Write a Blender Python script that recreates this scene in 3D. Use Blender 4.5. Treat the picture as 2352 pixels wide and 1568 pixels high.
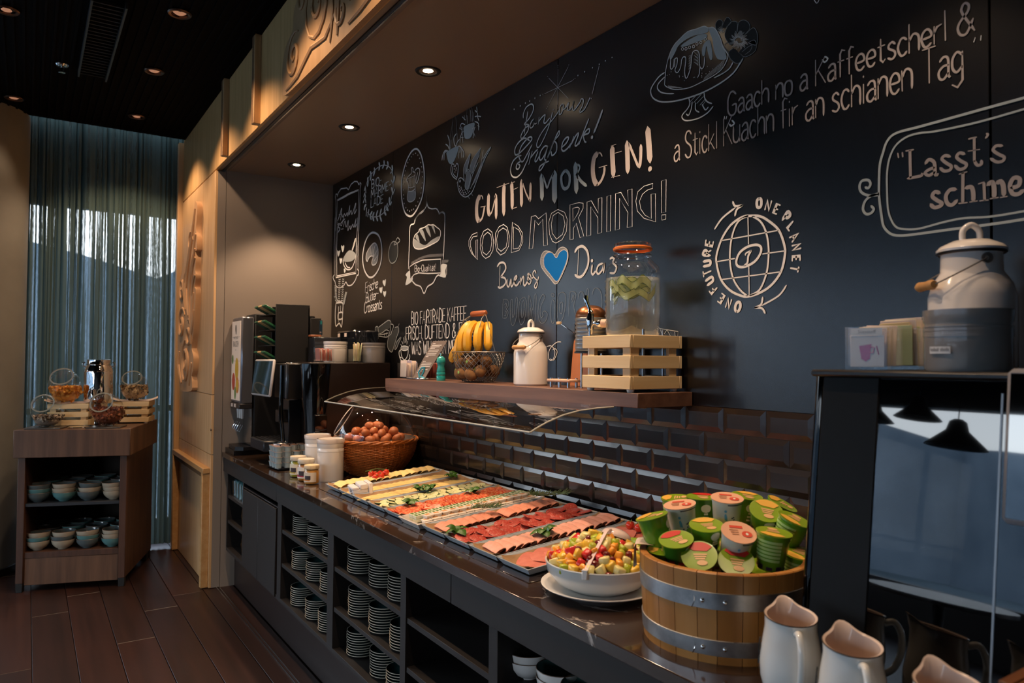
import bpy, bmesh, math, random
from math import sin, cos, pi, radians as R
from mathutils import Vector, Matrix, Euler
random.seed(7)
for o in list(bpy.data.objects): bpy.data.objects.remove(o)
SC = bpy.context.scene; COL = SC.collection
# ------------------------------------------------------------ camera
cam = bpy.data.objects.new('camera', bpy.data.cameras.new('camera')); COL.objects.link(cam)
YAW, PITCH, ROLL = 0.9861, 0.0258, 0.0071
fw = Vector((-sin(YAW)*cos(PITCH), cos(YAW)*cos(PITCH), sin(PITCH)))
r0 = Vector((cos(YAW), sin(YAW), 0)); u0 = r0.cross(fw)
rt = r0*cos(ROLL)+u0*sin(ROLL); up = u0*cos(ROLL)-r0*sin(ROLL)
cam.matrix_world = Matrix(((rt.x,up.x,-fw.x,1.9387),(rt.y,up.y,-fw.y,-1.7445),(rt.z,up.z,-fw.z,1.4515),(0,0,0,1)))
cam.data.sensor_width = 36; cam.data.lens = 1679.163/2352*36; cam.data.clip_start = .02; cam.data.clip_end = 500
cam.data.dof.use_dof = True; cam.data.dof.focus_distance = 2.7; cam.data.dof.aperture_fstop = 4.5
SC.camera = cam; SC.cycles.transparent_max_bounces = 32
vs = SC.view_settings; vs.view_transform = 'Standard'; vs.look = 'None'; vs.gamma = 1; vs.use_curve_mapping = False; vs.exposure = 0.0
# ------------------------------------------------------------ sky and daylight
W = bpy.data.worlds.new('sky'); SC.world = W; W.use_nodes = True
nt = W.node_tree; bg = nt.nodes['Background']; bg.inputs[1].default_value = 7.5
tc = nt.nodes.new('ShaderNodeTexCoord'); sp = nt.nodes.new('ShaderNodeSeparateXYZ'); rp = nt.nodes.new('ShaderNodeValToRGB')
mr = nt.nodes.new('ShaderNodeMapRange'); mr.inputs[1].default_value = -1; mr.inputs[2].default_value = 1
nt.links.new(tc.outputs['Generated'], sp.inputs[0]); nt.links.new(sp.outputs[2], mr.inputs[0]); nt.links.new(mr.outputs[0], rp.inputs[0]); nt.links.new(rp.outputs[0], bg.inputs[0])
e = rp.color_ramp.elements; e[0].position = .48; e[0].color = (.10,.14,.18,1); e[1].position = 1; e[1].color = (.4,.58,.85,1)
for p, c in ((.50,(.98,1.0,1.02,1)),(.56,(1.0,1.04,1.1,1)),(.7,(.74,.86,1.04,1))):
    k = e.new(p); k.color = c
def area(name, loc, rot, sx, sy, power, col, portal=False):
    l = bpy.data.lights.new(name,'AREA'); l.shape = 'RECTANGLE'; l.size = sx; l.size_y = sy; l.energy = power; l.color = col
    o = bpy.data.objects.new(name, l); o.location = loc; o.rotation_euler = rot; COL.objects.link(o)
    if portal: l.cycles.is_portal = True
    return o
area('window_light_side', (-4.5,-4.9,1.4), (0,R(-90),0), 2.5, 6.2, 1, (1,1,1), True)
area('window_light_front', (0.3,-7.9,1.4), (R(90),0,0), 8.6, 2.5, 1, (1,1,1), True)
def spot(name, loc, power, ang, blend, col=(1,.68,.44), aim=None, rad=.03):
    l = bpy.data.lights.new(name,'SPOT'); l.energy = power; l.spot_size = R(ang); l.spot_blend = blend; l.color = col; l.shadow_soft_size = rad
    o = bpy.data.objects.new(name, l); o.location = loc; COL.objects.link(o)
    if aim: o.rotation_euler = (Vector(aim)-Vector(loc)).to_track_quat('-Z','Y').to_euler()
    return o
NICHE_X = (-2.588,-1.69,-.79,.11,1.01)
HALL = ((-1.885,-1.163),(-2.746,-1.163),(-3.70,-1.148),(-1.02,-1.163),(-.15,-1.163),(.75,-1.163))
for x in NICHE_X: spot('niche_downlight', (x,-.37,2.64), 50 if x < 1 else 18, 96, .5)
for x, y in HALL: spot('hall_downlight', (x,y,3.10), 42, 118, .5)
HALL2 = ((-3.754,-1.853),(-2.321,-1.864))
for x, y in HALL2: spot('hall_downlight', (x,y,3.10), 7, 70, .6)
# ------------------------------------------------------------ helpers
def lin(h):
    h = h.lstrip('#'); v = [int(h[i:i+2],16)/255 for i in (0,2,4)]
    return tuple(c/12.92 if c <= .04045 else ((c+.055)/1.055)**2.4 for c in v)
MATS = {}
def mat(name, col, rough=.5, metal=0., noise=None, bump=None, coat=0., spec=.5, emit=None, sub=0., alpha=None):
    if name in MATS: return MATS[name]
    m = bpy.data.materials.new(name); m.use_nodes = True; n = m.node_tree.nodes; l = m.node_tree.links; b = n['Principled BSDF']
    c = lin(col) if isinstance(col,str) else col
    b.inputs['Base Color'].default_value = (*c,1); b.inputs['Roughness'].default_value = rough; b.inputs['Metallic'].default_value = metal
    b.inputs['Coat Weight'].default_value = coat; b.inputs['Specular IOR Level'].default_value = spec
    if sub: b.inputs['Subsurface Weight'].default_value = sub; b.inputs['Subsurface Radius'].default_value = (.01,.005,.003)
    if emit: b.inputs['Emission Color'].default_value = (*emit[0],1); b.inputs['Emission Strength'].default_value = emit[1]
    t = None
    if noise or bump:
        t = n.new('ShaderNodeTexCoord')
    if noise:   # (scale vec, other colour, low, high)
        sc, c2, lo, hi = noise; c2 = lin(c2) if isinstance(c2,str) else c2
        mp = n.new('ShaderNodeMapping'); mp.inputs['Scale'].default_value = sc if isinstance(sc,tuple) else (sc,)*3
        nz = n.new('ShaderNodeTexNoise'); nz.inputs['Scale'].default_value = 1; nz.inputs['Detail'].default_value = 6; nz.inputs['Roughness'].default_value = .6
        cr = n.new('ShaderNodeValToRGB'); cr.color_ramp.elements[0].position = lo; cr.color_ramp.elements[1].position = hi
        cr.color_ramp.elements[0].color = (*c,1); cr.color_ramp.elements[1].color = (*c2,1)
        l.new(t.outputs['Object'], mp.inputs[0]); l.new(mp.outputs[0], nz.inputs[0]); l.new(nz.outputs[0], cr.inputs[0]); l.new(cr.outputs[0], b.inputs['Base Color'])
    if bump:    # (scale, strength, dist)
        mp = n.new('ShaderNodeMapping'); mp.inputs['Scale'].default_value = bump[0] if isinstance(bump[0],tuple) else (bump[0],)*3
        nz = n.new('ShaderNodeTexNoise'); nz.inputs['Scale'].default_value = 1; nz.inputs['Detail'].default_value = 4
        bp = n.new('ShaderNodeBump'); bp.inputs['Strength'].default_value = bump[1]; bp.inputs['Distance'].default_value = bump[2] if len(bump) > 2 else .002
        l.new(t.outputs['Object'], mp.inputs[0]); l.new(mp.outputs[0], nz.inputs[0]); l.new(nz.outputs[0], bp.inputs['Height']); l.new(bp.outputs[0], b.inputs['Normal'])
    MATS[name] = m; return m
def glass(name, tint=(1,1,1), rough=.01, ior=1.45, boost=0.0, gloss=(1,1,1), milk=0.):
    if name in MATS: return MATS[name]
    m = bpy.data.materials.new(name); m.use_nodes = True; n = m.node_tree.nodes; l = m.node_tree.links; n.clear()
    o = n.new('ShaderNodeOutputMaterial'); mx = n.new('ShaderNodeMixShader'); tr = n.new('ShaderNodeBsdfTransparent'); gl = n.new('ShaderNodeBsdfGlossy'); fr = n.new('ShaderNodeLayerWeight')
    tr.inputs[0].default_value = (*tint,1); gl.inputs[0].default_value = (*gloss,1); gl.inputs['Roughness'].default_value = rough; fr.inputs[0].default_value = .5
    pw = n.new('ShaderNodeMath'); pw.operation = 'POWER'; pw.inputs[1].default_value = 4.0; l.new(fr.outputs['Facing'], pw.inputs[0])
    ad = n.new('ShaderNodeMath'); ad.operation = 'MULTIPLY_ADD'; ad.inputs[1].default_value = .75; ad.inputs[2].default_value = ((ior-1)/(ior+1))**2+boost; ad.use_clamp = True
    l.new(pw.outputs[0], ad.inputs[0]); l.new(ad.outputs[0], mx.inputs[0]); l.new(tr.outputs[0], mx.inputs[1]); l.new(gl.outputs[0], mx.inputs[2]); l.new(mx.outputs[0], o.inputs[0])
    if milk:
        m2 = n.new('ShaderNodeMixShader'); tl = n.new('ShaderNodeBsdfTranslucent'); tl.inputs[0].default_value = (.8,.84,.82,1); m2.inputs[0].default_value = milk
        l.new(mx.outputs[0], m2.inputs[1]); l.new(tl.outputs[0], m2.inputs[2]); l.new(m2.outputs[0], o.inputs[0])
    MATS[name] = m; return m
def wood(name, c1, c2, grain='x', rough=.5, s=1., coat=0., knots=True):
    sc = {'x':(1.6*s,26*s,26*s),'y':(26*s,1.6*s,26*s),'z':(26*s,26*s,1.6*s)}[grain]
    return mat(name, c1, rough, noise=(sc, c2, .32, .68), bump=(tuple(v*3 for v in sc), .18, .001), coat=coat)
class Geo:
    def __init__(s): s.v = []; s.f = []; s.m = []; s.mi = 0
    def add(s, v, f):
        n = len(s.v); s.v += [tuple(p) for p in v]; s.f += [tuple(i+n for i in q) for q in f]; s.m += [s.mi]*len(f); return s
    def box(s, x0, x1, y0, y1, z0, z1):
        v = [(x,y,z) for z in (z0,z1) for y in (y0,y1) for x in (x0,x1)]
        return s.add(v, [(0,2,3,1),(4,5,7,6),(0,1,5,4),(2,6,7,3),(0,4,6,2),(1,3,7,5)])
    def cbox(s, x0, x1, y0, y1, z0, z1, c=.003):
        c = min(c, (x1-x0)*.45, (y1-y0)*.45, (z1-z0)*.45)
        bm = bmesh.new(); bmesh.ops.create_cube(bm, size=1)
        for q in bm.verts: q.co = Vector(((x0+x1)/2+q.co.x*(x1-x0),(y0+y1)/2+q.co.y*(y1-y0),(z0+z1)/2+q.co.z*(z1-z0)))
        bmesh.ops.bevel(bm, geom=bm.edges[:], offset=c, segments=1, affect='EDGES')
        bm.verts.index_update(); s.add([q.co[:] for q in bm.verts], [[w.index for w in f.verts] for f in bm.faces]); bm.free(); return s
    def lathe(s, prof, seg=32, c=(0,0,0), a0=0., a1=2*pi, M=None):
        full = abs(a1-a0-2*pi) < 1e-6; n = seg if full else seg+1; v = []; f = []
        for k in range(n):
            a = a0+(a1-a0)*k/seg
            for r, z in prof: v.append((c[0]+r*cos(a), c[1]+r*sin(a), c[2]+z))
        m = len(prof)
        for k in range(seg):
            k2 = (k+1) % n if full else k+1
            for i in range(m-1):
                a, b, d, e_ = k*m+i, k2*m+i, k2*m+i+1, k*m+i+1
                if prof[i][0] < 1e-6: f.append((a,d,e_))
                elif prof[i+1][0] < 1e-6: f.append((a,b,d))
                else: f.append((a,b,d,e_))
        if M is not None: v = [tuple(M @ Vector(p)) for p in v]
        return s.add(v, f)
    def cyl(s, x, y, z0, z1, r, r2=None, seg=20):
        r2 = r if r2 is None else r2
        return s.lathe([(0,z0),(r,z0),(r2,z1),(0,z1)], seg, (x,y,0))
    def tube(s, pts, r, seg=6, closed=False, cap=True):
        P = [Vector(p) for p in pts]; n = len(P); v = []; f = []; prev = None
        for i, p in enumerate(P):
            if closed: t = P[(i+1)%n]-P[i-1]
            else: t = P[min(i+1,n-1)]-P[max(i-1,0)]
            if t.length < 1e-9: t = Vector((0,0,1))
            t.normalize()
            if prev is None:
                a = Vector((0,0,1)) if abs(t.z) < .9 else Vector((1,0,0)); x = t.cross(a).normalized()
            else:
                x = prev-t*prev.dot(t); x = x.normalized() if x.length > 1e-6 else t.orthogonal().normalized()
            prev = x; y = t.cross(x); rr = r[i] if isinstance(r,(list,tuple)) else r
            for k in range(seg): v.append(p+x*rr*cos(2*pi*k/seg)+y*rr*sin(2*pi*k/seg))
        for i in range(n if closed else n-1):
            j = (i+1) % n
            for k in range(seg): f.append((i*seg+k, i*seg+(k+1)%seg, j*seg+(k+1)%seg, j*seg+k))
        if cap and not closed: f.append(tuple(range(seg))[::-1]); f.append(tuple((n-1)*seg+k for k in range(seg)))
        return s.add(v, f)
    def prism(s, pts, z0, z1):     # polygon xy extruded in z
        n = len(pts); v = [(x,y,z0) for x,y in pts]+[(x,y,z1) for x,y in pts]
        return s.add(v, [tuple(range(n))[::-1], tuple(range(n,2*n))]+[(i,(i+1)%n,n+(i+1)%n,n+i) for i in range(n)])
    def sphere(s, c, r, seg=16, rings=10, sq=(1,1,1), M=None):
        pr = [(r*sin(pi*i/rings), -r*cos(pi*i/rings)) for i in range(rings+1)]; pr[0] = (0,-r); pr[-1] = (0,r)
        g = Geo(); g.lathe(pr, seg); v = [(p[0]*sq[0],p[1]*sq[1],p[2]*sq[2]) for p in g.v]
        if M is not None: v = [tuple(M @ Vector(p)) for p in v]
        return s.add([(p[0]+c[0],p[1]+c[1],p[2]+c[2]) for p in v], g.f)
    def grid(s, fn, nu, nv):
        v = [fn(i/nu, j/nv) for j in range(nv+1) for i in range(nu+1)]
        return s.add(v, [(j*(nu+1)+i, j*(nu+1)+i+1, (j+1)*(nu+1)+i+1, (j+1)*(nu+1)+i) for j in range(nv) for i in range(nu)])
    def xf(s, M): s.v = [tuple(M @ Vector(p)) for p in s.v]; return s
    def mesh(s, name, mats, sharp=38):
        me = bpy.data.meshes.new(name); me.from_pydata(s.v, [], s.f)
        for m in (mats if isinstance(mats,(list,tuple)) else [mats]): me.materials.append(m)
        me.polygons.foreach_set('material_index', s.m)
        if sharp:
            me.polygons.foreach_set('use_smooth', [True]*len(me.polygons)); me.update(); me.set_sharp_from_angle(angle=R(sharp))
        me.update(); return me
def put(name, geo, m, parent=None, loc=None, rot=None, sharp=38):
    me = geo if isinstance(geo, bpy.types.Mesh) else geo.mesh(name, m, sharp)
    o = bpy.data.objects.new(name, me); COL.objects.link(o)
    if parent is not None: o.parent = parent
    if loc is not None: o.location = loc
    if rot is not None: o.rotation_euler = rot
    return o
def tag(o, label=None, cat=None, group=None, kind=None):
    if label: o['label'] = label
    if cat: o['category'] = cat
    if group: o['group'] = group
    if kind: o['kind'] = kind
    return o
def thing(name, label, cat, loc=(0,0,0), rz=0., group=None, rot=None):
    o = bpy.data.objects.new(name, None); COL.objects.link(o); o.location = loc; o.rotation_euler = rot if rot else (0,0,rz); o.empty_display_size = .05
    return tag(o, label, cat, group)
def struct(name, geo, m, parent=None, sharp=38): 
    o = put(name, geo, m, parent, sharp=sharp); o['kind'] = 'structure'; return o
def dup(o, loc=None, rot=None, label=None, group=None, parent=None):
    c = o.copy(); COL.objects.link(c)
    if loc is not None: c.location = loc
    if rot is not None: c.rotation_euler = rot
    if label: c['label'] = label
    if group: c['group'] = group
    if parent is not None: c.parent = parent
    for ch in list(o.children):
        d = ch.copy(); COL.objects.link(d); d.parent = c
        for g in list(ch.children):
            q = g.copy(); COL.objects.link(q); q.parent = d
    return c
def smooth_pts(p, closed=False, k=5):
    n = len(p); 
    if n < 3: return p
    out = []
    for i in range(n if closed else n-1):
        a, b, c_, d = (p[(i-1)%n], p[i], p[(i+1)%n], p[(i+2)%n]) if closed else (p[max(i-1,0)], p[i], p[i+1], p[min(i+2,n-1)])
        for j in range(k):
            t = j/k; out.append(tuple(.5*((2*b[q])+(-a[q]+c_[q])*t+(2*a[q]-5*b[q]+4*c_[q]-d[q])*t*t+(-a[q]+3*b[q]-3*c_[q]+d[q])*t**3) for q in range(len(b))))
    if not closed: out.append(tuple(p[-1]))
    return out
def label_text(body, size, m, parent, loc, rot, name='printed_text', sx=1., align='CENTER'):
    cu = bpy.data.curves.new(name,'FONT'); cu.body = body; cu.size = size; cu.align_x = align; cu.align_y = 'CENTER'; cu.resolution_u = 2
    o = bpy.data.objects.new(name, cu); COL.objects.link(o)
    bpy.context.view_layer.update(); me = bpy.data.meshes.new_from_object(o); COL.objects.unlink(o); bpy.data.objects.remove(o)
    for v in me.vertices: v.co.x *= sx
    me.materials.clear(); me.materials.append(m)
    q = bpy.data.objects.new(name, me); COL.objects.link(q); q.parent = parent; q.location = loc; q.rotation_euler = rot; return q
# ------------------------------------------------------------ materials
M_grey = mat('warm_grey_paint','#8c8177',.55)
M_niche = mat('niche_ceiling_paint','#8c7662',.32)
M_dark = mat('dark_brown_laminate','#1a1513',.55,bump=(60,.05,.001))
M_darkin = mat('dark_cabinet_inside','#1b1615',.5)
M_black = mat('black_plastic','#0b0b0c',.35)
M_gloss = mat('gloss_black','#050506',.06,coat=.6)
M_mattblk = mat('matt_black','#0d0d0e',.6)
M_steel = mat('brushed_steel','#c9c9c9',.18,1.)
M_chrome = mat('chrome','#e6e6e6',.05,1.)
M_greymetal = mat('grey_metal','#8a8a8c',.35,1.)
M_cream = mat('cream_enamel','#ece8e3',.18,coat=.5)
M_white = mat('white_porcelain','#ece9e4',.15,coat=.5)
M_greycer = mat('grey_ceramic','#8e8b88',.2,coat=.4)
M_oak = wood('light_oak','#dfb889','#c79b68','z',.45)
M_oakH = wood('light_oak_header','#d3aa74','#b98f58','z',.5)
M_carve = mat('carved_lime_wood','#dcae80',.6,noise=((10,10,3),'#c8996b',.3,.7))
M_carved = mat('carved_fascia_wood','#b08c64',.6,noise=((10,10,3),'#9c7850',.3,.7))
M_pine = wood('pine','#efd8ae','#e0c08c','x',.5)
M_shelf = wood('oak_shelf','#7a5848','#5b3e31','x',.45)
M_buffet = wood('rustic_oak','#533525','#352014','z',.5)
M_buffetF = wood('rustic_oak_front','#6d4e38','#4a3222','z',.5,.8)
M_glass = glass('clear_glass',(.96,.98,.98),.01,1.35,.02)
M_glassT = glass('glass_greenish',(.80,.9,.9),.02,1.5,.05)
M_acryl = glass('acrylic',(.90,.89,.88),.02,1.6,.05)
BOARD = {
'lettering_guten_morgen':"s283,4,1,-972,2215,-994,2200,-1003,2164,-998,2121,-981,2099|s63,4,1,-972,2219,-954,2212,-946,2196|s63,4,1,-966,2163,-922,2160|s126,4,1,-981,2097,-952,2109,-939,2135,-931,2159|s240,4,1,-896,2208,-898,2169,-898,2137,-888,2112|s77,4,1,-888,2110,-865,2127,-844,2173,-836,2195|s220,4,1,-836,2197,-831,2158,-830,2090|s52,4,1,-826,2227,-726,2227|s271,4,1,-766,2228,-769,2169,-766,2095|s250,4,1,-706,2223,-701,2178,-699,2112|s49,4,1,-710,2222,-682,2225|s49,4,1,-694,2192,-657,2194|s49,4,1,-701,2110,-663,2111|s230,4,1,-630,2219,-629,2165,-627,2111|s81,4,1,-625,2215,-594,2158,-564,2119|s154,4,1,-561,2194,-562,2152,-564,2119|s261,5,1,-484,2212,-480,2162,-478,2112|s99,5,1,-476,2210,-458,2178,-443,2152,-424,2179,-397,2206|s331,5,1,-394,2205,-394,2145,-392,2088|s136,5,1,-322,2198,-348,2180,-344,2143,-325,2125,-300,2134,-297,2173,-322,2198|s254,5,1,-261,2210,-257,2157,-253,2098|s87,5,1,-250,2204,-235,2195,-238,2180,-256,2164|s131,5,1,-250,2163,-226,2135,-193,2111|s231,4,1,-127,2219,-149,2206,-156,2166,-149,2127,-133,2103|s53,4,1,-130,2222,-113,2216,-103,2202|s53,4,1,-121,2164,-76,2163|s116,4,1,-133,2101,-109,2112,-92,2138,-90,2161|s245,4,1,-48,2223,-46,2182,-40,2116|s41,4,1,-55,2228,-27,2228|s39,4,1,-33,2197,2,2196|s39,4,1,-51,2114,-6,2111|s226,4,1,30,2222,33,2171,35,2114|s107,4,1,40,2215,66,2164,89,2120|s144,4,1,100,2194,100,2156,95,2119|s252,4,1,133,2244,139,2191,145,2128|d189,4,0,145,2102",
'lettering_good_morning':"c36,0,0,-996,2049,-1042,2045,-1072,2023,-1072,1994,-1046,1957,-990,1920,-991,2014,-1007,2014,-1005,1931,-1036,1956,-1057,1992,-1056,2018,-1033,2034,-996,2032|c35,0,0,-900,2052,-938,2046,-964,2017,-966,1971,-948,1936,-918,1918,-883,1924,-855,1948,-850,1988,-864,2031|c35,0,0,-902,2037,-937,2025,-952,1983,-941,1949,-910,1933,-875,1951,-865,1990,-874,2021|c33,0,0,-768,2052,-805,2047,-834,2022,-837,1978,-822,1940,-791,1919,-754,1925,-726,1950,-720,1993,-738,2035|c34,0,0,-772,2037,-809,2026,-825,1994,-816,1952,-787,1935,-746,1948,-732,1990,-743,2023|c32,0,0,-698,2051,-653,2027,-618,1992,-616,1953,-644,1922,-704,1919|c32,0,0,-688,2030,-645,2009,-626,1980,-629,1951,-648,1932,-689,1933|c30,0,0,-554,2052,-524,2052,-502,2035,-450,2051,-438,1918,-465,1919,-472,2029,-502,2010,-528,2033,-542,1918,-569,1919|c28,0,0,-370,2051,-413,2043,-431,2010,-425,1960,-405,1929,-382,1919,-342,1927,-314,1957,-310,2003,-327,2033|c27,0,0,-369,2040,-402,2032,-414,1999,-407,1962,-378,1934,-339,1948,-324,1985,-334,2019|c26,0,0,-293,2056,-237,2055,-212,2048,-212,2029,-240,1998,-207,1922,-230,1920,-253,1979,-270,1962,-270,1920,-292,1920|c26,0,0,-275,2040,-246,2039,-234,2033,-243,2015,-273,1989|c24,0,0,-189,2049,-164,2049,-124,1996,-124,2050,-103,2050,-103,1922,-125,1920,-125,1979,-167,2027,-166,1920,-190,1920|c23,0,0,-75,2049,-54,2050,-56,1920,-76,1920|c22,0,0,-29,2050,-1,2050,39,1995,35,2051,57,2051,58,1919,32,1920,37,1971,-8,2030,-7,1920,-30,1919|c20,0,0,158,2050,116,2049,86,2036,76,2005,84,1969,116,1939,172,1918,171,2013,150,2015,152,1932,121,1949,101,1973,94,2001,109,2023,135,2033,157,2033|c19,0,0,198,2050,220,2051,219,1944,200,1943|c20,0,0,200,1936,219,1935,219,1920,201,1919",
'lettering_bonjour':"s24,0,0,-375,2616,-376,2471|s24,0,0,-308,2602,-438,2490|s26,0,0,-437,2599,-307,2477|s24,0,0,-281,2539,-465,2543|s35,0,0,-122,2543,-162,2450|d69,0,0,-689,2543|d68,0,0,-642,2544|d66,0,0,-603,2545|d66,0,0,-571,2544|d64,0,0,-533,2545|d62,0,0,-495,2545|d55,0,0,-247,2548|d55,0,0,-206,2549|d53,0,0,-160,2549|d53,0,0,-121,2549|d51,0,0,-87,2550|d49,0,0,-50,2550|d53,0,0,-167,2435|d60,0,0,-405,2460|d35,0,0,-375,2630|d35,0,0,-375,2623|d33,0,0,-304,2608|d36,0,0,-444,2608|d36,0,0,-476,2544|d32,0,0,-265,2542|d33,0,0,-274,2541|d35,0,0,-442,2483|d36,0,0,-449,2478|d35,0,0,-377,2465|d35,0,0,-377,2459|s56,1,1,-618,2485,-618,2503,-597,2525,-560,2528,-543,2513,-550,2491,-577,2470,-605,2460,-608,2454,-590,2450,-577,2442,-583,2422,-611,2404,-630,2400,-635,2414,-608,2436,-577,2442|s55,1,1,-585,2504,-593,2475,-611,2415|s55,1,1,-541,2460,-556,2454,-568,2439,-563,2428,-546,2430,-538,2442,-544,2459,-534,2438,-520,2437|s53,1,1,-502,2457,-509,2429|s53,1,1,-508,2437,-487,2449,-461,2456,-464,2443,-469,2427,-458,2420,-429,2433|s50,1,1,-410,2452,-421,2427,-440,2392,-469,2358,-498,2334,-515,2335,-517,2353,-492,2381,-452,2405,-418,2417,-385,2434,-368,2447|s49,1,1,-347,2467,-360,2458,-365,2432,-354,2429,-344,2440,-338,2458,-344,2466|s49,1,1,-338,2441,-320,2446,-305,2461,-312,2434,-298,2430,-280,2441,-273,2456,-279,2441,-276,2421,-262,2423,-234,2441,-226,2451,-214,2444,-219,2423,-234,2408,-231,2400,-206,2407,-186,2427,-174,2441",
'lettering_griass_enk':"s66,1,1,-570,2376,-608,2396,-652,2389,-681,2367,-677,2341,-645,2341,-595,2358,-555,2376,-561,2390,-589,2388,-632,2367,-651,2335,-638,2307,-619,2299,-597,2315,-552,2354|s66,1,1,-570,2327,-582,2301,-600,2281,-631,2252,-669,2241,-705,2256,-714,2287,-696,2316,-657,2329,-632,2327|s68,1,1,-632,2305,-663,2298,-670,2281,-654,2274,-641,2286,-654,2294|s64,1,1,-551,2326,-575,2277|s64,1,1,-563,2301,-527,2320,-512,2324|s62,1,1,-509,2316,-530,2286,-521,2277,-497,2296|s62,1,1,-440,2320,-463,2326,-492,2308,-497,2282,-485,2276,-462,2291,-440,2320,-462,2278,-451,2268,-434,2281|s62,1,1,-434,2281,-395,2336,-367,2364,-365,2349,-395,2333,-381,2316,-383,2286,-411,2276,-417,2294|s60,1,1,-395,2340,-439,2279,-479,2240,-500,2234,-494,2250,-462,2257,-433,2259|s68,1,1,-345,2294,-318,2304,-303,2320,-316,2326,-340,2313,-348,2288,-334,2276,-308,2282,-287,2296|s66,1,1,-271,2318,-297,2279|s66,1,1,-287,2290,-261,2316,-243,2324,-246,2312,-263,2284,-253,2278,-235,2290|s62,1,1,-181,2362,-210,2322,-240,2278|s64,1,1,-220,2305,-191,2323,-176,2321,-181,2308,-210,2306,-205,2283,-195,2277|s93,1,1,-102,2373,-125,2337,-151,2301|d141,1,0,-161,2287",
'lettering_buenos_dias':"s90,0,1,-817,1870,-799,1883,-769,1883,-751,1871,-750,1849,-786,1822,-780,1820,-752,1811,-746,1794,-762,1780,-792,1773,-810,1779|s85,0,1,-736,1806,-736,1781,-721,1773,-705,1803,-704,1775,-693,1774,-679,1792,-660,1806,-665,1814,-678,1804,-676,1779,-659,1773,-638,1788|s83,0,1,-632,1803,-632,1772|s83,0,1,-632,1772,-627,1790,-608,1807,-607,1773,-594,1769,-573,1789|s63,0,1,-794,1871,-798,1776|s62,0,1,-563,1815,-578,1801,-573,1773,-557,1775,-552,1796,-563,1813,-578,1813,-562,1791,-536,1797|s60,0,1,-518,1811,-526,1824,-539,1816,-536,1800,-510,1780,-510,1759,-520,1750,-528,1761,-505,1783,-500,1796|s106,0,1,-261,1868,-245,1882,-215,1885,-189,1866,-179,1838,-184,1806,-210,1776,-236,1770,-260,1781|s53,0,1,-237,1876,-245,1775|s84,0,1,-157,1809,-161,1782,-153,1772,-138,1783|s81,0,1,-98,1808,-122,1802,-132,1782,-120,1771,-98,1787,-90,1809,-93,1773|s78,0,1,-58,1819,-46,1823,-35,1816,-42,1804,-23,1787,-34,1767,-58,1769|d137,0,0,-158,1824",
'blue_heart':"f0,2,1,-374,1758,-391,1758,-415,1778,-460,1814,-484,1843,-483,1876,-461,1895,-431,1892,-407,1884,-388,1874,-364,1893,-336,1897,-310,1884,-303,1866,-307,1839,-335,1796,-363,1764|f0,3,1,-375,1765,-421,1799,-460,1835,-463,1870,-441,1887,-407,1883,-379,1860,-359,1879,-329,1886,-309,1873,-310,1844,-337,1802|c30,0,1,-374,1758,-391,1758,-415,1778,-460,1814,-484,1843,-483,1876,-461,1895,-431,1892,-407,1884,-388,1874,-364,1893,-336,1897,-310,1884,-303,1866,-307,1839,-335,1796,-363,1764|c26,0,1,-375,1765,-421,1799,-460,1835,-463,1870,-441,1887,-407,1883,-379,1860,-359,1879,-329,1886,-309,1873,-310,1844,-337,1802|s13,0,0,-446,1890,-438,1885|s13,0,0,-451,1888,-442,1883|s13,0,0,-456,1885,-445,1881|s13,0,0,-462,1882,-449,1878|s13,0,0,-467,1879,-452,1876|s13,0,0,-472,1877,-455,1874|s14,0,0,-478,1874,-459,1871|s13,0,0,-481,1871,-461,1868|s13,0,0,-481,1867,-461,1863|s13,0,0,-481,1863,-460,1857|s13,0,0,-481,1859,-460,1852|s13,0,0,-481,1855,-460,1846|s13,0,0,-481,1851,-460,1841|s13,0,0,-481,1847,-460,1836|s13,0,0,-479,1842,-458,1832|s13,0,0,-476,1838,-455,1829|s13,0,0,-472,1834,-452,1826|s13,0,0,-469,1829,-449,1823|s13,0,0,-466,1825,-446,1820|s13,0,0,-463,1820,-443,1817|s13,0,0,-459,1816,-439,1814|s13,0,0,-453,1811,-434,1810|s13,0,0,-447,1806,-428,1805|s13,0,0,-441,1801,-422,1801|s13,0,0,-435,1796,-417,1796|s13,0,0,-429,1791,-411,1792|s13,0,0,-423,1786,-406,1787|s13,0,0,-418,1782,-401,1784|s13,0,0,-414,1778,-398,1781|s13,0,0,-410,1775,-394,1778|s13,0,0,-406,1772,-390,1775|s13,0,0,-402,1768,-387,1772|s13,0,0,-398,1765,-383,1769|s13,0,0,-394,1761,-379,1766",
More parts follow.
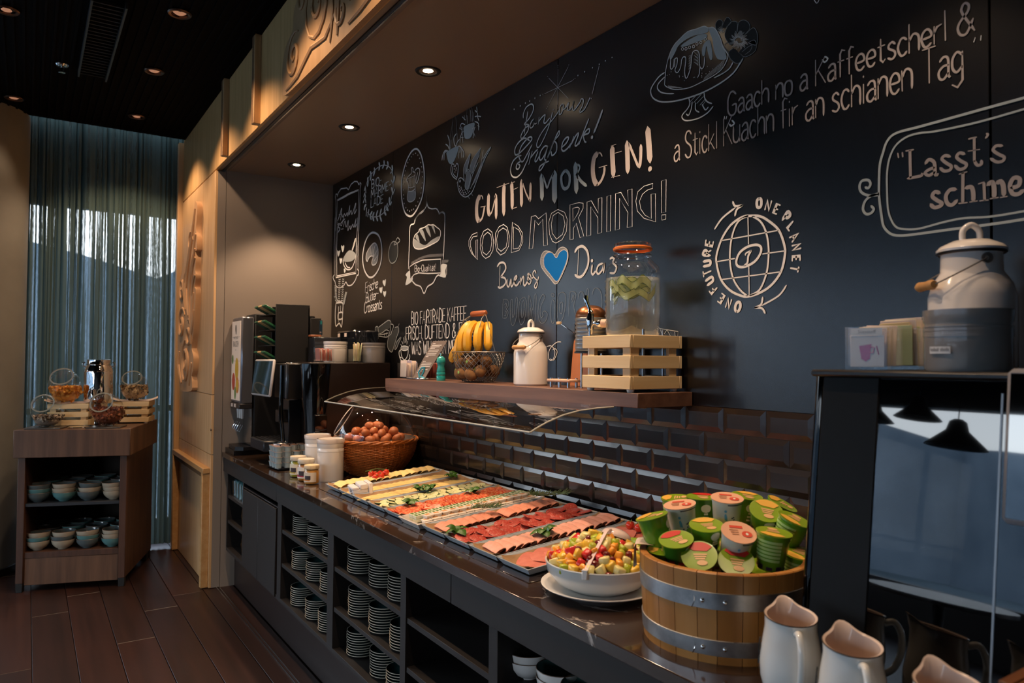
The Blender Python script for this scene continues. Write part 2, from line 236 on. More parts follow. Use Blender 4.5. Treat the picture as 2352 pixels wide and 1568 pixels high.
'lettering_buongiorno':"s13,6,1,-769,1637,-767,1710,-753,1720,-726,1711,-726,1688,-740,1677,-726,1663,-737,1638,-766,1637|s13,6,1,-755,1696,-744,1702,-738,1692,-752,1680|s13,6,1,-752,1668,-740,1664,-746,1648,-755,1649|s13,6,1,-706,1712,-708,1650,-699,1609,-680,1605,-661,1641,-653,1712,-667,1716,-677,1654,-688,1636,-694,1655,-692,1711,-706,1712|s12,6,1,-609,1718,-636,1702,-644,1647,-630,1606,-608,1611,-590,1650,-586,1699,-596,1716,-609,1718|s13,6,1,-607,1706,-620,1688,-622,1636,-609,1642,-601,1687,-607,1706|s12,6,1,-571,1610,-572,1713,-561,1714,-537,1659,-528,1719,-515,1715,-524,1611,-539,1615,-556,1672,-560,1609,-571,1610|s12,6,1,-454,1708,-469,1721,-494,1693,-501,1640,-483,1606,-453,1608,-436,1637,-453,1652,-471,1647,-466,1635,-481,1627,-486,1663,-469,1691,-454,1708|s11,6,1,-410,1693,-414,1650,-409,1606,-392,1606,-388,1677,-403,1696|s11,6,1,-403,1722,-412,1715,-403,1706,-391,1712,-403,1722|s11,6,1,-344,1720,-365,1710,-371,1662,-364,1610,-343,1609,-324,1645,-318,1701,-330,1718,-344,1720|s11,6,1,-341,1683,-355,1673,-355,1644,-341,1638,-336,1671,-341,1683|s11,6,1,-297,1624,-293,1708,-273,1718,-253,1705,-266,1662,-254,1628|s11,6,1,-279,1685,-271,1704,-266,1692,-279,1676|s10,6,1,-239,1688,-233,1709,-214,1711,-198,1680,-194,1698,-186,1721,-177,1716,-179,1684|s10,6,1,-158,1696,-146,1718,-121,1717,-105,1695,-101,1652,-113,1624",
'globe_emblem':"c72,0,1,557,1876,526,1877,484,1859,451,1822,432,1778,432,1749,448,1701,481,1666,520,1647,548,1642,593,1651,631,1671,660,1704,672,1746,671,1775,653,1820,621,1850,591,1869|s59,0,1,549,1878,514,1867,493,1834,483,1787,484,1738,496,1696,520,1663,545,1644|s59,0,1,563,1874,591,1855,610,1822,619,1775,616,1722,604,1684,585,1656,554,1644|s59,0,1,548,1875,550,1795|s62,0,1,551,1728,552,1647|s63,0,1,451,1818,651,1820|s66,0,1,432,1756,499,1758|s59,0,1,599,1760,671,1760|s63,0,1,454,1700,658,1703|c75,0,1,577,1789,546,1787,518,1773,506,1750,512,1734,537,1730,571,1741,591,1762,593,1780|s64,0,1,560,1775,549,1760,546,1741,534,1733|s45,0,1,539,1763,541,1769,560,1775|s60,0,1,424,1857,454,1886,502,1909|s50,0,1,677,1664,652,1637,596,1613|s68,0,1,493,1929,502,1914,529,1912|s65,0,1,529,1912,508,1903,501,1885|s61,0,1,599,1637,593,1616,571,1608|s64,0,1,571,1608,596,1605,607,1590",
'sign_frame_drawing':"s60,5,1,1380,2024,1312,2015,1257,2013,1191,2012,1097,2010,1038,2009,985,2008,963,1994,952,1967,944,1939,942,1898,942,1860,948,1810,954,1784,971,1765,993,1758,1027,1756,1095,1756,1189,1755,1255,1756,1377,1761|s47,5,1,1380,1994,1257,1989,1191,1986,1139,1986,1074,1989,1040,1994,1009,1992,983,1977,968,1949,962,1913,962,1869,964,1827,972,1799,984,1780,1003,1772,1038,1768,1095,1775,1138,1777,1189,1772,1255,1773,1377,1779|s65,5,1,941,1870,919,1868,898,1879,891,1895,897,1909,914,1908,920,1897,914,1888,906,1892|s65,5,1,941,1866,922,1867,906,1857,900,1838,908,1824,921,1824,928,1833,921,1842",
'lettering_lassts_schme':"s60,4,1,989,1958,991,1947|s60,4,1,1000,1957,1001,1947|s49,4,1,1185,1956,1188,1952,1183,1946|s120,4,1,1018,1957,1019,1894|s65,4,1,1009,1959,1026,1958|s70,4,1,1012,1892,1043,1892,1045,1897|s78,4,1,1054,1918,1062,1926,1074,1916,1076,1889,1082,1888|s72,4,1,1074,1905,1060,1902,1053,1896,1062,1889,1075,1894|s72,4,1,1109,1922,1098,1927,1091,1921,1101,1909,1111,1900,1108,1892,1096,1892,1087,1901|s71,4,1,1140,1921,1129,1926,1123,1918,1132,1907,1143,1898,1140,1890,1128,1889,1119,1900|s65,4,1,1216,1921,1204,1924,1198,1916,1208,1905,1219,1896,1216,1888,1204,1889,1193,1899|s105,4,1,1160,1951,1160,1901|s67,4,1,1160,1901,1166,1890,1174,1891,1174,1899|s67,4,1,1149,1953,1164,1953|s38,4,1,1147,1926,1171,1924|s87,4,1,1086,1843,1075,1848,1069,1839,1079,1828,1090,1819,1086,1813,1073,1812,1065,1821|s87,4,1,1121,1845,1108,1846,1099,1834,1102,1817,1112,1811,1123,1820|s122,4,1,1136,1878,1135,1815|s92,4,1,1141,1844,1153,1844,1157,1830,1157,1812|s50,4,1,1128,1878,1144,1880|s55,4,1,1127,1812,1144,1811|s50,4,1,1150,1811,1165,1811|s50,4,1,1168,1848,1179,1850|s50,4,1,1170,1810,1187,1809|s50,4,1,1191,1811,1207,1811|s46,4,1,1211,1810,1224,1810|s109,4,1,1179,1847,1180,1811|s96,4,1,1186,1842,1195,1847,1199,1835,1199,1812|s96,4,1,1204,1842,1212,1845,1217,1834,1218,1813|s87,4,1,1232,1827,1246,1829,1248,1843,1237,1847,1230,1833,1234,1815,1245,1811,1255,1818",
'cake_drawing':"s48,1,1,212,2409,185,2403,152,2379,148,2359,163,2336,199,2315,259,2300,326,2293,390,2293,451,2301,495,2315,521,2337,531,2347|s42,1,1,212,2394,185,2382,179,2368,192,2351,217,2338,254,2326|s38,1,1,422,2324,457,2327,481,2334,494,2348|s41,1,1,319,2292,323,2273,313,2259,291,2245,293,2232,313,2221,358,2216,396,2223,418,2237|s40,1,1,382,2290,385,2272,396,2257,413,2247|s40,1,1,333,2276,329,2254,318,2237,308,2244|s40,1,1,347,2269,347,2247,362,2234|s40,1,1,374,2256,387,2235,399,2240|s27,1,0,323,2278,355,2294|s27,1,0,339,2271,371,2289|s27,1,0,352,2265,379,2279|s27,1,0,365,2256,387,2269|s27,1,0,374,2251,390,2264|f0,5,1,234,2449,234,2462,255,2486,279,2497,313,2508,352,2503,381,2500,399,2485,390,2476,339,2486,299,2485,272,2477,259,2461,241,2444|f0,5,1,402,2489,430,2469,448,2433,463,2394,469,2368,451,2370,433,2381,421,2409,415,2445,406,2466|f0,5,1,283,2473,313,2480,358,2481,390,2472,387,2460,342,2462,299,2465|f0,5,1,374,2436,390,2450,406,2444,415,2392,406,2385,396,2413,390,2435,384,2408,374,2411|s29,1,1,212,2368,215,2398,220,2425,234,2462,255,2486,279,2497,313,2508,352,2503,381,2500,399,2488,415,2484,430,2469,448,2433,457,2406,475,2378,469,2359,451,2341,421,2332,374,2327,319,2325,259,2338,224,2357,212,2368|s32,1,1,240,2447,238,2417,248,2411,259,2438,269,2437,267,2417,259,2402,269,2390,283,2402,289,2428,299,2432,306,2422,301,2386,305,2362,313,2362,326,2388,332,2425,339,2436,355,2432,363,2415,363,2385,371,2370,381,2374,384,2403|s29,1,1,365,2385,363,2358,355,2346|c21,1,1,297,2458,294,2455,289,2457,287,2462,289,2465,294,2463|c21,1,1,312,2454,309,2451,304,2452,302,2457,304,2460,309,2458|c21,1,1,327,2453,324,2450,319,2452,317,2457,319,2459,324,2458|c21,1,1,344,2449,341,2447,336,2448,334,2453,337,2456,341,2454|c21,1,1,358,2453,355,2450,350,2452,348,2456,350,2459,355,2457|c20,1,1,374,2452,371,2449,366,2451,364,2455,367,2458,371,2456|c20,1,1,392,2456,389,2454,384,2455,382,2460,385,2463,389,2461|s16,1,0,228,2361,233,2351|s17,1,0,230,2360,236,2350|s17,1,0,233,2358,239,2349|s16,1,0,236,2357,242,2348|s16,1,0,239,2356,244,2347|s16,1,0,242,2355,247,2346|s17,1,0,244,2354,250,2346|s16,1,0,247,2352,253,2345|s16,1,0,250,2351,255,2344|s16,1,0,253,2350,258,2343|s17,1,0,255,2349,261,2342|s16,1,0,258,2348,264,2341|s16,1,0,261,2347,266,2340|s16,1,0,264,2345,269,2340|s16,1,0,266,2344,272,2339|s16,1,0,269,2343,275,2338|s16,1,0,272,2342,277,2337|s16,1,0,275,2341,280,2336|s16,1,0,277,2340,283,2335|s16,1,0,280,2339,285,2335|s16,1,0,283,2337,288,2334|s16,1,0,285,2336,291,2333|s15,1,0,377,2327,386,2339|s15,1,0,382,2328,391,2341|s15,1,0,386,2329,396,2343|s15,1,0,391,2330,400,2345|s15,1,0,395,2331,405,2346|s15,1,0,399,2332,410,2348|s14,1,0,404,2333,414,2350|s14,1,0,408,2334,419,2352|s14,1,0,412,2335,423,2353|s14,1,0,417,2336,428,2355|s14,1,0,421,2337,433,2357|s14,1,0,425,2338,437,2359|s14,1,0,429,2338,442,2360|s14,1,0,434,2339,446,2362|s14,1,0,438,2340,451,2364|s14,1,0,442,2341,455,2366|s14,1,0,446,2342,460,2367|s14,1,0,451,2343,464,2369|s12,1,0,341,2433,358,2416|s12,1,0,318,2385,329,2386|s13,1,0,252,2412,260,2415|s12,1,0,346,2428,358,2414|s13,1,0,319,2388,329,2389|s13,1,0,252,2414,260,2416|s12,1,0,351,2423,358,2412|s12,1,0,321,2390,329,2392|s13,1,0,252,2416,260,2418|s12,1,0,356,2419,358,2410|s12,1,0,318,2394,329,2395|s13,1,0,252,2418,260,2420|s12,1,0,341,2422,358,2408|s13,1,0,319,2396,329,2398|s13,1,0,252,2419,260,2422|s12,1,0,346,2417,358,2405|s12,1,0,321,2398,329,2400|s13,1,0,252,2421,260,2423|s12,1,0,351,2413,358,2403|s12,1,0,318,2402,329,2403|s13,1,0,252,2423,260,2425|s12,1,0,356,2408,358,2401|s13,1,0,319,2404,329,2406|s13,1,0,252,2425,260,2427|s12,1,0,341,2411,358,2399|s12,1,0,321,2406,329,2409|s13,1,0,252,2427,260,2429|s12,1,0,346,2406,358,2396|s12,1,0,318,2410,329,2411|s13,1,0,252,2428,260,2431|s12,1,0,351,2402,358,2394|s13,1,0,319,2412,329,2414|s13,1,0,252,2430,260,2432|s12,1,0,356,2397,358,2392|s12,1,0,321,2415,329,2417|s13,1,0,252,2432,260,2434|s12,1,0,341,2400,358,2390|s12,1,0,318,2418,329,2420|s13,1,0,252,2434,260,2436|s12,1,0,346,2395,358,2387|s13,1,0,319,2421,329,2422|s13,1,0,252,2436,260,2438|s12,1,0,351,2391,358,2385|s12,1,0,321,2423,329,2425|s13,1,0,252,2437,260,2440|s12,1,0,356,2386,358,2383|s12,1,0,318,2427,329,2428|s13,1,0,252,2439,260,2441|d29,1,0,242,2402|d29,1,0,235,2395|d28,1,0,278,2377|d29,1,0,279,2373|d29,1,0,294,2370|d29,1,0,300,2354|d26,1,0,373,2365|d27,1,0,374,2354|d26,1,0,372,2347|d26,1,0,373,2342|d26,1,0,390,2347|d26,1,0,404,2349|d27,1,0,396,2368|d26,1,0,416,2354|d27,1,0,339,2352|d27,1,0,344,2351|d30,1,0,224,2396",
'flower_drawing':"s16,2,1,504,2429,487,2403,466,2431,465,2451,484,2472,510,2462,507,2428|s16,2,1,510,2434,516,2460,535,2460,552,2444,555,2426,535,2415|s16,2,1,541,2415,566,2425,579,2410,583,2388,578,2370,549,2387|s16,2,1,549,2387,571,2387,579,2369,571,2352,538,2349,515,2371|s16,2,1,513,2372,532,2351,521,2339,504,2342,484,2363,478,2384,495,2390|s16,2,1,478,2384,460,2407,469,2416,487,2407|s17,2,1,430,2471,427,2489,439,2498,454,2488,451,2470,444,2461|s17,2,1,451,2470,471,2493,488,2473,469,2464|s16,2,1,527,2367,546,2374,563,2375,557,2361,538,2356|f0,7,1,487,2403,466,2431,465,2451,484,2472,510,2462,507,2428|f0,7,1,510,2434,516,2460,535,2460,552,2444,555,2426,535,2415|f0,7,1,541,2415,566,2425,579,2410,583,2388,578,2370,549,2387|f0,7,1,513,2372,532,2351,521,2339,504,2342,484,2363,478,2384,495,2390|f0,7,1,571,2387,579,2369,571,2352,538,2349,515,2371,549,2387|f0,7,1,430,2471,427,2489,439,2498,454,2488,451,2470,444,2461|f0,7,1,451,2470,471,2493,488,2473,469,2464|s11,1,0,524,2403,538,2398|s11,1,0,510,2403,490,2395|s11,1,0,518,2414,520,2434|s11,1,0,525,2394,538,2375|s11,1,0,502,2413,482,2423|s11,1,0,524,2407,545,2410|s11,1,0,514,2398,508,2382|s11,1,0,511,2417,501,2435|s11,1,0,530,2397,547,2386|s10,1,0,510,2406,487,2406|s11,1,0,521,2412,530,2424|s10,1,0,521,2395,526,2378|s11,1,0,505,2416,490,2428|s11,1,0,524,2404,545,2401|s10,1,0,512,2401,500,2392|s11,1,0,515,2416,513,2430|s11,1,0,527,2395,538,2384|s11,1,0,501,2411,489,2414|s11,1,0,523,2409,535,2415|s10,1,0,517,2397,516,2385|s11,1,0,508,2417,500,2428|s10,1,0,532,2399,542,2394|s11,1,0,510,2404,497,2401|s11,1,0,519,2413,522,2423|s11,1,0,523,2395,529,2385|s11,1,0,503,2414,495,2419|s11,1,0,524,2406,537,2407|s11,1,0,513,2400,509,2392|s11,1,0,513,2416,503,2439|s11,1,0,529,2396,549,2381|s11,1,0,510,2407,482,2410|s10,1,0,522,2410,535,2424|s11,1,0,519,2396,524,2376|s11,1,0,506,2416,489,2432|s10,1,0,532,2402,550,2397|s11,1,0,511,2402,495,2393|s10,1,0,517,2414,516,2432|s10,1,0,526,2395,539,2379|s11,1,0,502,2412,486,2419|s11,1,0,523,2408,540,2413|s11,1,0,515,2398,513,2383|s11,1,0,510,2416,500,2432|s11,1,0,530,2398,545,2390|s11,1,0,510,2405,492,2403|s11,1,0,520,2412,525,2424|s10,1,0,522,2396,528,2382|s10,1,0,505,2415,492,2423|s11,1,0,531,2405,541,2404|s11,1,0,513,2401,505,2392|s11,1,0,514,2415,511,2428|s10,1,0,528,2396,537,2388|s11,1,0,502,2409,493,2411|s11,1,0,522,2409,531,2416|s11,1,0,518,2397,519,2387|s11,1,0,508,2416,501,2424|s11,1,0,531,2401,538,2398|s12,1,0,448,2463,462,2458|s12,1,0,448,2463,460,2453|s12,1,0,448,2463,455,2451|s12,1,0,448,2463,448,2452|s12,1,0,448,2463,442,2456|s12,1,0,448,2463,437,2462|s12,1,0,448,2463,435,2468|s12,1,0,448,2463,436,2473|s12,1,0,448,2463,441,2475|s12,1,0,448,2463,448,2474|s12,1,0,448,2463,455,2470|s12,1,0,448,2463,460,2465|d164,2,0,521,2425",
'muesli_frame_drawing':"s70,0,0,-2898,2541,-2910,2566,-2900,2585,-2872,2578,-2874,2563,-2851,2586,-2804,2602,-2695,2588,-2664,2569,-2616,2596,-2557,2603,-2509,2593,-2475,2565,-2461,2577,-2444,2566,-2456,2540|s70,0,0,-2871,2540,-2765,2540,-2663,2543,-2488,2537|s69,0,0,-2865,2533,-2760,2533,-2658,2537,-2493,2531|s70,0,0,-2871,2540,-2878,2430,-2889,2330|s70,0,0,-2898,2541,-2901,2331|s61,0,0,-2479,2534,-2483,2367,-2491,2272|s61,0,0,-2456,2540,-2464,2364,-2468,2269|s78,0,1,-2860,2393,-2824,2422,-2784,2468,-2792,2420,-2802,2388|s78,0,1,-2835,2431,-2782,2430|s76,0,1,-2777,2425,-2760,2404,-2730,2421,-2709,2403,-2679,2420,-2668,2397,-2631,2460,-2648,2401,-2610,2424,-2599,2396,-2570,2413,-2528,2458,-2550,2392,-2513,2414|s75,0,1,-2740,2408,-2779,2351,-2801,2365,-2719,2386|s78,0,1,-2833,2374,-2858,2328|s78,0,1,-2854,2369,-2817,2368,-2842,2349,-2810,2333,-2852,2312|s77,0,1,-2789,2326,-2747,2323|s76,0,1,-2748,2335,-2718,2371,-2696,2327,-2657,2365,-2665,2300,-2626,2324,-2615,2300,-2577,2327,-2557,2306,-2520,2355,-2538,2303,-2505,2320",
'muesli_bowl_drawing':"s80,0,0,-2909,2423,-2919,2225,-2904,2029|s79,0,0,-2884,2419,-2887,2221,-2875,2007,-2513,2002,-2510,2173,-2494,2357|s78,0,0,-2857,2385,-2869,2218,-2857,2017,-2526,2011|s69,0,0,-2469,2353,-2482,2170,-2477,2026|s79,0,1,-2904,2029,-2932,2017,-2917,1995,-2895,1983,-2873,1952,-2810,1932,-2729,1940,-2687,1961,-2650,1936,-2586,1933,-2524,1956,-2494,1986,-2470,1988,-2464,2011,-2489,2027|s76,0,1,-2749,2114,-2727,2075,-2667,2042,-2590,2042,-2534,2083,-2523,2119|s72,0,1,-2587,2157,-2533,2225,-2526,2212,-2581,2154|s75,0,1,-2708,2092,-2667,2059,-2615,2049|f0,2,1,-2645,2164,-2710,2145,-2749,2116,-2708,2097,-2591,2089,-2529,2106,-2523,2128,-2581,2154|f0,1,1,-2757,2165,-2786,2203,-2780,2217,-2759,2207,-2739,2213,-2732,2196|f0,1,1,-2839,2146,-2861,2178,-2854,2192,-2833,2182,-2808,2186,-2808,2171|f0,1,1,-2793,2092,-2814,2123,-2806,2135,-2787,2125,-2766,2130,-2765,2113|f0,1,1,-2719,2024,-2729,2046,-2720,2055,-2700,2043,-2699,2034|f0,1,1,-2055,1881,-2087,1905,-2082,1920,-2061,1916,-2046,1923,-2043,1906|f0,1,1,-2107,1844,-2134,1866,-2129,1881,-2110,1877,-2092,1882,-2091,1863|f0,1,1,-2055,1819,-2077,1840,-2073,1855,-2056,1849,-2039,1854,-2038,1837",
'laurel_wreath_drawing':"s161,1,1,-2088,2632,-2084,2611,-2108,2593|s159,1,1,-2036,2615,-2027,2592,-2051,2575|s166,1,1,-2163,2637,-2150,2615,-2162,2592|s171,1,1,-2234,2620,-2225,2601,-2246,2576|s175,1,1,-2295,2609,-2281,2589,-2293,2558|s175,1,1,-2338,2582,-2329,2557,-2337,2529|s180,1,1,-2373,2533,-2386,2512|s180,1,1,-2373,2533,-2362,2494|s180,1,1,-2381,2494,-2394,2475|s180,1,1,-2381,2494,-2366,2467|s178,1,1,-2375,2465,-2402,2438|s178,1,1,-2375,2465,-2360,2431|s177,1,1,-2356,2416,-2378,2409,-2384,2389|s177,1,1,-2346,2393,-2353,2346|s175,1,1,-2310,2377,-2326,2338|s173,1,1,-2257,2356,-2287,2338,-2268,2311|s170,1,1,-2226,2346,-2247,2325,-2229,2297|s166,1,1,-2171,2348,-2191,2320,-2169,2287|s164,1,1,-2117,2348,-2137,2314,-2111,2275|s159,1,1,-2060,2358,-2072,2327,-2047,2303|s159,1,1,-2029,2365,-2040,2344,-2016,2324|s157,1,1,-2002,2397,-2001,2370,-1985,2351|s157,1,1,-1970,2365,-1985,2351|s157,1,1,-1976,2450,-1960,2424,-1952,2407|s152,1,1,-1929,2432,-1952,2407|s154,1,1,-1935,2510,-1938,2488,-1957,2473|s155,1,1,-1977,2493,-1957,2473|s157,1,1,-1972,2578,-1963,2558,-1967,2533|s157,1,1,-1990,2538,-1967,2543|s52,1,1,-2364,2536,-2316,2582,-2255,2597,-2179,2611,-2088,2607,-2007,2577,-1967,2543,-1950,2494,-1953,2442,-1971,2397,-2009,2352,-2080,2321,-2170,2313,-2264,2328,-2336,2367",
'moka_pot_drawing':"c104,0,1,-1664,2602,-1720,2595,-1783,2553,-1827,2486,-1839,2417,-1827,2344,-1789,2275,-1731,2244,-1680,2244,-1620,2277,-1573,2326,-1552,2402,-1558,2471,-1584,2538,-1621,2582|d79,0,0,-1691,2578|d79,0,0,-1713,2570|d80,0,0,-1735,2560|d82,0,0,-1756,2547|d82,0,0,-1776,2532|d83,0,0,-1789,2508|d82,0,0,-1799,2485|d82,0,0,-1808,2461|d83,0,0,-1811,2439|d83,0,0,-1810,2405|d82,0,0,-1807,2376|d82,0,0,-1806,2355|d82,0,0,-1798,2326|d82,0,0,-1775,2298|d82,0,0,-1754,2281|d80,0,0,-1727,2271|d79,0,0,-1702,2273|d79,0,0,-1677,2274|d78,0,0,-1649,2287|d78,0,0,-1625,2305|d76,0,0,-1604,2321|d76,0,0,-1590,2346|d76,0,0,-1582,2372|d76,0,0,-1576,2398|d75,0,0,-1572,2430|d76,0,0,-1578,2457|d76,0,0,-1584,2486|d76,0,0,-1596,2512|d76,0,0,-1610,2538|d78,0,0,-1631,2560|d78,0,0,-1659,2577|f0,2,1,-1750,2383,-1665,2373,-1655,2341,-1676,2323,-1720,2321,-1752,2334,-1759,2357|s48,0,1,-1755,2468,-1705,2480,-1712,2504,-1699,2507,-1690,2496,-1689,2482,-1664,2473,-1664,2455,-1662,2394,-1655,2341,-1676,2323,-1720,2321,-1752,2334,-1759,2357,-1750,2389,-1747,2411,-1755,2440,-1774,2450,-1755,2468|s47,0,1,-1664,2483,-1637,2490,-1609,2479,-1609,2454,-1635,2411,-1650,2414,-1651,2430,-1630,2467|s49,0,1,-1749,2456,-1667,2456|s48,0,1,-1747,2408,-1715,2398,-1669,2398|s48,0,1,-1747,2386,-1702,2377,-1659,2383|s48,0,1,-1717,2449,-1716,2405|s47,0,1,-1685,2451,-1684,2401|s48,0,1,-1736,2448,-1735,2411|s64,1,1,-1519,2287,-1524,2264,-1565,2241,-1625,2232,-1655,2215,-1667,2201|s64,1,1,-1520,2284,-1501,2254,-1461,2239,-1410,2231,-1382,2208,-1377,2199,-1344,2204,-1317,2187,-1314,2146|s25,2,1,-1520,2319,-1520,2281",
'bread_shield_drawing':"s72,0,1,-1538,2251,-1616,2234,-1650,2218,-1670,2194,-1705,2193,-1722,2177,-1727,2098,-1734,1951|s67,0,1,-1379,2198,-1355,2204,-1325,2192,-1316,2174,-1318,2101,-1327,1961|s76,0,1,-1687,1882,-1641,1857,-1581,1841,-1540,1802,-1502,1834,-1440,1849,-1403,1878,-1373,1886|f0,2,1,-1654,2119,-1628,2130,-1600,2081,-1634,2098|f0,2,1,-1608,2148,-1568,2146,-1541,2109,-1530,2078,-1580,2118|f0,2,1,-1535,2153,-1503,2154,-1470,2091,-1515,2126|f0,2,1,-1465,2151,-1440,2150,-1420,2101,-1446,2128|f0,2,1,-1678,2104,-1658,2107,-1599,2078,-1533,2058,-1463,2075,-1377,2084,-1383,2064,-1438,2054,-1566,2043,-1646,2054,-1674,2073|s52,0,1,-1681,2092,-1661,2126,-1614,2140,-1601,2153,-1542,2154,-1503,2161,-1471,2155,-1440,2152,-1402,2133,-1366,2113,-1362,2087,-1383,2064,-1438,2054,-1566,2043,-1646,2054,-1674,2073,-1681,2092|s59,0,0,-1720,1962,-1665,1974,-1564,1982,-1357,1964,-1355,1893,-1498,1904,-1609,1918,-1663,1914,-1711,1894,-1720,1962|f0,1,1,-1719,1940,-1772,1924,-1754,1907,-1771,1865,-1687,1882,-1687,1910,-1711,1894|f0,1,1,-1353,1936,-1291,1928,-1311,1900,-1304,1866,-1379,1881,-1352,1893|s23,0,0,-1699,1974,-1690,1987|s23,0,0,-1689,1975,-1680,1988|s23,0,0,-1679,1977,-1670,1990|s23,0,0,-1669,1978,-1660,1991|s23,0,0,-1659,1979,-1650,1993|s23,0,0,-1649,1981,-1640,1994|s23,0,0,-1640,1982,-1630,1995|s23,0,0,-1630,1983,-1621,1996|s23,0,0,-1620,1985,-1611,1998|s23,0,0,-1610,1986,-1601,1999|s23,0,0,-1601,1987,-1592,2000|s23,0,0,-1591,1988,-1582,2001|s22,0,0,-1581,1988,-1573,2001|s22,0,0,-1572,1989,-1563,2002|s22,0,0,-1562,1990,-1553,2002|s22,0,0,-1553,1990,-1544,2003|s22,0,0,-1543,1990,-1535,2003|s22,0,0,-1534,1990,-1525,2003|s22,0,0,-1525,1990,-1516,2003|s22,0,0,-1515,1990,-1507,2003|s22,0,0,-1506,1990,-1497,2003|s22,0,0,-1497,1990,-1488,2002|s21,0,0,-1487,1989,-1479,2002|s21,0,0,-1478,1988,-1470,2001|s21,0,0,-1469,1987,-1460,2000|s21,0,0,-1460,1987,-1451,1999|s21,0,0,-1451,1986,-1442,1998|s21,0,0,-1442,1985,-1433,1998|s21,0,0,-1433,1984,-1424,1997|s21,0,0,-1424,1984,-1415,1996|s21,0,0,-1415,1983,-1406,1995|s21,0,0,-1406,1982,-1397,1995|s21,0,0,-1397,1981,-1389,1994|s21,0,0,-1388,1980,-1380,1993|s21,0,0,-1379,1980,-1371,1992|s21,0,0,-1370,1979,-1362,1991|s21,0,0,-1362,1978,-1353,1991|s21,0,0,-1353,1977,-1345,1990|s20,0,0,-1344,1977,-1336,1989|s21,0,0,-1336,1976,-1328,1988|s20,0,0,-1347,1939,-1338,1958|s20,0,0,-1304,1874,-1287,1881|s20,0,0,-1340,1939,-1331,1957|s20,0,0,-1304,1878,-1287,1885|s20,0,0,-1333,1939,-1324,1956|s20,0,0,-1303,1882,-1287,1889|s20,0,0,-1326,1939,-1317,1956|s20,0,0,-1303,1886,-1287,1893|s20,0,0,-1319,1940,-1310,1955|s20,0,0,-1302,1890,-1287,1897|s20,0,0,-1311,1940,-1303,1954|s20,0,0,-1302,1894,-1287,1901|s20,0,0,-1304,1940,-1296,1953|s20,0,0,-1301,1898,-1287,1905|s20,0,0,-1297,1940,-1289,1953|s20,0,0,-1301,1901,-1287,1909|s20,0,0,-1290,1940,-1282,1952|s20,0,0,-1300,1905,-1288,1912|s20,0,0,-1283,1940,-1275,1951|s20,0,0,-1300,1909,-1288,1916",
'croissant_badge_drawing':"c120,0,1,-2238,2225,-2306,2219,-2362,2182,-2396,2122,-2397,2059,-2362,2001,-2297,1959,-2230,1955,-2164,1981,-2117,2028,-2103,2087,-2115,2149,-2160,2199|f0,2,1,-2335,2061,-2347,2080,-2337,2111,-2280,2144,-2214,2158,-2169,2130,-2157,2085,-2177,2035,-2232,2025,-2255,2043,-2233,2076,-2267,2085,-2301,2075,-2318,2059|s76,0,1,-2335,2061,-2347,2080,-2337,2111,-2280,2144,-2214,2158,-2169,2130,-2157,2085,-2177,2035,-2232,2025,-2255,2043,-2233,2076,-2267,2085,-2301,2075,-2318,2059,-2335,2061|s74,0,1,-2280,2144,-2268,2098|s74,0,1,-2236,2152,-2256,2092|s73,0,1,-2202,2147,-2234,2103,-2222,2075|s72,0,1,-2168,2113,-2211,2083|s72,0,1,-2162,2077,-2221,2049|f0,7,1,-1939,2132,-1979,2119,-2004,2075,-1992,2028,-1956,2007,-1907,2014,-1878,2048,-1879,2102,-1904,2122|s58,2,1,-1939,2132,-1979,2119,-2004,2075,-1992,2028,-1956,2007,-1907,2014,-1878,2048,-1879,2102,-1904,2122,-1939,2132|s58,2,1,-1910,2126,-1881,2145,-1851,2125,-1880,2114,-1929,2110,-1910,2126",
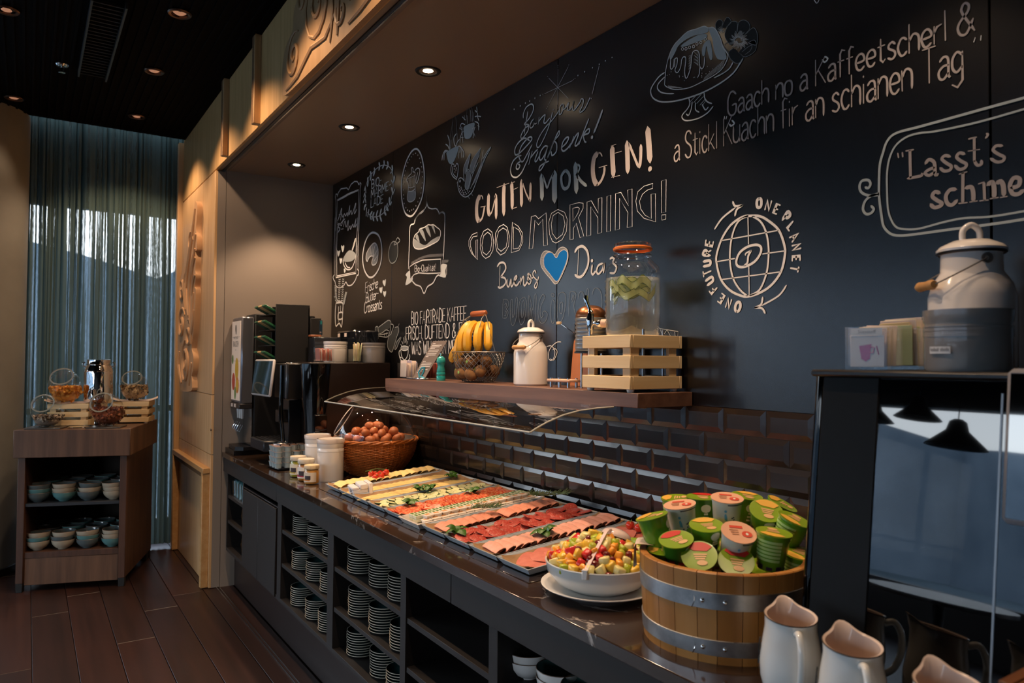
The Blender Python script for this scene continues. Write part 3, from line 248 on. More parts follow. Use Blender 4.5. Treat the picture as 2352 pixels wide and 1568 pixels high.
'vase_drawing':"s102,0,1,-2869,1833,-2880,1775,-2878,1725,-2863,1676,-2801,1693,-2759,1667,-2741,1719,-2737,1777,-2745,1826,-2869,1833|s100,0,1,-2824,1762,-2749,1763,-2751,1722,-2823,1723,-2824,1762|s101,0,1,-2869,1843,-2746,1840|s100,0,1,-2819,1806,-2815,1703|s99,0,1,-2778,1808,-2777,1769|s79,1,0,-2897,1954,-2880,1948|s78,1,0,-2863,1951,-2880,1948|s79,1,0,-2896,1944,-2879,1938|s78,1,0,-2862,1941,-2879,1938|s79,1,0,-2895,1934,-2878,1928|s78,1,0,-2861,1931,-2878,1928|s79,1,0,-2894,1924,-2877,1918|s78,1,0,-2860,1921,-2877,1918|s79,1,0,-2893,1914,-2876,1908|s78,1,0,-2859,1911,-2876,1908|s79,1,0,-2892,1904,-2874,1898|s78,1,0,-2858,1901,-2874,1898|s78,1,0,-2890,1894,-2873,1888|s78,1,0,-2857,1892,-2873,1888|s79,1,0,-2889,1884,-2872,1878|s78,1,0,-2856,1882,-2872,1878|s79,1,0,-2888,1874,-2871,1868|s78,1,0,-2855,1872,-2871,1868|s79,1,0,-2887,1864,-2870,1858|s78,1,0,-2854,1862,-2870,1858|s79,1,0,-2886,1854,-2869,1848|s78,1,0,-2853,1852,-2869,1848|s78,1,0,-2822,1992,-2805,1985|s77,1,0,-2789,1989,-2805,1985|s78,1,0,-2823,1978,-2806,1971|s77,1,0,-2790,1975,-2806,1971|s78,1,0,-2823,1964,-2807,1957|s77,1,0,-2791,1961,-2807,1957|s78,1,0,-2824,1949,-2808,1943|s77,1,0,-2791,1947,-2808,1943|s78,1,0,-2825,1935,-2808,1929|s77,1,0,-2792,1933,-2808,1929|s78,1,0,-2826,1921,-2809,1915|s77,1,0,-2793,1919,-2809,1915|s78,1,0,-2827,1907,-2810,1901|s77,1,0,-2794,1905,-2810,1901|s78,1,0,-2828,1893,-2811,1887|s77,1,0,-2795,1891,-2811,1887|s78,1,0,-2829,1879,-2812,1873|s77,1,0,-2796,1876,-2812,1873|s78,1,0,-2829,1865,-2813,1859|s77,1,0,-2796,1862,-2813,1859|s78,1,0,-2830,1850,-2814,1845|s77,1,0,-2797,1848,-2814,1845|s77,1,0,-2754,1988,-2737,1982|s75,1,0,-2721,1985,-2737,1982|s76,1,0,-2755,1974,-2739,1968|s75,1,0,-2723,1971,-2739,1968|s77,1,0,-2757,1960,-2740,1954|s75,1,0,-2724,1957,-2740,1954|s76,1,0,-2758,1946,-2742,1940|s76,1,0,-2726,1943,-2742,1940|s77,1,0,-2760,1932,-2743,1925|s75,1,0,-2727,1929,-2743,1925|s76,1,0,-2761,1917,-2745,1911|s76,1,0,-2729,1915,-2745,1911|s77,1,0,-2763,1903,-2746,1897|s75,1,0,-2730,1901,-2746,1897|s76,1,0,-2764,1889,-2748,1883|s76,1,0,-2732,1887,-2748,1883|s77,1,0,-2766,1875,-2749,1869|s75,1,0,-2733,1873,-2749,1869|s76,1,0,-2767,1861,-2751,1855|s76,1,0,-2735,1859,-2751,1855|s77,1,0,-2769,1847,-2752,1841|s75,1,0,-2736,1844,-2752,1841|s75,1,0,-2697,1895,-2681,1889|s73,1,0,-2665,1892,-2681,1889|s74,1,0,-2701,1887,-2685,1881|s74,1,0,-2670,1885,-2685,1881|s75,1,0,-2706,1880,-2690,1874|s74,1,0,-2674,1878,-2690,1874|s75,1,0,-2710,1872,-2694,1867|s74,1,0,-2678,1870,-2694,1867|s75,1,0,-2714,1865,-2698,1859|s75,1,0,-2683,1863,-2698,1859|s75,1,0,-2719,1858,-2703,1852|s74,1,0,-2687,1856,-2703,1852|s75,1,0,-2723,1850,-2707,1844|s74,1,0,-2691,1848,-2707,1844|s76,1,0,-2728,1843,-2711,1837|s75,1,0,-2696,1841,-2711,1837|s76,1,0,-2732,1835,-2716,1830|s75,1,0,-2700,1833,-2716,1830|s75,1,0,-2736,1828,-2720,1822|s74,1,0,-2704,1826,-2720,1822|s76,1,0,-2741,1821,-2725,1815|s75,1,0,-2709,1819,-2725,1815|s79,1,0,-2908,1880,-2891,1874|s78,1,0,-2874,1878,-2891,1874|s79,1,0,-2904,1877,-2887,1871|s78,1,0,-2870,1875,-2887,1871|s80,1,0,-2900,1874,-2882,1868|s78,1,0,-2866,1872,-2882,1868|s79,1,0,-2895,1871,-2878,1864|s78,1,0,-2861,1868,-2878,1864|s79,1,0,-2891,1867,-2874,1861|s78,1,0,-2857,1865,-2874,1861|s79,1,0,-2887,1864,-2869,1858|s78,1,0,-2853,1862,-2869,1858|s79,1,0,-2882,1861,-2865,1855|s78,1,0,-2849,1859,-2865,1855|s79,1,0,-2878,1858,-2861,1851|s78,1,0,-2844,1855,-2861,1851|s79,1,0,-2874,1854,-2857,1848|s78,1,0,-2840,1852,-2857,1848|s78,1,0,-2869,1851,-2852,1845|s78,1,0,-2836,1849,-2852,1845|s78,1,0,-2865,1848,-2848,1842|s78,1,0,-2831,1846,-2848,1842",
'milk_jug_drawing':"f0,7,1,-2188,1644,-2148,1645,-2139,1582,-2186,1583|f0,7,1,-2140,1639,-2056,1665,-1995,1678,-1964,1665,-1970,1636,-2028,1624,-2132,1599|f0,7,1,-1907,1634,-1861,1635,-1854,1608,-1879,1579,-1917,1522,-1949,1494,-2004,1525,-1992,1581,-1952,1600|f0,7,1,-1828,1578,-1853,1564,-1879,1549,-1904,1511,-1878,1516,-1853,1543,-1818,1575|s49,2,1,-2188,1644,-2148,1645,-2139,1582,-2186,1583,-2188,1644|s48,2,1,-2141,1642,-2056,1665,-1995,1679,-1961,1667,-1967,1639,-1973,1611,-1999,1587,-2026,1582,-2125,1590,-2139,1599,-2083,1609,-2028,1624,-1986,1617|s45,2,1,-1967,1645,-1954,1655,-1927,1649,-1927,1635,-1959,1600|s44,2,1,-1907,1634,-1861,1635,-1854,1608,-1879,1579,-1917,1522,-1949,1494,-2004,1525,-1992,1581,-1952,1600|s43,2,1,-1828,1578,-1853,1564,-1879,1549,-1904,1511,-1878,1516,-1853,1543,-1818,1575|s43,2,1,-1861,1638,-1848,1654|s47,2,1,-2118,1598,-2054,1600,-1993,1606|s46,2,1,-2055,1608,-2047,1588|s45,2,1,-2020,1610,-2020,1587",
'coffee_cup_drawing':"f0,2,1,-1814,1514,-1801,1522,-1776,1526,-1739,1521,-1733,1512,-1754,1505,-1788,1506|s48,1,1,-1823,1513,-1814,1523,-1776,1527,-1733,1522,-1727,1512,-1751,1503,-1794,1503,-1823,1513|s48,1,1,-1823,1510,-1813,1475,-1781,1451,-1750,1459,-1729,1483,-1727,1509|s48,1,1,-1826,1507,-1845,1494,-1838,1469,-1812,1461|s48,1,1,-1838,1464,-1799,1440,-1743,1441,-1707,1459,-1708,1480|s47,1,1,-1795,1539,-1810,1554|s47,1,1,-1780,1544,-1789,1574|s46,1,1,-1767,1547,-1770,1582|s46,1,1,-1755,1544,-1749,1568|s46,1,1,-1746,1536,-1734,1554|s48,1,1,-1814,1529,-1827,1538|s46,1,1,-1721,1522,-1712,1530",
'hanging_plants_drawing':"f0,5,1,-1300,2502,-1187,2502,-1197,2468,-1230,2436,-1260,2429,-1285,2445,-1300,2475|f0,5,1,-1133,2583,-1087,2584,-1031,2576,-1037,2549,-1061,2516,-1099,2515,-1125,2529,-1132,2557|s29,2,0,-1242,2663,-1243,2512|s30,2,0,-1244,2636,-1273,2553,-1276,2520|s29,2,0,-1214,2660,-1198,2574,-1191,2506|s27,2,0,-1098,2665,-1116,2589|s27,2,0,-1076,2662,-1081,2586|s27,2,0,-1058,2662,-1031,2582|s61,1,1,-1295,2584,-1277,2551,-1272,2506|s60,1,1,-1259,2550,-1262,2507|s61,1,1,-1315,2543,-1290,2527,-1276,2507|s58,1,1,-1205,2568,-1229,2555,-1225,2524,-1207,2504|s57,1,1,-1174,2532,-1198,2521,-1207,2504|s61,1,1,-1290,2503,-1322,2511,-1346,2493,-1353,2470|s60,1,1,-1300,2504,-1328,2499,-1331,2465|s57,1,1,-1187,2502,-1167,2494,-1168,2465|s57,1,1,-1187,2499,-1179,2441|s57,1,1,-1164,2496,-1130,2459,-1133,2434|s57,1,1,-1154,2478,-1150,2437|s50,1,1,-1120,2590,-1153,2605,-1172,2584|s50,1,1,-1152,2589,-1148,2561,-1165,2539,-1167,2514|s50,1,1,-1145,2554,-1138,2506|s49,1,1,-1025,2580,-994,2563,-990,2530|s48,1,1,-1024,2555,-1036,2533,-1042,2505|s48,1,1,-1036,2533,-1023,2509|s50,1,1,-1101,2630,-1097,2590|s49,1,1,-1066,2646,-1062,2591|s48,1,1,-1044,2630,-1046,2586|s51,1,1,-1147,2636,-1114,2611|s50,1,1,-1127,2637,-1127,2614|s48,1,1,-1025,2603,-1000,2599,-970,2588|s48,1,1,-1001,2615,-1000,2596,-988,2574|s49,1,1,-1026,2635,-1007,2620,-1010,2646|s50,1,1,-1155,2576,-1169,2586|s51,1,1,-1155,2557,-1135,2561|s51,1,1,-1158,2538,-1135,2532|s48,1,1,-1000,2555,-984,2544|s49,1,1,-1049,2552,-1021,2551",
'bird_drawing':"s47,1,1,-1198,2339,-1242,2368,-1258,2399,-1250,2424,-1229,2422,-1216,2406,-1199,2419,-1182,2405,-1185,2373,-1198,2339|s47,1,1,-1198,2349,-1232,2373,-1243,2399,-1233,2413|s45,1,1,-1121,2314,-1141,2333,-1168,2340,-1184,2327,-1183,2300,-1160,2263,-1113,2237,-1069,2240,-1038,2256,-996,2305,-937,2376,-879,2423,-914,2408,-949,2385|s47,1,1,-1194,2320,-1184,2327|s45,1,1,-1121,2314,-1129,2355,-1123,2392,-1066,2436,-1084,2393,-1103,2356|s32,1,1,-968,2441,-1047,2401,-1071,2358|s31,1,1,-979,2411,-1021,2376,-1045,2337|s32,1,1,-991,2379,-1033,2341,-1070,2294|s31,1,1,-946,2424,-966,2367,-990,2338|s31,1,1,-960,2363,-1020,2306,-1063,2267|s32,1,1,-1064,2347,-1090,2366,-1108,2318,-1114,2287,-1095,2270,-1070,2297,-1058,2340|s33,1,1,-1081,2235,-1072,2221|s32,1,1,-1053,2243,-1041,2231|f0,2,1,-1123,2392,-1066,2436,-1084,2390,-1115,2345|f0,2,1,-1059,2391,-968,2441,-1045,2337,-1071,2365|f0,2,1,-1108,2318,-1090,2363,-1058,2324,-1076,2270,-1114,2280|f0,2,1,-960,2372,-879,2423,-937,2376,-996,2311,-1044,2280,-1020,2316|d74,0,0,-1167,2300|d73,0,0,-1152,2291|d74,0,0,-1165,2287|d74,0,0,-1147,2282|d74,0,0,-1157,2277|d73,0,0,-1137,2272|d73,0,0,-1121,2272|d73,0,0,-1143,2265|d73,0,0,-1127,2260|d73,0,0,-1111,2260|d73,0,0,-1130,2253|d73,0,0,-1114,2248|d73,0,0,-1098,2250|d71,0,0,-1082,2252|d71,0,0,-1069,2256|d71,0,0,-1088,2262|d76,0,0,-1222,2397|d76,0,0,-1205,2387|d76,0,0,-1215,2379|d76,0,0,-1202,2396|d137,0,0,-1163,2324",
'sugar_box_drawing':"s24,0,0,180,1562,274,1548,272,1532|s24,0,0,180,1562,185,1540|s24,0,0,195,1556,205,1535,225,1555,240,1535|s22,0,0,258,1547,262,1532|s33,0,1,-440,1508,-407,1510,-384,1486,-399,1455,-425,1459,-421,1495,-377,1523,-345,1525|s33,0,1,-399,1495,-384,1499,-370,1486,-391,1455,-414,1459|s23,1,1,761,2435,773,2413,782,2422",
'lettering_kaffeetscherl':"s54,1,1,462,2193,461,2186|s51,1,1,470,2191,468,2184|s30,1,1,1164,2176,1161,2167|s30,1,1,1176,2176,1175,2166|s51,1,1,490,2174,499,2162,487,2158,481,2165|s42,1,1,796,2261,805,2252,796,2246,789,2255|s55,4,1,505,2249,496,2259,485,2259,476,2242,475,2224,476,2204,486,2190,498,2190,505,2200,505,2219,491,2219|s55,4,1,515,2225,522,2232,531,2230,534,2219,534,2194,537,2190|s55,4,1,534,2214,523,2214,514,2205,515,2193,523,2189,534,2199|s55,4,1,544,2225,551,2232,560,2230,563,2219,563,2194,566,2190|s55,4,1,563,2214,552,2214,543,2205,544,2193,552,2189,563,2199|s55,4,1,591,2225,584,2232,576,2229,570,2211,576,2193,584,2190,591,2197|s55,4,0,597,2260,597,2191|s55,4,1,597,2218,606,2232,615,2231,620,2220,620,2191|s55,4,0,644,2232,644,2191|s55,4,1,644,2218,653,2232,663,2231,667,2220,667,2191|s55,4,1,685,2232,676,2227,673,2212,677,2195,685,2191,694,2195,697,2212,694,2227,685,2232|s55,4,1,724,2226,731,2233,740,2231,743,2220,743,2195,746,2191|s55,4,1,743,2215,732,2215,723,2206,724,2194,732,2190,743,2199|s55,4,0,769,2191,769,2260|s55,4,0,796,2260,769,2220|s55,4,0,777,2230,798,2191|s55,4,1,807,2226,814,2233,823,2232,826,2221,826,2195,829,2192|s55,4,1,826,2215,815,2215,806,2207,807,2194,816,2190,826,2200|s55,4,0,853,2257,845,2261,840,2252,840,2192|s55,4,0,834,2233,850,2233|s55,4,0,877,2257,870,2261,865,2252,865,2192|s55,4,0,858,2233,874,2233|s55,4,1,885,2212,904,2214,903,2228,895,2233,886,2226,883,2211,888,2195,897,2192,905,2199|s55,4,1,914,2213,933,2214,932,2228,924,2233,915,2226,912,2211,917,2195,926,2192,933,2199|s55,4,0,948,2251,948,2199,954,2192,959,2198|s55,4,0,941,2233,958,2234|s55,4,1,984,2227,977,2234,969,2229,969,2220,982,2210,984,2199,976,2192,966,2198|s55,4,1,1012,2227,1005,2234,997,2231,991,2213,997,2194,1005,2192,1012,2199|s55,4,0,1018,2261,1018,2192|s55,4,1,1018,2220,1027,2234,1036,2232,1041,2221,1041,2192|s55,4,1,1049,2213,1069,2215,1067,2228,1059,2234,1050,2227,1047,2212,1053,2195,1061,2193,1069,2199|s55,4,0,1076,2234,1076,2193|s55,4,0,1076,2217,1082,2231,1092,2234|s55,4,0,1100,2262,1101,2193|s55,4,1,1163,2193,1138,2240,1137,2255,1143,2262,1151,2255,1149,2241,1132,2222,1128,2207,1134,2193,1147,2193,1160,2221|s55,4,1,259,2144,266,2152,275,2151,278,2138,278,2107,281,2103|s55,4,1,278,2131,267,2131,257,2121,258,2106,267,2101,278,2113|s55,4,1,329,2174,322,2185,311,2185,305,2170,309,2154,325,2138,330,2121,324,2103,312,2103,304,2115|s55,4,0,345,2173,345,2112,351,2103,356,2110|s55,4,0,337,2152,355,2153|s55,4,0,365,2151,365,2103|s55,4,0,365,2169,365,2172|s55,4,1,394,2144,388,2153,379,2149,374,2128,379,2106,388,2103,394,2112|s55,4,0,401,2185,401,2103|s55,4,0,421,2151,401,2120|s55,4,0,408,2128,423,2104|s55,4,0,432,2186,432,2104|s55,4,0,459,2104,459,2186|s55,4,0,488,2186,459,2138|s55,4,0,468,2150,490,2104|s55,4,1,496,2153,496,2115,504,2104,513,2107,519,2120|s55,4,0,519,2153,519,2104|s55,4,1,528,2145,536,2153,544,2152,548,2138,548,2108,551,2104|s55,4,1,548,2132,537,2132,527,2122,528,2107,537,2102,548,2114|s55,4,1,576,2145,570,2153,561,2150,555,2129,561,2106,570,2104,576,2112|s55,4,0,583,2186,583,2104|s55,4,1,583,2137,592,2153,601,2152,606,2139,606,2104|s55,4,0,612,2153,613,2104|s55,4,1,613,2137,621,2153,631,2152,636,2139,636,2104|s55,4,0,681,2182,673,2186,667,2177,668,2104|s55,4,0,661,2154,677,2154|s55,4,0,688,2152,688,2104|s55,4,0,688,2170,688,2173|s55,4,0,697,2154,697,2105|s55,4,0,697,2133,704,2150,714,2154|s55,4,1,742,2146,749,2154,758,2152,761,2139,761,2109,764,2105|s55,4,1,761,2133,750,2133,740,2123,741,2108,750,2103,761,2115|s55,4,0,769,2154,769,2105|s55,4,1,769,2138,777,2154,787,2152,792,2139,792,2105|s55,4,1,836,2146,829,2154,820,2149,820,2138,833,2126,836,2113,828,2105,817,2111|s55,4,1,864,2146,858,2154,849,2151,843,2130,849,2107,858,2105,864,2113|s55,4,0,871,2187,871,2105|s55,4,1,871,2138,880,2154,889,2153,894,2140,894,2105|s55,4,0,903,2153,903,2105|s55,4,0,903,2171,903,2174|s55,4,1,914,2146,921,2154,930,2153,933,2140,934,2109,937,2105|s55,4,1,933,2133,922,2133,913,2123,914,2109,923,2104,934,2115|s55,4,0,941,2155,941,2105|s55,4,1,941,2138,950,2155,960,2153,964,2140,964,2105|s55,4,1,973,2130,993,2132,992,2148,983,2155,974,2146,971,2128,976,2109,985,2105,993,2114|s55,4,0,1000,2155,1001,2106|s55,4,1,1001,2138,1009,2155,1019,2153,1024,2140,1024,2106|s55,4,0,1049,2188,1078,2188|s55,4,0,1064,2188,1064,2106|s55,4,1,1088,2147,1095,2155,1104,2153,1107,2140,1107,2110,1111,2106|s55,4,1,1107,2134,1096,2134,1086,2124,1087,2109,1096,2104,1107,2116|s55,4,1,1137,2147,1126,2157,1116,2144,1116,2122,1125,2111,1137,2122|s55,4,0,1137,2155,1137,2090,1126,2076,1115,2085",
'lettering_fairtrade':"s50,0,1,-1689,1642,-1689,1709,-1672,1709,-1664,1699,-1665,1684,-1674,1678,-1689,1678|s50,0,1,-1674,1678,-1663,1669,-1663,1652,-1672,1642,-1689,1642|s50,0,0,-1653,1642,-1653,1709|s50,0,1,-1627,1709,-1639,1701,-1644,1676,-1639,1650,-1627,1642,-1615,1650,-1610,1676,-1615,1701,-1627,1709|s50,0,0,-1560,1709,-1583,1709,-1583,1642|s50,0,0,-1583,1676,-1565,1676|s50,0,0,-1553,1642,-1538,1709,-1523,1642|s50,0,0,-1548,1664,-1528,1664|s50,0,0,-1514,1642,-1514,1709|s50,0,1,-1505,1642,-1505,1709,-1487,1709,-1480,1699,-1480,1685,-1488,1676,-1505,1676|s50,0,0,-1492,1676,-1478,1642|s50,0,0,-1471,1709,-1444,1709|s50,0,0,-1458,1709,-1458,1642|s50,0,1,-1437,1642,-1437,1709,-1420,1709,-1412,1699,-1412,1685,-1421,1676,-1437,1676|s50,0,0,-1424,1676,-1410,1642|s50,0,0,-1403,1642,-1388,1710,-1373,1643|s50,0,0,-1398,1665,-1378,1665|s50,0,1,-1366,1643,-1366,1710,-1351,1710,-1338,1696,-1336,1676,-1338,1656,-1351,1643,-1366,1643|s50,0,0,-1305,1710,-1329,1710,-1329,1643,-1305,1643|s50,0,0,-1329,1676,-1310,1676|s50,0,0,-1278,1643,-1278,1710|s50,0,0,-1253,1710,-1278,1671|s50,0,0,-1270,1680,-1251,1643|s50,0,0,-1244,1643,-1229,1710,-1213,1643|s50,0,0,-1239,1665,-1218,1665|s50,0,0,-1183,1710,-1206,1710,-1206,1643|s50,0,0,-1206,1676,-1188,1676|s50,0,0,-1154,1710,-1177,1710,-1176,1643|s50,0,0,-1176,1676,-1159,1676|s50,0,0,-1123,1710,-1147,1710,-1147,1643,-1123,1643|s50,0,0,-1147,1676,-1128,1676|s50,0,0,-1092,1710,-1116,1710,-1116,1643,-1092,1643|s50,0,0,-1116,1676,-1097,1676|s50,0,0,-1731,1630,-1757,1630,-1757,1561|s50,0,0,-1757,1595,-1737,1596|s50,0,1,-1723,1561,-1723,1630,-1703,1630,-1695,1620,-1695,1605,-1704,1596,-1723,1596|s50,0,0,-1708,1596,-1692,1561|s50,0,0,-1682,1561,-1682,1630|s50,0,1,-1646,1621,-1653,1630,-1665,1630,-1671,1618,-1667,1604,-1650,1590,-1645,1576,-1652,1561,-1665,1561,-1672,1571|s50,0,1,-1606,1620,-1614,1630,-1626,1630,-1636,1613,-1637,1596,-1636,1579,-1625,1561,-1614,1561,-1606,1572|s50,0,0,-1598,1561,-1598,1630|s50,0,0,-1566,1562,-1567,1631|s50,0,0,-1598,1592,-1566,1593|s50,0,0,-1554,1567,-1557,1552|s50,0,1,-1522,1562,-1522,1631,-1505,1631,-1491,1617,-1488,1596,-1491,1576,-1505,1562,-1522,1562|s50,0,1,-1480,1631,-1480,1579,-1473,1562,-1455,1562,-1448,1579,-1449,1631|s50,0,0,-1414,1631,-1441,1631,-1440,1562|s50,0,0,-1440,1596,-1420,1596|s50,0,0,-1407,1631,-1376,1631|s50,0,0,-1391,1631,-1391,1562|s50,0,0,-1341,1631,-1368,1631,-1368,1562,-1340,1562|s50,0,0,-1368,1597,-1346,1597|s50,0,0,-1333,1562,-1333,1631,-1300,1562,-1300,1631|s50,0,1,-1292,1562,-1292,1631,-1275,1631,-1261,1618,-1258,1597,-1261,1576,-1275,1562,-1292,1562|s50,0,1,-1190,1563,-1216,1609,-1217,1625,-1210,1631,-1202,1625,-1204,1611,-1223,1591,-1227,1576,-1220,1562,-1207,1563,-1193,1590|s50,0,0,-1133,1632,-1159,1632,-1159,1563|s50,0,0,-1159,1597,-1139,1597|s50,0,0,-1125,1563,-1107,1632,-1090,1563|s50,0,0,-1119,1586,-1095,1586|s50,0,0,-1079,1563,-1080,1632|s50,0,1,-1069,1563,-1069,1632,-1050,1632,-1041,1622,-1041,1607,-1051,1597,-1069,1597|s50,0,0,-1055,1597,-1039,1563|s50,0,0,-1028,1632,-1028,1580|s50,0,0,-1028,1567,-1028,1563|s50,0,1,-1682,1548,-1672,1480,-1662,1531,-1651,1480,-1641,1548|s50,0,0,-1634,1480,-1618,1548,-1602,1480|s50,0,0,-1629,1503,-1607,1503|s50,0,1,-1571,1539,-1578,1549,-1588,1548,-1594,1536,-1590,1523,-1575,1509,-1570,1496,-1576,1481,-1588,1480,-1594,1490|s50,0,1,-1542,1549,-1532,1481,-1521,1532,-1511,1481,-1501,1549|s50,0,0,-1491,1481,-1492,1549|s50,0,0,-1482,1549,-1482,1481,-1460,1481|s50,0,0,-1454,1549,-1453,1481,-1432,1481|s50,0,1,-1404,1481,-1401,1549,-1386,1505,-1371,1550,-1368,1482|s50,0,0,-1360,1482,-1345,1550,-1328,1482|s50,0,0,-1355,1504,-1334,1504|s50,0,0,-1321,1482,-1322,1550,-1291,1482,-1292,1550|s50,0,1,-1264,1482,-1261,1550,-1246,1506,-1231,1550,-1227,1482|s50,0,0,-1196,1550,-1221,1550,-1220,1482,-1195,1482|s50,0,0,-1220,1516,-1201,1516|s50,0,0,-1188,1483,-1189,1551|s50,0,0,-1160,1483,-1160,1551|s50,0,0,-1188,1513,-1160,1513|s50,0,1,-1153,1483,-1153,1551,-1135,1551,-1127,1541,-1127,1526,-1136,1517,-1153,1517|s50,0,0,-1139,1517,-1125,1483|s50,0,1,-1118,1541,-1112,1551,-1102,1551,-1096,1537,-1099,1524,-1107,1514,-1107,1500|s50,0,0,-1107,1486,-1107,1483",
'lettering_biomarmelade':"s70,1,1,-2271,2501,-2270,2551,-2245,2551,-2235,2543,-2236,2532,-2249,2527,-2271,2527|s70,1,1,-2249,2527,-2233,2521,-2234,2508,-2246,2501,-2271,2501|s70,1,0,-2217,2500,-2217,2550|s70,1,1,-2178,2550,-2195,2544,-2202,2525,-2196,2506,-2178,2500,-2161,2506,-2154,2524,-2161,2544,-2178,2550|s70,1,0,-2142,2524,-2121,2524|s70,1,1,-2277,2442,-2273,2492,-2252,2460,-2232,2492,-2227,2443|s70,1,0,-2216,2443,-2195,2493,-2172,2443|s70,1,0,-2209,2459,-2180,2459|s70,1,1,-2161,2443,-2161,2493,-2137,2493,-2126,2486,-2126,2476,-2138,2468,-2161,2468|s70,1,0,-2143,2468,-2123,2444|s70,1,1,-2111,2444,-2108,2494,-2087,2461,-2067,2494,-2062,2444|s70,1,0,-2017,2495,-2051,2494,-2051,2444,-2017,2445|s70,1,0,-2051,2469,-2024,2470|s70,1,0,-2005,2470,-1984,2470|s70,1,0,-2278,2434,-2279,2385,-2249,2385|s70,1,0,-2238,2385,-2215,2433,-2194,2384|s70,1,0,-2230,2401,-2201,2400|s70,1,1,-2182,2384,-2182,2433,-2160,2433,-2143,2423,-2139,2408,-2143,2393,-2161,2384,-2182,2384|s70,1,0,-2093,2432,-2128,2432,-2128,2383,-2094,2383|s70,1,0,-2128,2408,-2101,2408",
'lettering_bio_quality':"s40,0,1,-1655,1928,-1653,1963,-1639,1962,-1633,1956,-1634,1948,-1642,1946,-1654,1947|s40,0,1,-1642,1946,-1633,1941,-1634,1932,-1641,1927,-1655,1928|s40,0,0,-1624,1946,-1625,1926|s40,0,0,-1623,1954,-1623,1955|s40,0,1,-1607,1946,-1614,1943,-1617,1936,-1615,1927,-1609,1925,-1602,1926,-1599,1935,-1601,1942,-1607,1946|s40,0,0,-1592,1941,-1580,1940|s40,0,1,-1559,1956,-1569,1953,-1574,1940,-1571,1926,-1562,1922,-1552,1925,-1547,1938,-1550,1952,-1559,1956|s40,0,0,-1559,1928,-1548,1918|s40,0,1,-1540,1941,-1541,1925,-1536,1920,-1530,1921,-1525,1926|s40,0,0,-1524,1940,-1525,1919|s40,0,1,-1516,1936,-1510,1939,-1504,1938,-1502,1932,-1503,1919,-1501,1917|s40,0,1,-1502,1929,-1510,1930,-1517,1926,-1517,1920,-1511,1917,-1503,1922|s40,0,0,-1492,1952,-1494,1917|s40,0,0,-1483,1936,-1485,1916|s40,0,0,-1483,1944,-1483,1946|s40,0,0,-1469,1945,-1471,1919,-1467,1915,-1463,1917|s40,0,0,-1475,1937,-1463,1936|s40,0,1,-1454,1932,-1448,1935,-1442,1934,-1440,1928,-1441,1915,-1439,1913|s40,0,1,-1440,1925,-1448,1926,-1456,1922,-1455,1916,-1449,1913,-1441,1917|s40,0,0,-1451,1941,-1451,1943|s40,0,0,-1443,1941,-1443,1942|s40,0,0,-1426,1942,-1428,1916,-1424,1912,-1420,1915|s40,0,0,-1432,1934,-1420,1933|s40,0,0,-1410,1946,-1411,1920|s40,0,0,-1412,1913,-1412,1911",
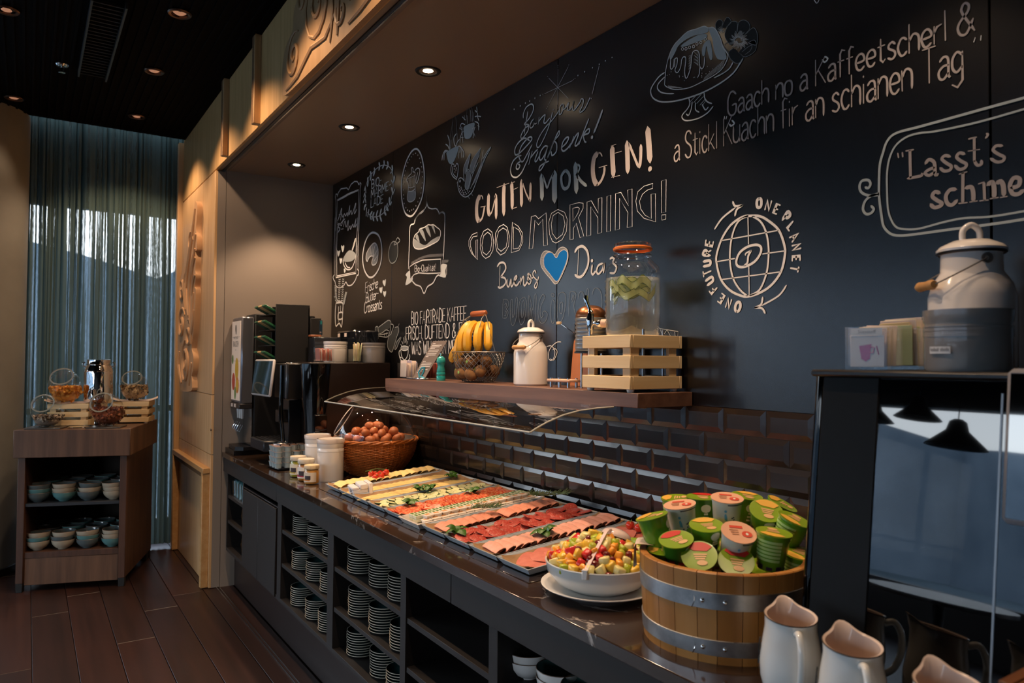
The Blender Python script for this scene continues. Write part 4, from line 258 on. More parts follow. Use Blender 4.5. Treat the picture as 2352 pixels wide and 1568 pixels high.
'lettering_croissants':"s60,0,0,-2317,1930,-2348,1927,-2352,1865|s60,0,0,-2350,1896,-2326,1898|s60,0,0,-2313,1905,-2316,1868|s60,0,0,-2315,1890,-2306,1904,-2294,1907|s60,0,0,-2286,1907,-2288,1871|s60,0,0,-2285,1920,-2284,1923|s60,0,1,-2255,1905,-2263,1910,-2274,1905,-2274,1897,-2259,1890,-2257,1880,-2267,1873,-2280,1877|s60,0,1,-2223,1908,-2231,1913,-2242,1910,-2250,1893,-2244,1877,-2234,1876,-2225,1883|s60,0,0,-2216,1939,-2220,1877|s60,0,1,-2219,1902,-2207,1915,-2195,1915,-2190,1906,-2192,1880|s60,0,1,-2184,1899,-2159,1903,-2159,1915,-2170,1919,-2181,1912,-2186,1898,-2180,1883,-2170,1882,-2160,1889|s60,0,1,-2339,1802,-2335,1860,-2314,1861,-2305,1854,-2308,1840,-2319,1834,-2337,1833|s60,0,1,-2319,1834,-2306,1828,-2307,1813,-2318,1804,-2339,1802|s60,0,1,-2299,1840,-2300,1813,-2293,1806,-2283,1809,-2275,1819|s60,0,0,-2273,1842,-2276,1808|s60,0,0,-2259,1858,-2262,1815,-2256,1809,-2250,1815|s60,0,0,-2268,1843,-2249,1844|s60,0,0,-2234,1860,-2237,1817,-2231,1812,-2225,1817|s60,0,0,-2243,1845,-2224,1847|s60,0,1,-2217,1830,-2195,1833,-2195,1845,-2205,1848,-2215,1842,-2219,1829,-2214,1815,-2204,1814,-2196,1821|s60,0,0,-2188,1850,-2190,1815|s60,0,0,-2189,1835,-2181,1848,-2170,1851|s60,0,0,-2165,1846,-2147,1848|s60,0,1,-2326,1797,-2334,1806,-2347,1806,-2360,1789,-2363,1773,-2363,1756,-2354,1741,-2341,1741,-2331,1751|s60,0,0,-2323,1781,-2327,1742|s60,0,0,-2324,1764,-2316,1778,-2304,1782|s60,0,1,-2285,1782,-2296,1777,-2301,1762,-2299,1747,-2289,1743,-2279,1747,-2274,1763,-2276,1777,-2285,1782|s60,0,0,-2264,1782,-2268,1744|s60,0,0,-2263,1796,-2263,1799|s60,0,1,-2236,1778,-2243,1784,-2253,1780,-2254,1771,-2240,1762,-2239,1752,-2248,1745,-2260,1749|s60,0,1,-2209,1779,-2216,1785,-2226,1781,-2227,1772,-2213,1763,-2211,1753,-2221,1746,-2233,1751|s60,0,1,-2199,1779,-2191,1786,-2181,1785,-2178,1775,-2181,1751,-2177,1748|s60,0,1,-2179,1770,-2191,1769,-2203,1761,-2203,1749,-2194,1746,-2180,1755|s60,0,0,-2171,1787,-2175,1748|s60,0,1,-2172,1774,-2161,1787,-2150,1787,-2146,1776,-2149,1749|s60,0,0,-2129,1805,-2134,1756,-2129,1750,-2122,1755|s60,0,0,-2140,1788,-2120,1789|s60,0,1,-2093,1784,-2100,1790,-2110,1786,-2111,1776,-2097,1768,-2096,1757,-2105,1751,-2117,1755",
'globe_lettering':"s90,0,1,587,1921,581,1918,579,1908,581,1898,587,1895,593,1898,595,1908,593,1918,587,1921|s90,0,0,607,1886,615,1911,621,1881,629,1906|s90,0,0,657,1890,647,1895,635,1872,645,1867|s90,0,0,641,1884,649,1879|s90,0,1,665,1847,681,1867,688,1862,689,1856,685,1852,679,1851,673,1857|s90,0,0,698,1838,680,1822,686,1814|s90,0,0,688,1795,714,1802,696,1782|s90,0,0,697,1797,702,1788|s90,0,0,696,1771,720,1774,698,1758,722,1761|s90,0,0,720,1729,720,1740,696,1741,696,1730|s90,0,0,708,1740,708,1732|s90,0,0,716,1710,713,1698|s90,0,0,715,1704,691,1710|s90,0,1,507,1600,514,1602,520,1612,520,1623,515,1628,508,1626,502,1616,502,1605,507,1600|s90,0,0,488,1636,479,1611,475,1641,466,1616|s90,0,0,436,1635,446,1628,462,1651,452,1658|s90,0,0,454,1639,446,1645|s90,0,0,403,1668,411,1659,433,1676|s90,0,0,422,1667,416,1675|s90,0,1,395,1687,414,1696,418,1702,415,1710,407,1710,388,1701|s90,0,0,381,1715,378,1730|s90,0,0,379,1722,409,1730|s90,0,1,379,1747,400,1748,407,1751,407,1760,400,1763,379,1762|s90,0,1,407,1778,379,1783,381,1793,385,1796,391,1795,394,1790,393,1781|s90,0,0,394,1788,409,1793|s90,0,0,390,1827,387,1814,416,1805,419,1818|s90,0,0,401,1809,404,1820",
}
# ------------------------------------------------------------ room shell
XL = -4.6
M_floor = [wood('floor_plank_%d'%i,a,b,'x',.38,.5) for i,(a,b) in enumerate((('#392018','#24130e'),('#301a13','#1f100b'),('#3f261d','#2a1812'),('#341f18','#21130e')))]
fl = struct('floor', Geo().box(XL-.2,6.2,-8.2,.2,-.12,-.012), mat('dark_subfloor','#2b1a15',.5))
pm = {}
rowi = 0; y = -.62
random.seed(3)
while y > -3.0:
    x = -4.5+random.uniform(-1.4,0)
    while x < .6:
        Lp = random.choice((1.8,2.1,2.4)); a = max(x,-4.5); b = x+Lp
        if b > a+.05 and (y > -2.2 or b < -.5):
            g = Geo().cbox(a+.0012,b-.0012,y-.178,y-.0012,-.012,0,.0015)
            put('plank', g, M_floor[random.randrange(4)], fl, sharp=0)
        x = b
    y -= .18
# rail of the sliding door let into the floor
put('floor_rail', Geo().box(-2.98,1.6,-.722,-.717,-.01,.004).box(-2.98,1.6,-.706,-.701,-.01,.004), M_steel, fl)
# back wall with chalk panels
wb = struct('wall_back', Geo().box(-3.2,6.0,.02,.2,0,3.3), M_mattblk)
M_chalk = mat('chalkboard_black','#09090b',.27,bump=(180,.03,.0005),spec=.85)
SEAM = [-2.965,-1.961,-.378,1.192,2.77]
for a, b in zip(SEAM[:-1], SEAM[1:]):
    put('chalk_panel', Geo().cbox(a+.0015,b-.0015,0,.02,1.314,2.66,.0015), M_chalk, wb)
CH = [mat('chalk_paint_%d'%i,c_,.75,spec=.15) for i,c_ in enumerate(('#dedddc','#d6dad8','#8d9192','#0a74c4','#a59d9a','#a8b4b6','#7c8488','#2e3132'))]  # some tones lightened or greyed to stand in for uneven lamp light
def ribbon(g, pts, w, closed, yy):
    n = len(pts)
    if n < 2: return
    L_, R_ = [], []
    for i in range(n):
        a = pts[(i-1)%n] if closed or i else pts[0]; b = pts[(i+1)%n] if closed or i < n-1 else pts[-1]
        dx, dz = b[0]-a[0], b[1]-a[1]; l = math.hypot(dx,dz) or 1; nx, nz = -dz/l*w/2, dx/l*w/2
        k = .55 if (not closed and i in (0,n-1)) else 1
        L_.append((pts[i][0]+nx*k, yy, pts[i][1]+nz*k)); R_.append((pts[i][0]-nx*k, yy, pts[i][1]-nz*k))
    f = [(i,i+1,n+i+1,n+i) for i in range(n-1)]
    if closed: f.append((n-1,0,n,2*n-1))
    g.add(L_+R_, f)
    if not closed:
        for e0, e1 in ((0,1),(-1,-2)):
            dx, dz = pts[e0][0]-pts[e1][0], pts[e0][1]-pts[e1][1]; l = math.hypot(dx,dz) or 1; c_ = (pts[e0][0]+dx/l*w*.32, yy, pts[e0][1]+dz/l*w*.32)
            g.add([L_[e0], c_, R_[e0]], [(0,1,2)])
for nm, data in BOARD.items():
    g = Geo()
    for q in data.split('|'):
        t = q.split(','); kd, w, ci, sm = t[0][0], int(t[0][1:])/1e4, int(t[1]), int(t[2]); xs = [int(v)/1e3 for v in t[3:]]
        pts = list(zip(xs[::2], xs[1::2])); g.mi = ci
        if kd == 'f':
            yy = -.0012 if ci != 3 else -.0016; pts = smooth_pts(pts, True, 3); g.add([(a,yy,b) for a,b in pts], [tuple(range(len(pts)))])
        elif kd == 'd':
            x, z = pts[0]; r = w/2; g.add([(x+r*cos(k*pi/4),-.0026,z+r*sin(k*pi/4)) for k in range(8)], [tuple(range(8))])
        else:
            if sm: pts = smooth_pts(pts, kd == 'c', 4)
            ribbon(g, pts, max(w,.0016), kd == 'c', -.0022)
    put(nm, g, CH, wb, sharp=0)
# backsplash of bevelled tiles
tw = struct('wall_backsplash', Geo().box(-2.98,2.9,.004,.02,.855,1.314), mat('tile_grout','#5a5552',.7))
M_tile = mat('glazed_black_tile','#2a211b',.2,coat=.2,spec=.5)
def tile_mesh(w, h=.0755):
    c = .0165; d = .0042
    v = [(0,0,0),(w,0,0),(w,0,h),(0,0,h),(c,-d,c),(w-c,-d,c),(w-c,-d,h-c),(c,-d,h-c)]
    v2 = [(a,.006,b_) for a,_,b_ in v[:4]]
    return Geo().add(v+v2, [(4,5,6,7),(0,1,5,4),(1,2,6,5),(2,3,7,6),(3,0,4,7),(8,9,1,0),(9,10,2,1),(10,11,3,2),(11,8,0,3)])
full = tile_mesh(.1508).mesh('tile', M_tile, 0)
for rw in range(6):
    off = 0 if rw % 2 == 0 else -.076; z = 1.314-(rw+1)*.0765+.0005
    for k in range(-20,9):
        x0 = k*.152+off
        if x0 < -2.98: continue
        put('tile', full, None, tw, loc=(x0+.0006,0,z))
# niche end wall, niche ceiling, header
struct('wall_niche_end', Geo().box(-3.06,-2.98,-.700,.02,0,2.70), M_grey)
nc = struct('ceiling_niche', Geo().box(-2.98,3.2,-.690,.02,2.661,2.72), M_niche)
hd = struct('wall_header', Geo().box(-4.18,3.2,-.750,-.700,2.664,3.14), M_grey)
put('slot_black', Geo().box(-2.98,3.2,-.724,-.708,2.658,2.668), M_black, hd)
put('slot_rail', Geo().box(-2.98,3.2,-.712,-.706,2.655,2.668), M_steel, hd)
put('slot_edge', Geo().box(-2.98,3.2,-.706,-.690,2.655,2.70), mat('taupe_strip','#75655b',.5), hd)
xs = [-4.18,-2.66,-1.935,.2,2.2,3.2]
for a, b in zip(xs[:-1], xs[1:]):
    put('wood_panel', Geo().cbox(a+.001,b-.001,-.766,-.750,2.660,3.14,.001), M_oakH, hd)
M_bark = mat('rough_sawn_end_grain','#8a6640',.85,noise=(260,'#5a3f26',.35,.6),bump=(240,1.,.004))
for x in (-2.66,-1.935):
    s_ = put('vertical_batten', Geo().cbox(x-.022,x+.022,-.800,-.766,2.665,3.14,.002), M_oak, hd)
    put('rough_face', Geo().box(x-.0225,x+.012,-.8015,-.799,2.667,3.139), M_bark, s_)
# sliding wooden door leaf parked beside the niche
dr = struct('door_1', Geo().box(-4.16,-2.98,-.752,-.703,.004,2.650), M_grey)
for z0, z1 in ((.004,.838),(.842,1.218),(1.222,2.650)):
    put('wood_panel', Geo().cbox(-4.16,-2.981,-.768,-.752,z0,z1,.0012), M_oak, dr)
fr = Geo().cbox(-4.15,-2.99,-.812,-.768,.722,.757,.003).cbox(-3.045,-3.0,-.812,-.768,.004,.722,.003).cbox(-4.15,-4.10,-.812,-.768,.004,.722,.003)
fo = put('applied_frame', fr, wood('frame_oak','#c79d6a','#b4854f','x',.5), dr)
put('rough_face', Geo().box(-4.10,-3.045,-.800,-.768,.690,.723), M_bark, fo)
put('door_stop', Geo().cbox(-4.24,-4.18,-.80,-.70,.004,3.12,.002), M_oak, dr)
put('lock', Geo().lathe([(0,0),(.009,0),(.009,.006),(0,.006)],12,M=Matrix.Translation((-2.965,-.768,1.001)) @ Matrix.Rotation(R(90),4,'X')), M_chrome, dr)
# carved ornament on the door: outline slab and raised scrolls
ORN = [(-3.40,2.505),(-3.375,2.45),(-3.41,2.34),(-3.37,2.27),(-3.375,2.19),(-3.42,2.18),(-3.40,2.12),(-3.41,2.05),(-3.385,2.01),(-3.42,1.94),(-3.38,1.91),(-3.40,1.76),(-3.44,1.62),(-3.49,1.52),(-3.42,1.46),(-3.43,1.37),(-3.47,1.33),(-3.45,1.28),(-3.49,1.225),(-3.90,1.225),(-3.99,1.38),(-4.06,1.55),(-4.03,1.75),(-3.96,1.86),(-4.05,1.92),(-3.98,2.06),(-3.80,2.12),(-3.68,2.10),(-3.72,2.2),(-3.66,2.33),(-3.54,2.38),(-3.52,2.46),(-3.46,2.53)]
def spiral(cx, cz, r, turns, a0=0, sx=1., n=26, dirn=1):
    return [(cx+sx*r*(1-t/n)*cos(a0+dirn*turns*2*pi*t/n), cz+r*(1-t/n)*sin(a0+dirn*turns*2*pi*t/n)) for t in range(n+1)]
def carve(parent, outline, curves, yy, th, m):
    pts = smooth_pts(outline, True, 4)
    g = Geo(); n = len(pts); g.add([(x,yy,z) for x,z in pts]+[(x,yy-th,z) for x,z in pts], [tuple(range(n)), tuple(range(n,2*n))[::-1]]+[(i,n+i,n+(i+1)%n,(i+1)%n) for i in range(n)])
    o = put('carved_slab', g, m, parent)
    for c_ in curves:
        c2 = smooth_pts(c_[0], False, 2) if len(c_[0]) < 14 else c_[0]; k = len(c2)
        g = Geo().tube([(x,yy-th-.001,z) for x,z in c2], [c_[1]*(.35+.65*sin(pi*min(1,max(0,(i+.7)/k)))) for i in range(k)], 6)
        put('carved_scroll', g, m, o)
ow = tag(bpy.data.objects.new('carved_ornament', None), 'carved wooden scroll ornament fixed on the tall light wood sliding door', 'carving'); COL.objects.link(ow); ow.location = (0,0,0)
cs = [(spiral(-3.70,1.42,.17,2.2,1.2),.016),(spiral(-3.60,1.62,.11,1.6,2.,dirn=-1),.014),(spiral(-3.88,1.70,.13,1.7,.5),.015),(spiral(-3.9,1.97,.10,1.6,2.5),.013),(spiral(-3.58,2.27,.08,1.7,0),.012),
 ([(-3.50,1.55),(-3.48,1.75),(-3.44,1.9)],.016),([(-3.55,1.7),(-3.60,1.9),(-3.50,2.1),(-3.42,2.2)],.016),([(-3.62,1.75),(-3.72,1.95),(-3.62,2.15),(-3.52,2.3),(-3.44,2.48)],.018),([(-3.75,1.8),(-3.8,2.0),(-3.72,2.08)],.014),([(-3.95,1.5),(-3.97,1.4),(-3.85,1.27)],.015),([(-3.47,1.42),(-3.5,1.36),(-3.55,1.26)],.013),([(-3.42,1.78),(-3.45,1.68),(-3.5,1.6)],.013),([(-3.40,2.02),(-3.46,1.98),(-3.5,1.88)],.012),([(-3.41,2.14),(-3.47,2.1),(-3.52,2.0)],.012),([(-3.40,2.3),(-3.44,2.24),(-3.46,2.16)],.012)]
carve(ow, ORN, cs, -.768, .035, M_carve)
ow2 = tag(bpy.data.objects.new('carved_fascia_ornament', None), 'wide carved scroll relief on the wooden fascia above the counter niche', 'carving'); COL.objects.link(ow2)
O2 = [(-1.44,2.70),(-1.40,2.655),(-1.15,2.648),(-.6,2.646),(-.1,2.648),(.3,2.65),(.36,2.9),(.2,3.1),(-.2,3.12),(-.55,3.10),(-.9,3.11),(-1.15,3.08),(-1.28,3.0),(-1.30,2.92),(-1.40,2.88),(-1.45,2.80)]
cs2 = [(spiral(-1.27,2.79,.11,1.8,1.),.010),(spiral(-.95,2.90,.17,2.,2.),.011),(spiral(-.45,2.92,.17,2.,.5,dirn=-1),.011),(spiral(-1.16,3.0,.07,1.5,0),.008),(spiral(-.68,2.76,.09,1.5,0),.009),(spiral(0.05,2.86,.18,2.,1.),.011),
 ([(-1.38,2.67),(-1.2,2.68),(-1.02,2.74),(-.85,2.72),(-.72,2.80)],.010),([(-.72,2.68),(-.7,2.85),(-.72,3.05)],.010),([(-.6,2.68),(-.35,2.70),(-.15,2.80)],.010),([(-.8,2.68),(-.77,2.8),(-.80,2.95),(-.86,3.06)],.009)]
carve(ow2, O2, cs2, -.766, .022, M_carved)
# hall ceiling (dark, ribbed) and fittings
M_ceil = mat('dark_ceiling','#030202',.9,spec=.1)
cl = struct('ceiling', Geo().box(-4.12,6.2,-8.2,.2,3.13,3.25), M_ceil)
rb = Geo()
for k in range(46): rb.box(-4.1,3.,-.80-k*.045-.012,-.80-k*.045,3.123,3.131)
put('ceiling_ribs', rb, mat('ceiling_rib','#050302',.9,spec=.1), cl, sharp=0)['kind'] = 'stuff'
struct('ceiling_recess', Geo().box(-4.6,-4.12,-8.2,.2,3.30,3.36), M_ceil)
vg = thing('ceiling_vent', 'long dark air grille with metal edges in the black ribbed ceiling','vent',(-2.45,-1.46,3.12))
put('frame', Geo().box(-.55,.55,-.075,-.066,-.03,.005).box(-.55,.55,.066,.075,-.03,.005), mat('dim_steel','#6b6b6b',.4,1.), vg)
for k in range(24): put('slat', Geo().box(-.54+k*.045,-.53+k*.045,-.065,.065,-.012,0), M_mattblk, vg, sharp=0)
def downlight(x, y, z, label, lit, group):
    t = thing('ceiling_downlight', label, 'lamp', (x,y,z), group=group)
    put('trim_ring', Geo().lathe([(.055,0),(.05,-.006),(.038,-.004),(.036,.02)],24), M_mattblk if lit else mat('bronze_ring','#5a4438',.3,.8), t)
    put('lamp', Geo().lathe([(0,-.001),(.02,-.001),(.03,.006),(.036,.012)],20), mat('lit_lamp','#ffffff',.5,emit=((1,.75,.5),30.)) if lit else mat('dim_lamp_hall','#8a6a58',.3,emit=((1,.45,.25),.35)), t)
for x in NICHE_X[:3]: downlight(x,-.37,2.661,'small round lit downlight in the niche ceiling, %s'%{-2.588:'nearest the grey end wall',-1.69:'second from the grey end wall',-.79:'third from the grey end wall'}[x],True,'niche downlights')
for x in NICHE_X[3:]: downlight(x,-.37,2.661,'small round downlight in the niche ceiling above the barrel end',True,'niche downlights')
lb = ['round ceiling spot in the dark ceiling, nearest above the wooden fascia','round ceiling spot in the dark ceiling beside the air grille','copper toned ceiling spot nearest the curtain top']
for (x,y),s_ in zip(HALL[:3],lb): downlight(x,y,3.122,s_,False,'hall ceiling spots')
downlight(*HALL2[0],3.122,'round ceiling spot just above the round column',False,'hall ceiling spots')
downlight(*HALL2[1],3.122,'round ceiling spot at the upper corner of the dark ceiling',False,'hall ceiling spots')
sk = thing('fire_sprinkler','small chrome sprinkler head hanging from the dark ceiling','sprinkler',(-2.949,-1.614,3.125))
put('escutcheon', Geo().lathe([(.035,0),(.03,-.008),(.012,-.01)],20), M_chrome, sk); put('pipe', Geo().cyl(0,0,-.045,0,.007), M_chrome, sk); put('deflector', Geo().lathe([(0,-.048),(.018,-.046),(.018,-.043),(0,-.043)],12), M_chrome, sk)
# round column
cm = struct('wall_column', Geo().lathe([(.36,0),(.36,3.13)],64,(-4.22,-2.12,0)), mat('concrete_grey','#8b8a82',.6,noise=(3,'#7f7d76',.3,.7),bump=(30,.1)))
struct('baseboard_column', Geo().lathe([(.365,0),(.368,.05),(.36,.055)],64,(-4.22,-2.12,0)), mat('dark_base','#1d1512',.5))
# windows: left side and front of the hall
M_frame = mat('dark_window_frame','#1c1d20',.4)
struct('wall_left', Geo().box(XL-.2,XL,-8.2,.2,2.66,3.4).box(XL-.2,XL,-8.2,-2.25,-.12,.85).box(XL-.2,XL,-2.25,.2,-.12,.10), mat('dark_soffit','#2a2624',.6))  # low unseen sill wall added to darken the reflections in the tiles
wn = struct('window_1', Geo().box(XL-.01,XL-.004,-8.2,-.2,.1,2.66), glass('window_glass',(.92,.95,.96),.0,1.3))
g = Geo()
for yy in (-.45,-2.2,-3.9,-5.6,-7.3): g.box(XL-.05,XL+.02,yy-.03,yy+.03,.1,2.66)
g.box(XL-.05,XL+.02,-8.2,-.2,.1,.16).box(XL-.05,XL+.02,-8.2,-.2,2.6,2.66).box(XL-.05,XL+.02,-8.2,-.2,1.02,1.07)
put('window_frame', g, M_frame, wn)
struct('wall_back_left', Geo().box(XL-.2,-3.06,-.69,.2,0,3.4), M_grey)
struct('wall_front', Geo().box(XL-.2,6.2,-8.2,-8.0,2.66,3.4).box(XL-.2,6.2,-8.2,-8.0,-.12,.6).box(4.6,6.2,-8.2,-8.0,-.12,3.3), mat('dark_wall','#2c2724',.6))
w2 = struct('window_2', Geo().box(XL,4.6,-8.01,-8.004,.6,2.66), MATS['window_glass'])
g = Geo()
for xx in (-3.2,-1.2,.8,2.8): g.box(xx-.03,xx+.03,-8.05,-7.98,.6,2.66)
put('window_frame', g, M_frame, w2)
struct('wall_right', Geo().box(6.0,6.2,-8.2,.2,-.12,3.3), MATS['dark_wall'])
# outside: terrace ground and mountain ridges
gd = put('terrace_ground', Geo().box(-80,60,-90,60,-3.2,-3.0), mat('snowy_ground','#6f7b80',.9,noise=(.08,'#4e5a5e',.35,.65))); tag(gd,'pale snowy ground and roofs far below the windows','ground',kind='structure')
def ridge(name, pts, label, m):
    g = Geo(); n = len(pts); g.add([(x,y,-3) for x,y,_ in pts]+[(x,y,z) for x,y,z in pts]+[(x*1.3,y*1.3,-3) for x,y,_ in pts], [(i,i+1,n+i+1,n+i) for i in range(n-1)]+[(n+i,n+i+1,2*n+i+1,2*n+i) for i in range(n-1)])
    tag(put(name, g, m), label, 'mountain', kind='structure')
random.seed(5)
ridge('mountain_ridge',[(-62+random.uniform(-4,4),-70+k*5.5,10.5+3*sin(k*.8)+random.uniform(0,2)) for k in range(26)],'haze blue wooded mountain ridge beyond the curtained window',mat('forest_haze_blue','#8593a0',.9,noise=(.12,'#5f6f7e',.35,.65)))  # distance haze is mixed into the ridge colour
ridge('mountain_ridge',[(-60+k*5,-75+random.uniform(-4,4),11.5+2.5*sin(k*.7+1)+random.uniform(0,2)) for k in range(26)],'haze blue mountain ridge seen mirrored in the black coffee machine',MATS['forest_haze_blue'])
# sheer curtain
random.seed(11)
g = Geo(); N = 560; folds = []
ph = 0
for i in range(N+1):
    t = i/N; ph += (.62+.3*sin(i*.11)+.25*sin(i*.037+1))*.66; folds.append(ph)
def cur(u, v):
    i = int(round(u*N)); y_ = -.70-1.45*u; a = .022+.012*sin(i*.05)
    x_ = -4.26+a*sin(folds[i])*(.55+.45*v)+.006*sin(folds[i]*2.3+v*3); y2 = y_+.010*cos(folds[i])
    return (x_, y2, 3.22-3.19*v)
g.grid(cur, N, 10)
mc = bpy.data.materials.new('sheer_curtain'); mc.use_nodes = True; n = mc.node_tree.nodes; l = mc.node_tree.links; n.clear()
o_ = n.new('ShaderNodeOutputMaterial'); mx = n.new('ShaderNodeMixShader'); ad = n.new('ShaderNodeMixShader'); tr = n.new('ShaderNodeBsdfTransparent'); tl = n.new('ShaderNodeBsdfTranslucent'); df = n.new('ShaderNodeBsdfDiffuse')
tl.inputs[0].default_value = (.03,.042,.042,1); df.inputs[0].default_value = (.15,.23,.215,1)
t_ = n.new('ShaderNodeTexCoord'); mp = n.new('ShaderNodeMapping'); mp.inputs['Scale'].default_value = (260,260,26); nz = n.new('ShaderNodeTexNoise'); nz.inputs['Scale'].default_value = 1
lw = n.new('ShaderNodeLayerWeight'); lw.inputs[0].default_value = .42; ma = n.new('ShaderNodeMath'); ma.operation = 'MULTIPLY_ADD'; ma.inputs[1].default_value = .46; ma.inputs[2].default_value = .64; mb = n.new('ShaderNodeMath'); mb.operation = 'ADD'; mb.use_clamp = True
l.new(t_.outputs['Object'], mp.inputs[0]); l.new(mp.outputs[0], nz.inputs[0]); l.new(nz.outputs[0], ma.inputs[0]); m3 = n.new('ShaderNodeMapping'); m3.inputs['Scale'].default_value = (1,42,.35); n3 = n.new('ShaderNodeTexNoise'); n3.inputs['Scale'].default_value = 1; n3.inputs['Detail'].default_value = 3; c3 = n.new('ShaderNodeMapRange'); c3.inputs[1].default_value = .40; c3.inputs[2].default_value = .60; c3.inputs[3].default_value = -.22; c3.inputs[4].default_value = .26
l.new(t_.outputs['Object'], m3.inputs[0]); l.new(m3.outputs[0], n3.inputs[0]); l.new(n3.outputs[0], c3.inputs[0]); m4 = n.new('ShaderNodeMath'); m4.operation = 'ADD'; l.new(ma.outputs[0], m4.inputs[0]); l.new(c3.outputs[0], m4.inputs[1])
l.new(m4.outputs[0], mb.inputs[0]); l.new(lw.outputs['Facing'], mb.inputs[1])
l.new(mb.outputs[0], mx.inputs[0]); l.new(tr.outputs[0], mx.inputs[1]); l.new(ad.outputs[0], mx.inputs[2]); ad.inputs[0].default_value = .5; l.new(tl.outputs[0], ad.inputs[1]); l.new(df.outputs[0], ad.inputs[2]); l.new(mx.outputs[0], o_.inputs[0])
tag(put('sheer_curtain', g, mc, sharp=0),'long sheer grey green curtain hanging in folds before the window','curtain')
# pendant lamps of the dining room (seen mirrored in the coffee machine)
for i,(x,y,z) in enumerate(((-.9,-5.2,1.88),(-1.95,-6.6,2.3),(-2.87,-7.4,2.36))):
    t = thing('pendant_lamp',['black bell pendant lamp mirrored largest in the machine front','black bell pendant lamp mirrored in the middle of the machine front','black bell pendant lamp mirrored smallest in the machine front'][i],'lamp',(x,y,z),group='dining room pendants')
    put('shade', Geo().lathe([(.03,.22),(.06,.2),(.08,.13),(.20,.02),(.22,0),(.21,0),(.07,.12),(.03,.19)],32), M_mattblk, t); put('cord', Geo().cyl(0,0,.2,3.12-z,.005,seg=6), M_mattblk, t)
for i,(x,y) in enumerate(((-.9,-5.2),(.6,-5.0))):
    t = thing('dining_table',['dark round dining table beneath the pendant lamps','dark round dining table behind the camera'][i],'table',(x,y,0),group='dining tables')
    put('tabletop', Geo().lathe([(0,.75),(.5,.75),(.5,.72),(0,.72)],40), mat('dark_table','#3a2a22',.3), t); put('leg', Geo().cyl(0,0,.02,.72,.04), M_mattblk, t); put('base', Geo().lathe([(0,0),(.25,0),(.25,.02),(.03,.04),(0,.04)],24), M_mattblk, t)
# ------------------------------------------------------------ buffet counter
CT = .855
def marble():
    m = bpy.data.materials.new('dark_marble'); m.use_nodes = True; n = m.node_tree.nodes; l = m.node_tree.links; b = n['Principled BSDF']
    t = n.new('ShaderNodeTexCoord'); nz = n.new('ShaderNodeTexNoise'); nz.inputs['Scale'].default_value = 3.2; nz.inputs['Detail'].default_value = 8; nz.inputs['Roughness'].default_value = .62; nz.inputs['Distortion'].default_value = .6
    v = n.new('ShaderNodeMath'); v.operation = 'SUBTRACT'; v.inputs[1].default_value = .5; a = n.new('ShaderNodeMath'); a.operation = 'ABSOLUTE'
    cr = n.new('ShaderNodeValToRGB'); cr.color_ramp.elements[0].position = 0; cr.color_ramp.elements[0].color = (*lin('#b5aca4'),1); cr.color_ramp.elements[1].position = .012; cr.color_ramp.elements[1].color = (*lin('#33261e'),1)
    n2 = n.new('ShaderNodeTexNoise'); n2.inputs['Scale'].default_value = 5; c2 = n.new('ShaderNodeValToRGB'); c2.color_ramp.elements[0].position = .5; c2.color_ramp.elements[1].position = .62
    mx = n.new('ShaderNodeMixRGB'); mx.inputs[1].default_value = (*lin('#36281f'),1)
    l.new(t.outputs['Object'], nz.inputs[0]); l.new(t.outputs['Object'], n2.inputs[0]); l.new(nz.outputs[0], v.inputs[0]); l.new(v.outputs[0], a.inputs[0]); l.new(a.outputs[0], cr.inputs[0]); l.new(n2.outputs[0], c2.inputs[0]); l.new(c2.outputs[0], mx.inputs[0]); l.new(cr.outputs[0], mx.inputs[2]); l.new(mx.outputs[0], b.inputs['Base Color'])
    b.inputs['Roughness'].default_value = .12; b.inputs['Coat Weight'].default_value = .3; return m
M_marble = marble()
wt = thing('stone_worktop','long dark brown polished stone worktop with pale veins along the tiled wall','worktop',(-2.98,-.70,.825))
put('slab', Geo().cbox(0,5.9,0,.70,0,.03,.002), M_marble, wt)
M_inset = mat('brown_glass_plate','#2d231e',.1,coat=.5)
put('cooling_plate', Geo().cbox(1.60,3.30,.085,.66,.0302,.0325,.001), M_inset, wt)
# tilted riser below the trays
th = R(4.8)
cb = thing('counter_cabinet','long dark brown base cabinet with open bays of plates below the stone worktop','cabinet',(0,0,0))
X0 = -2.86
put('fascia', Geo().cbox(-2.97,-1.782,-.692,-.672,.735,.8248,.0015).cbox(-1.779,.03,-.692,-.672,.735,.8248,.0015).cbox(.033,2.9,-.692,-.672,.735,.8248,.0015), M_dark, cb)
put('carcass_top', Geo().box(-2.9,2.9,-.67,-.01,.81,.8245), M_darkin, cb)
put('bottom_board', Geo().cbox(-2.88,2.9,-.688,-.05,.255,.275,.001), M_dark, cb)
put('back_panel', Geo().box(-2.88,2.9,-.12,-.10,.275,.81), M_darkin, cb)
for a, b in ((-2.88,-2.862),(-2.475,-2.457),(-1.765,-1.70),(-1.035,-.965),(-.322,-.280),(.240,.284),(.98,1.02),(1.6,1.64)): put('partition', Geo().cbox(a,b,-.689,-.12,.275,.737,.001), M_dark, cb)
for a, b, zs in ((-2.862,-2.475,(.60,.445)),(-1.70,-1.035,(.612,.448)),(-.965,-.322,(.606,.442)),(-.28,.24,(.60,.44)),(.284,.98,(.585,.43))):
    for z in zs: put('shelf_board', Geo().cbox(a,b,-.684,-.12,z-.018,z,.001), M_dark, cb)
for a, b in ((-2.455,-2.122),(-2.119,-1.785)):
    put('door', Geo().cbox(a,b,-.694,-.676,.262,.700,.002), M_dark, cb)
put('handle_channel', Geo().cbox(-2.45,-1.768,-.690,-.674,.706,.712,.001), mat('dim_aluminium','#77777a',.35,1.), cb)
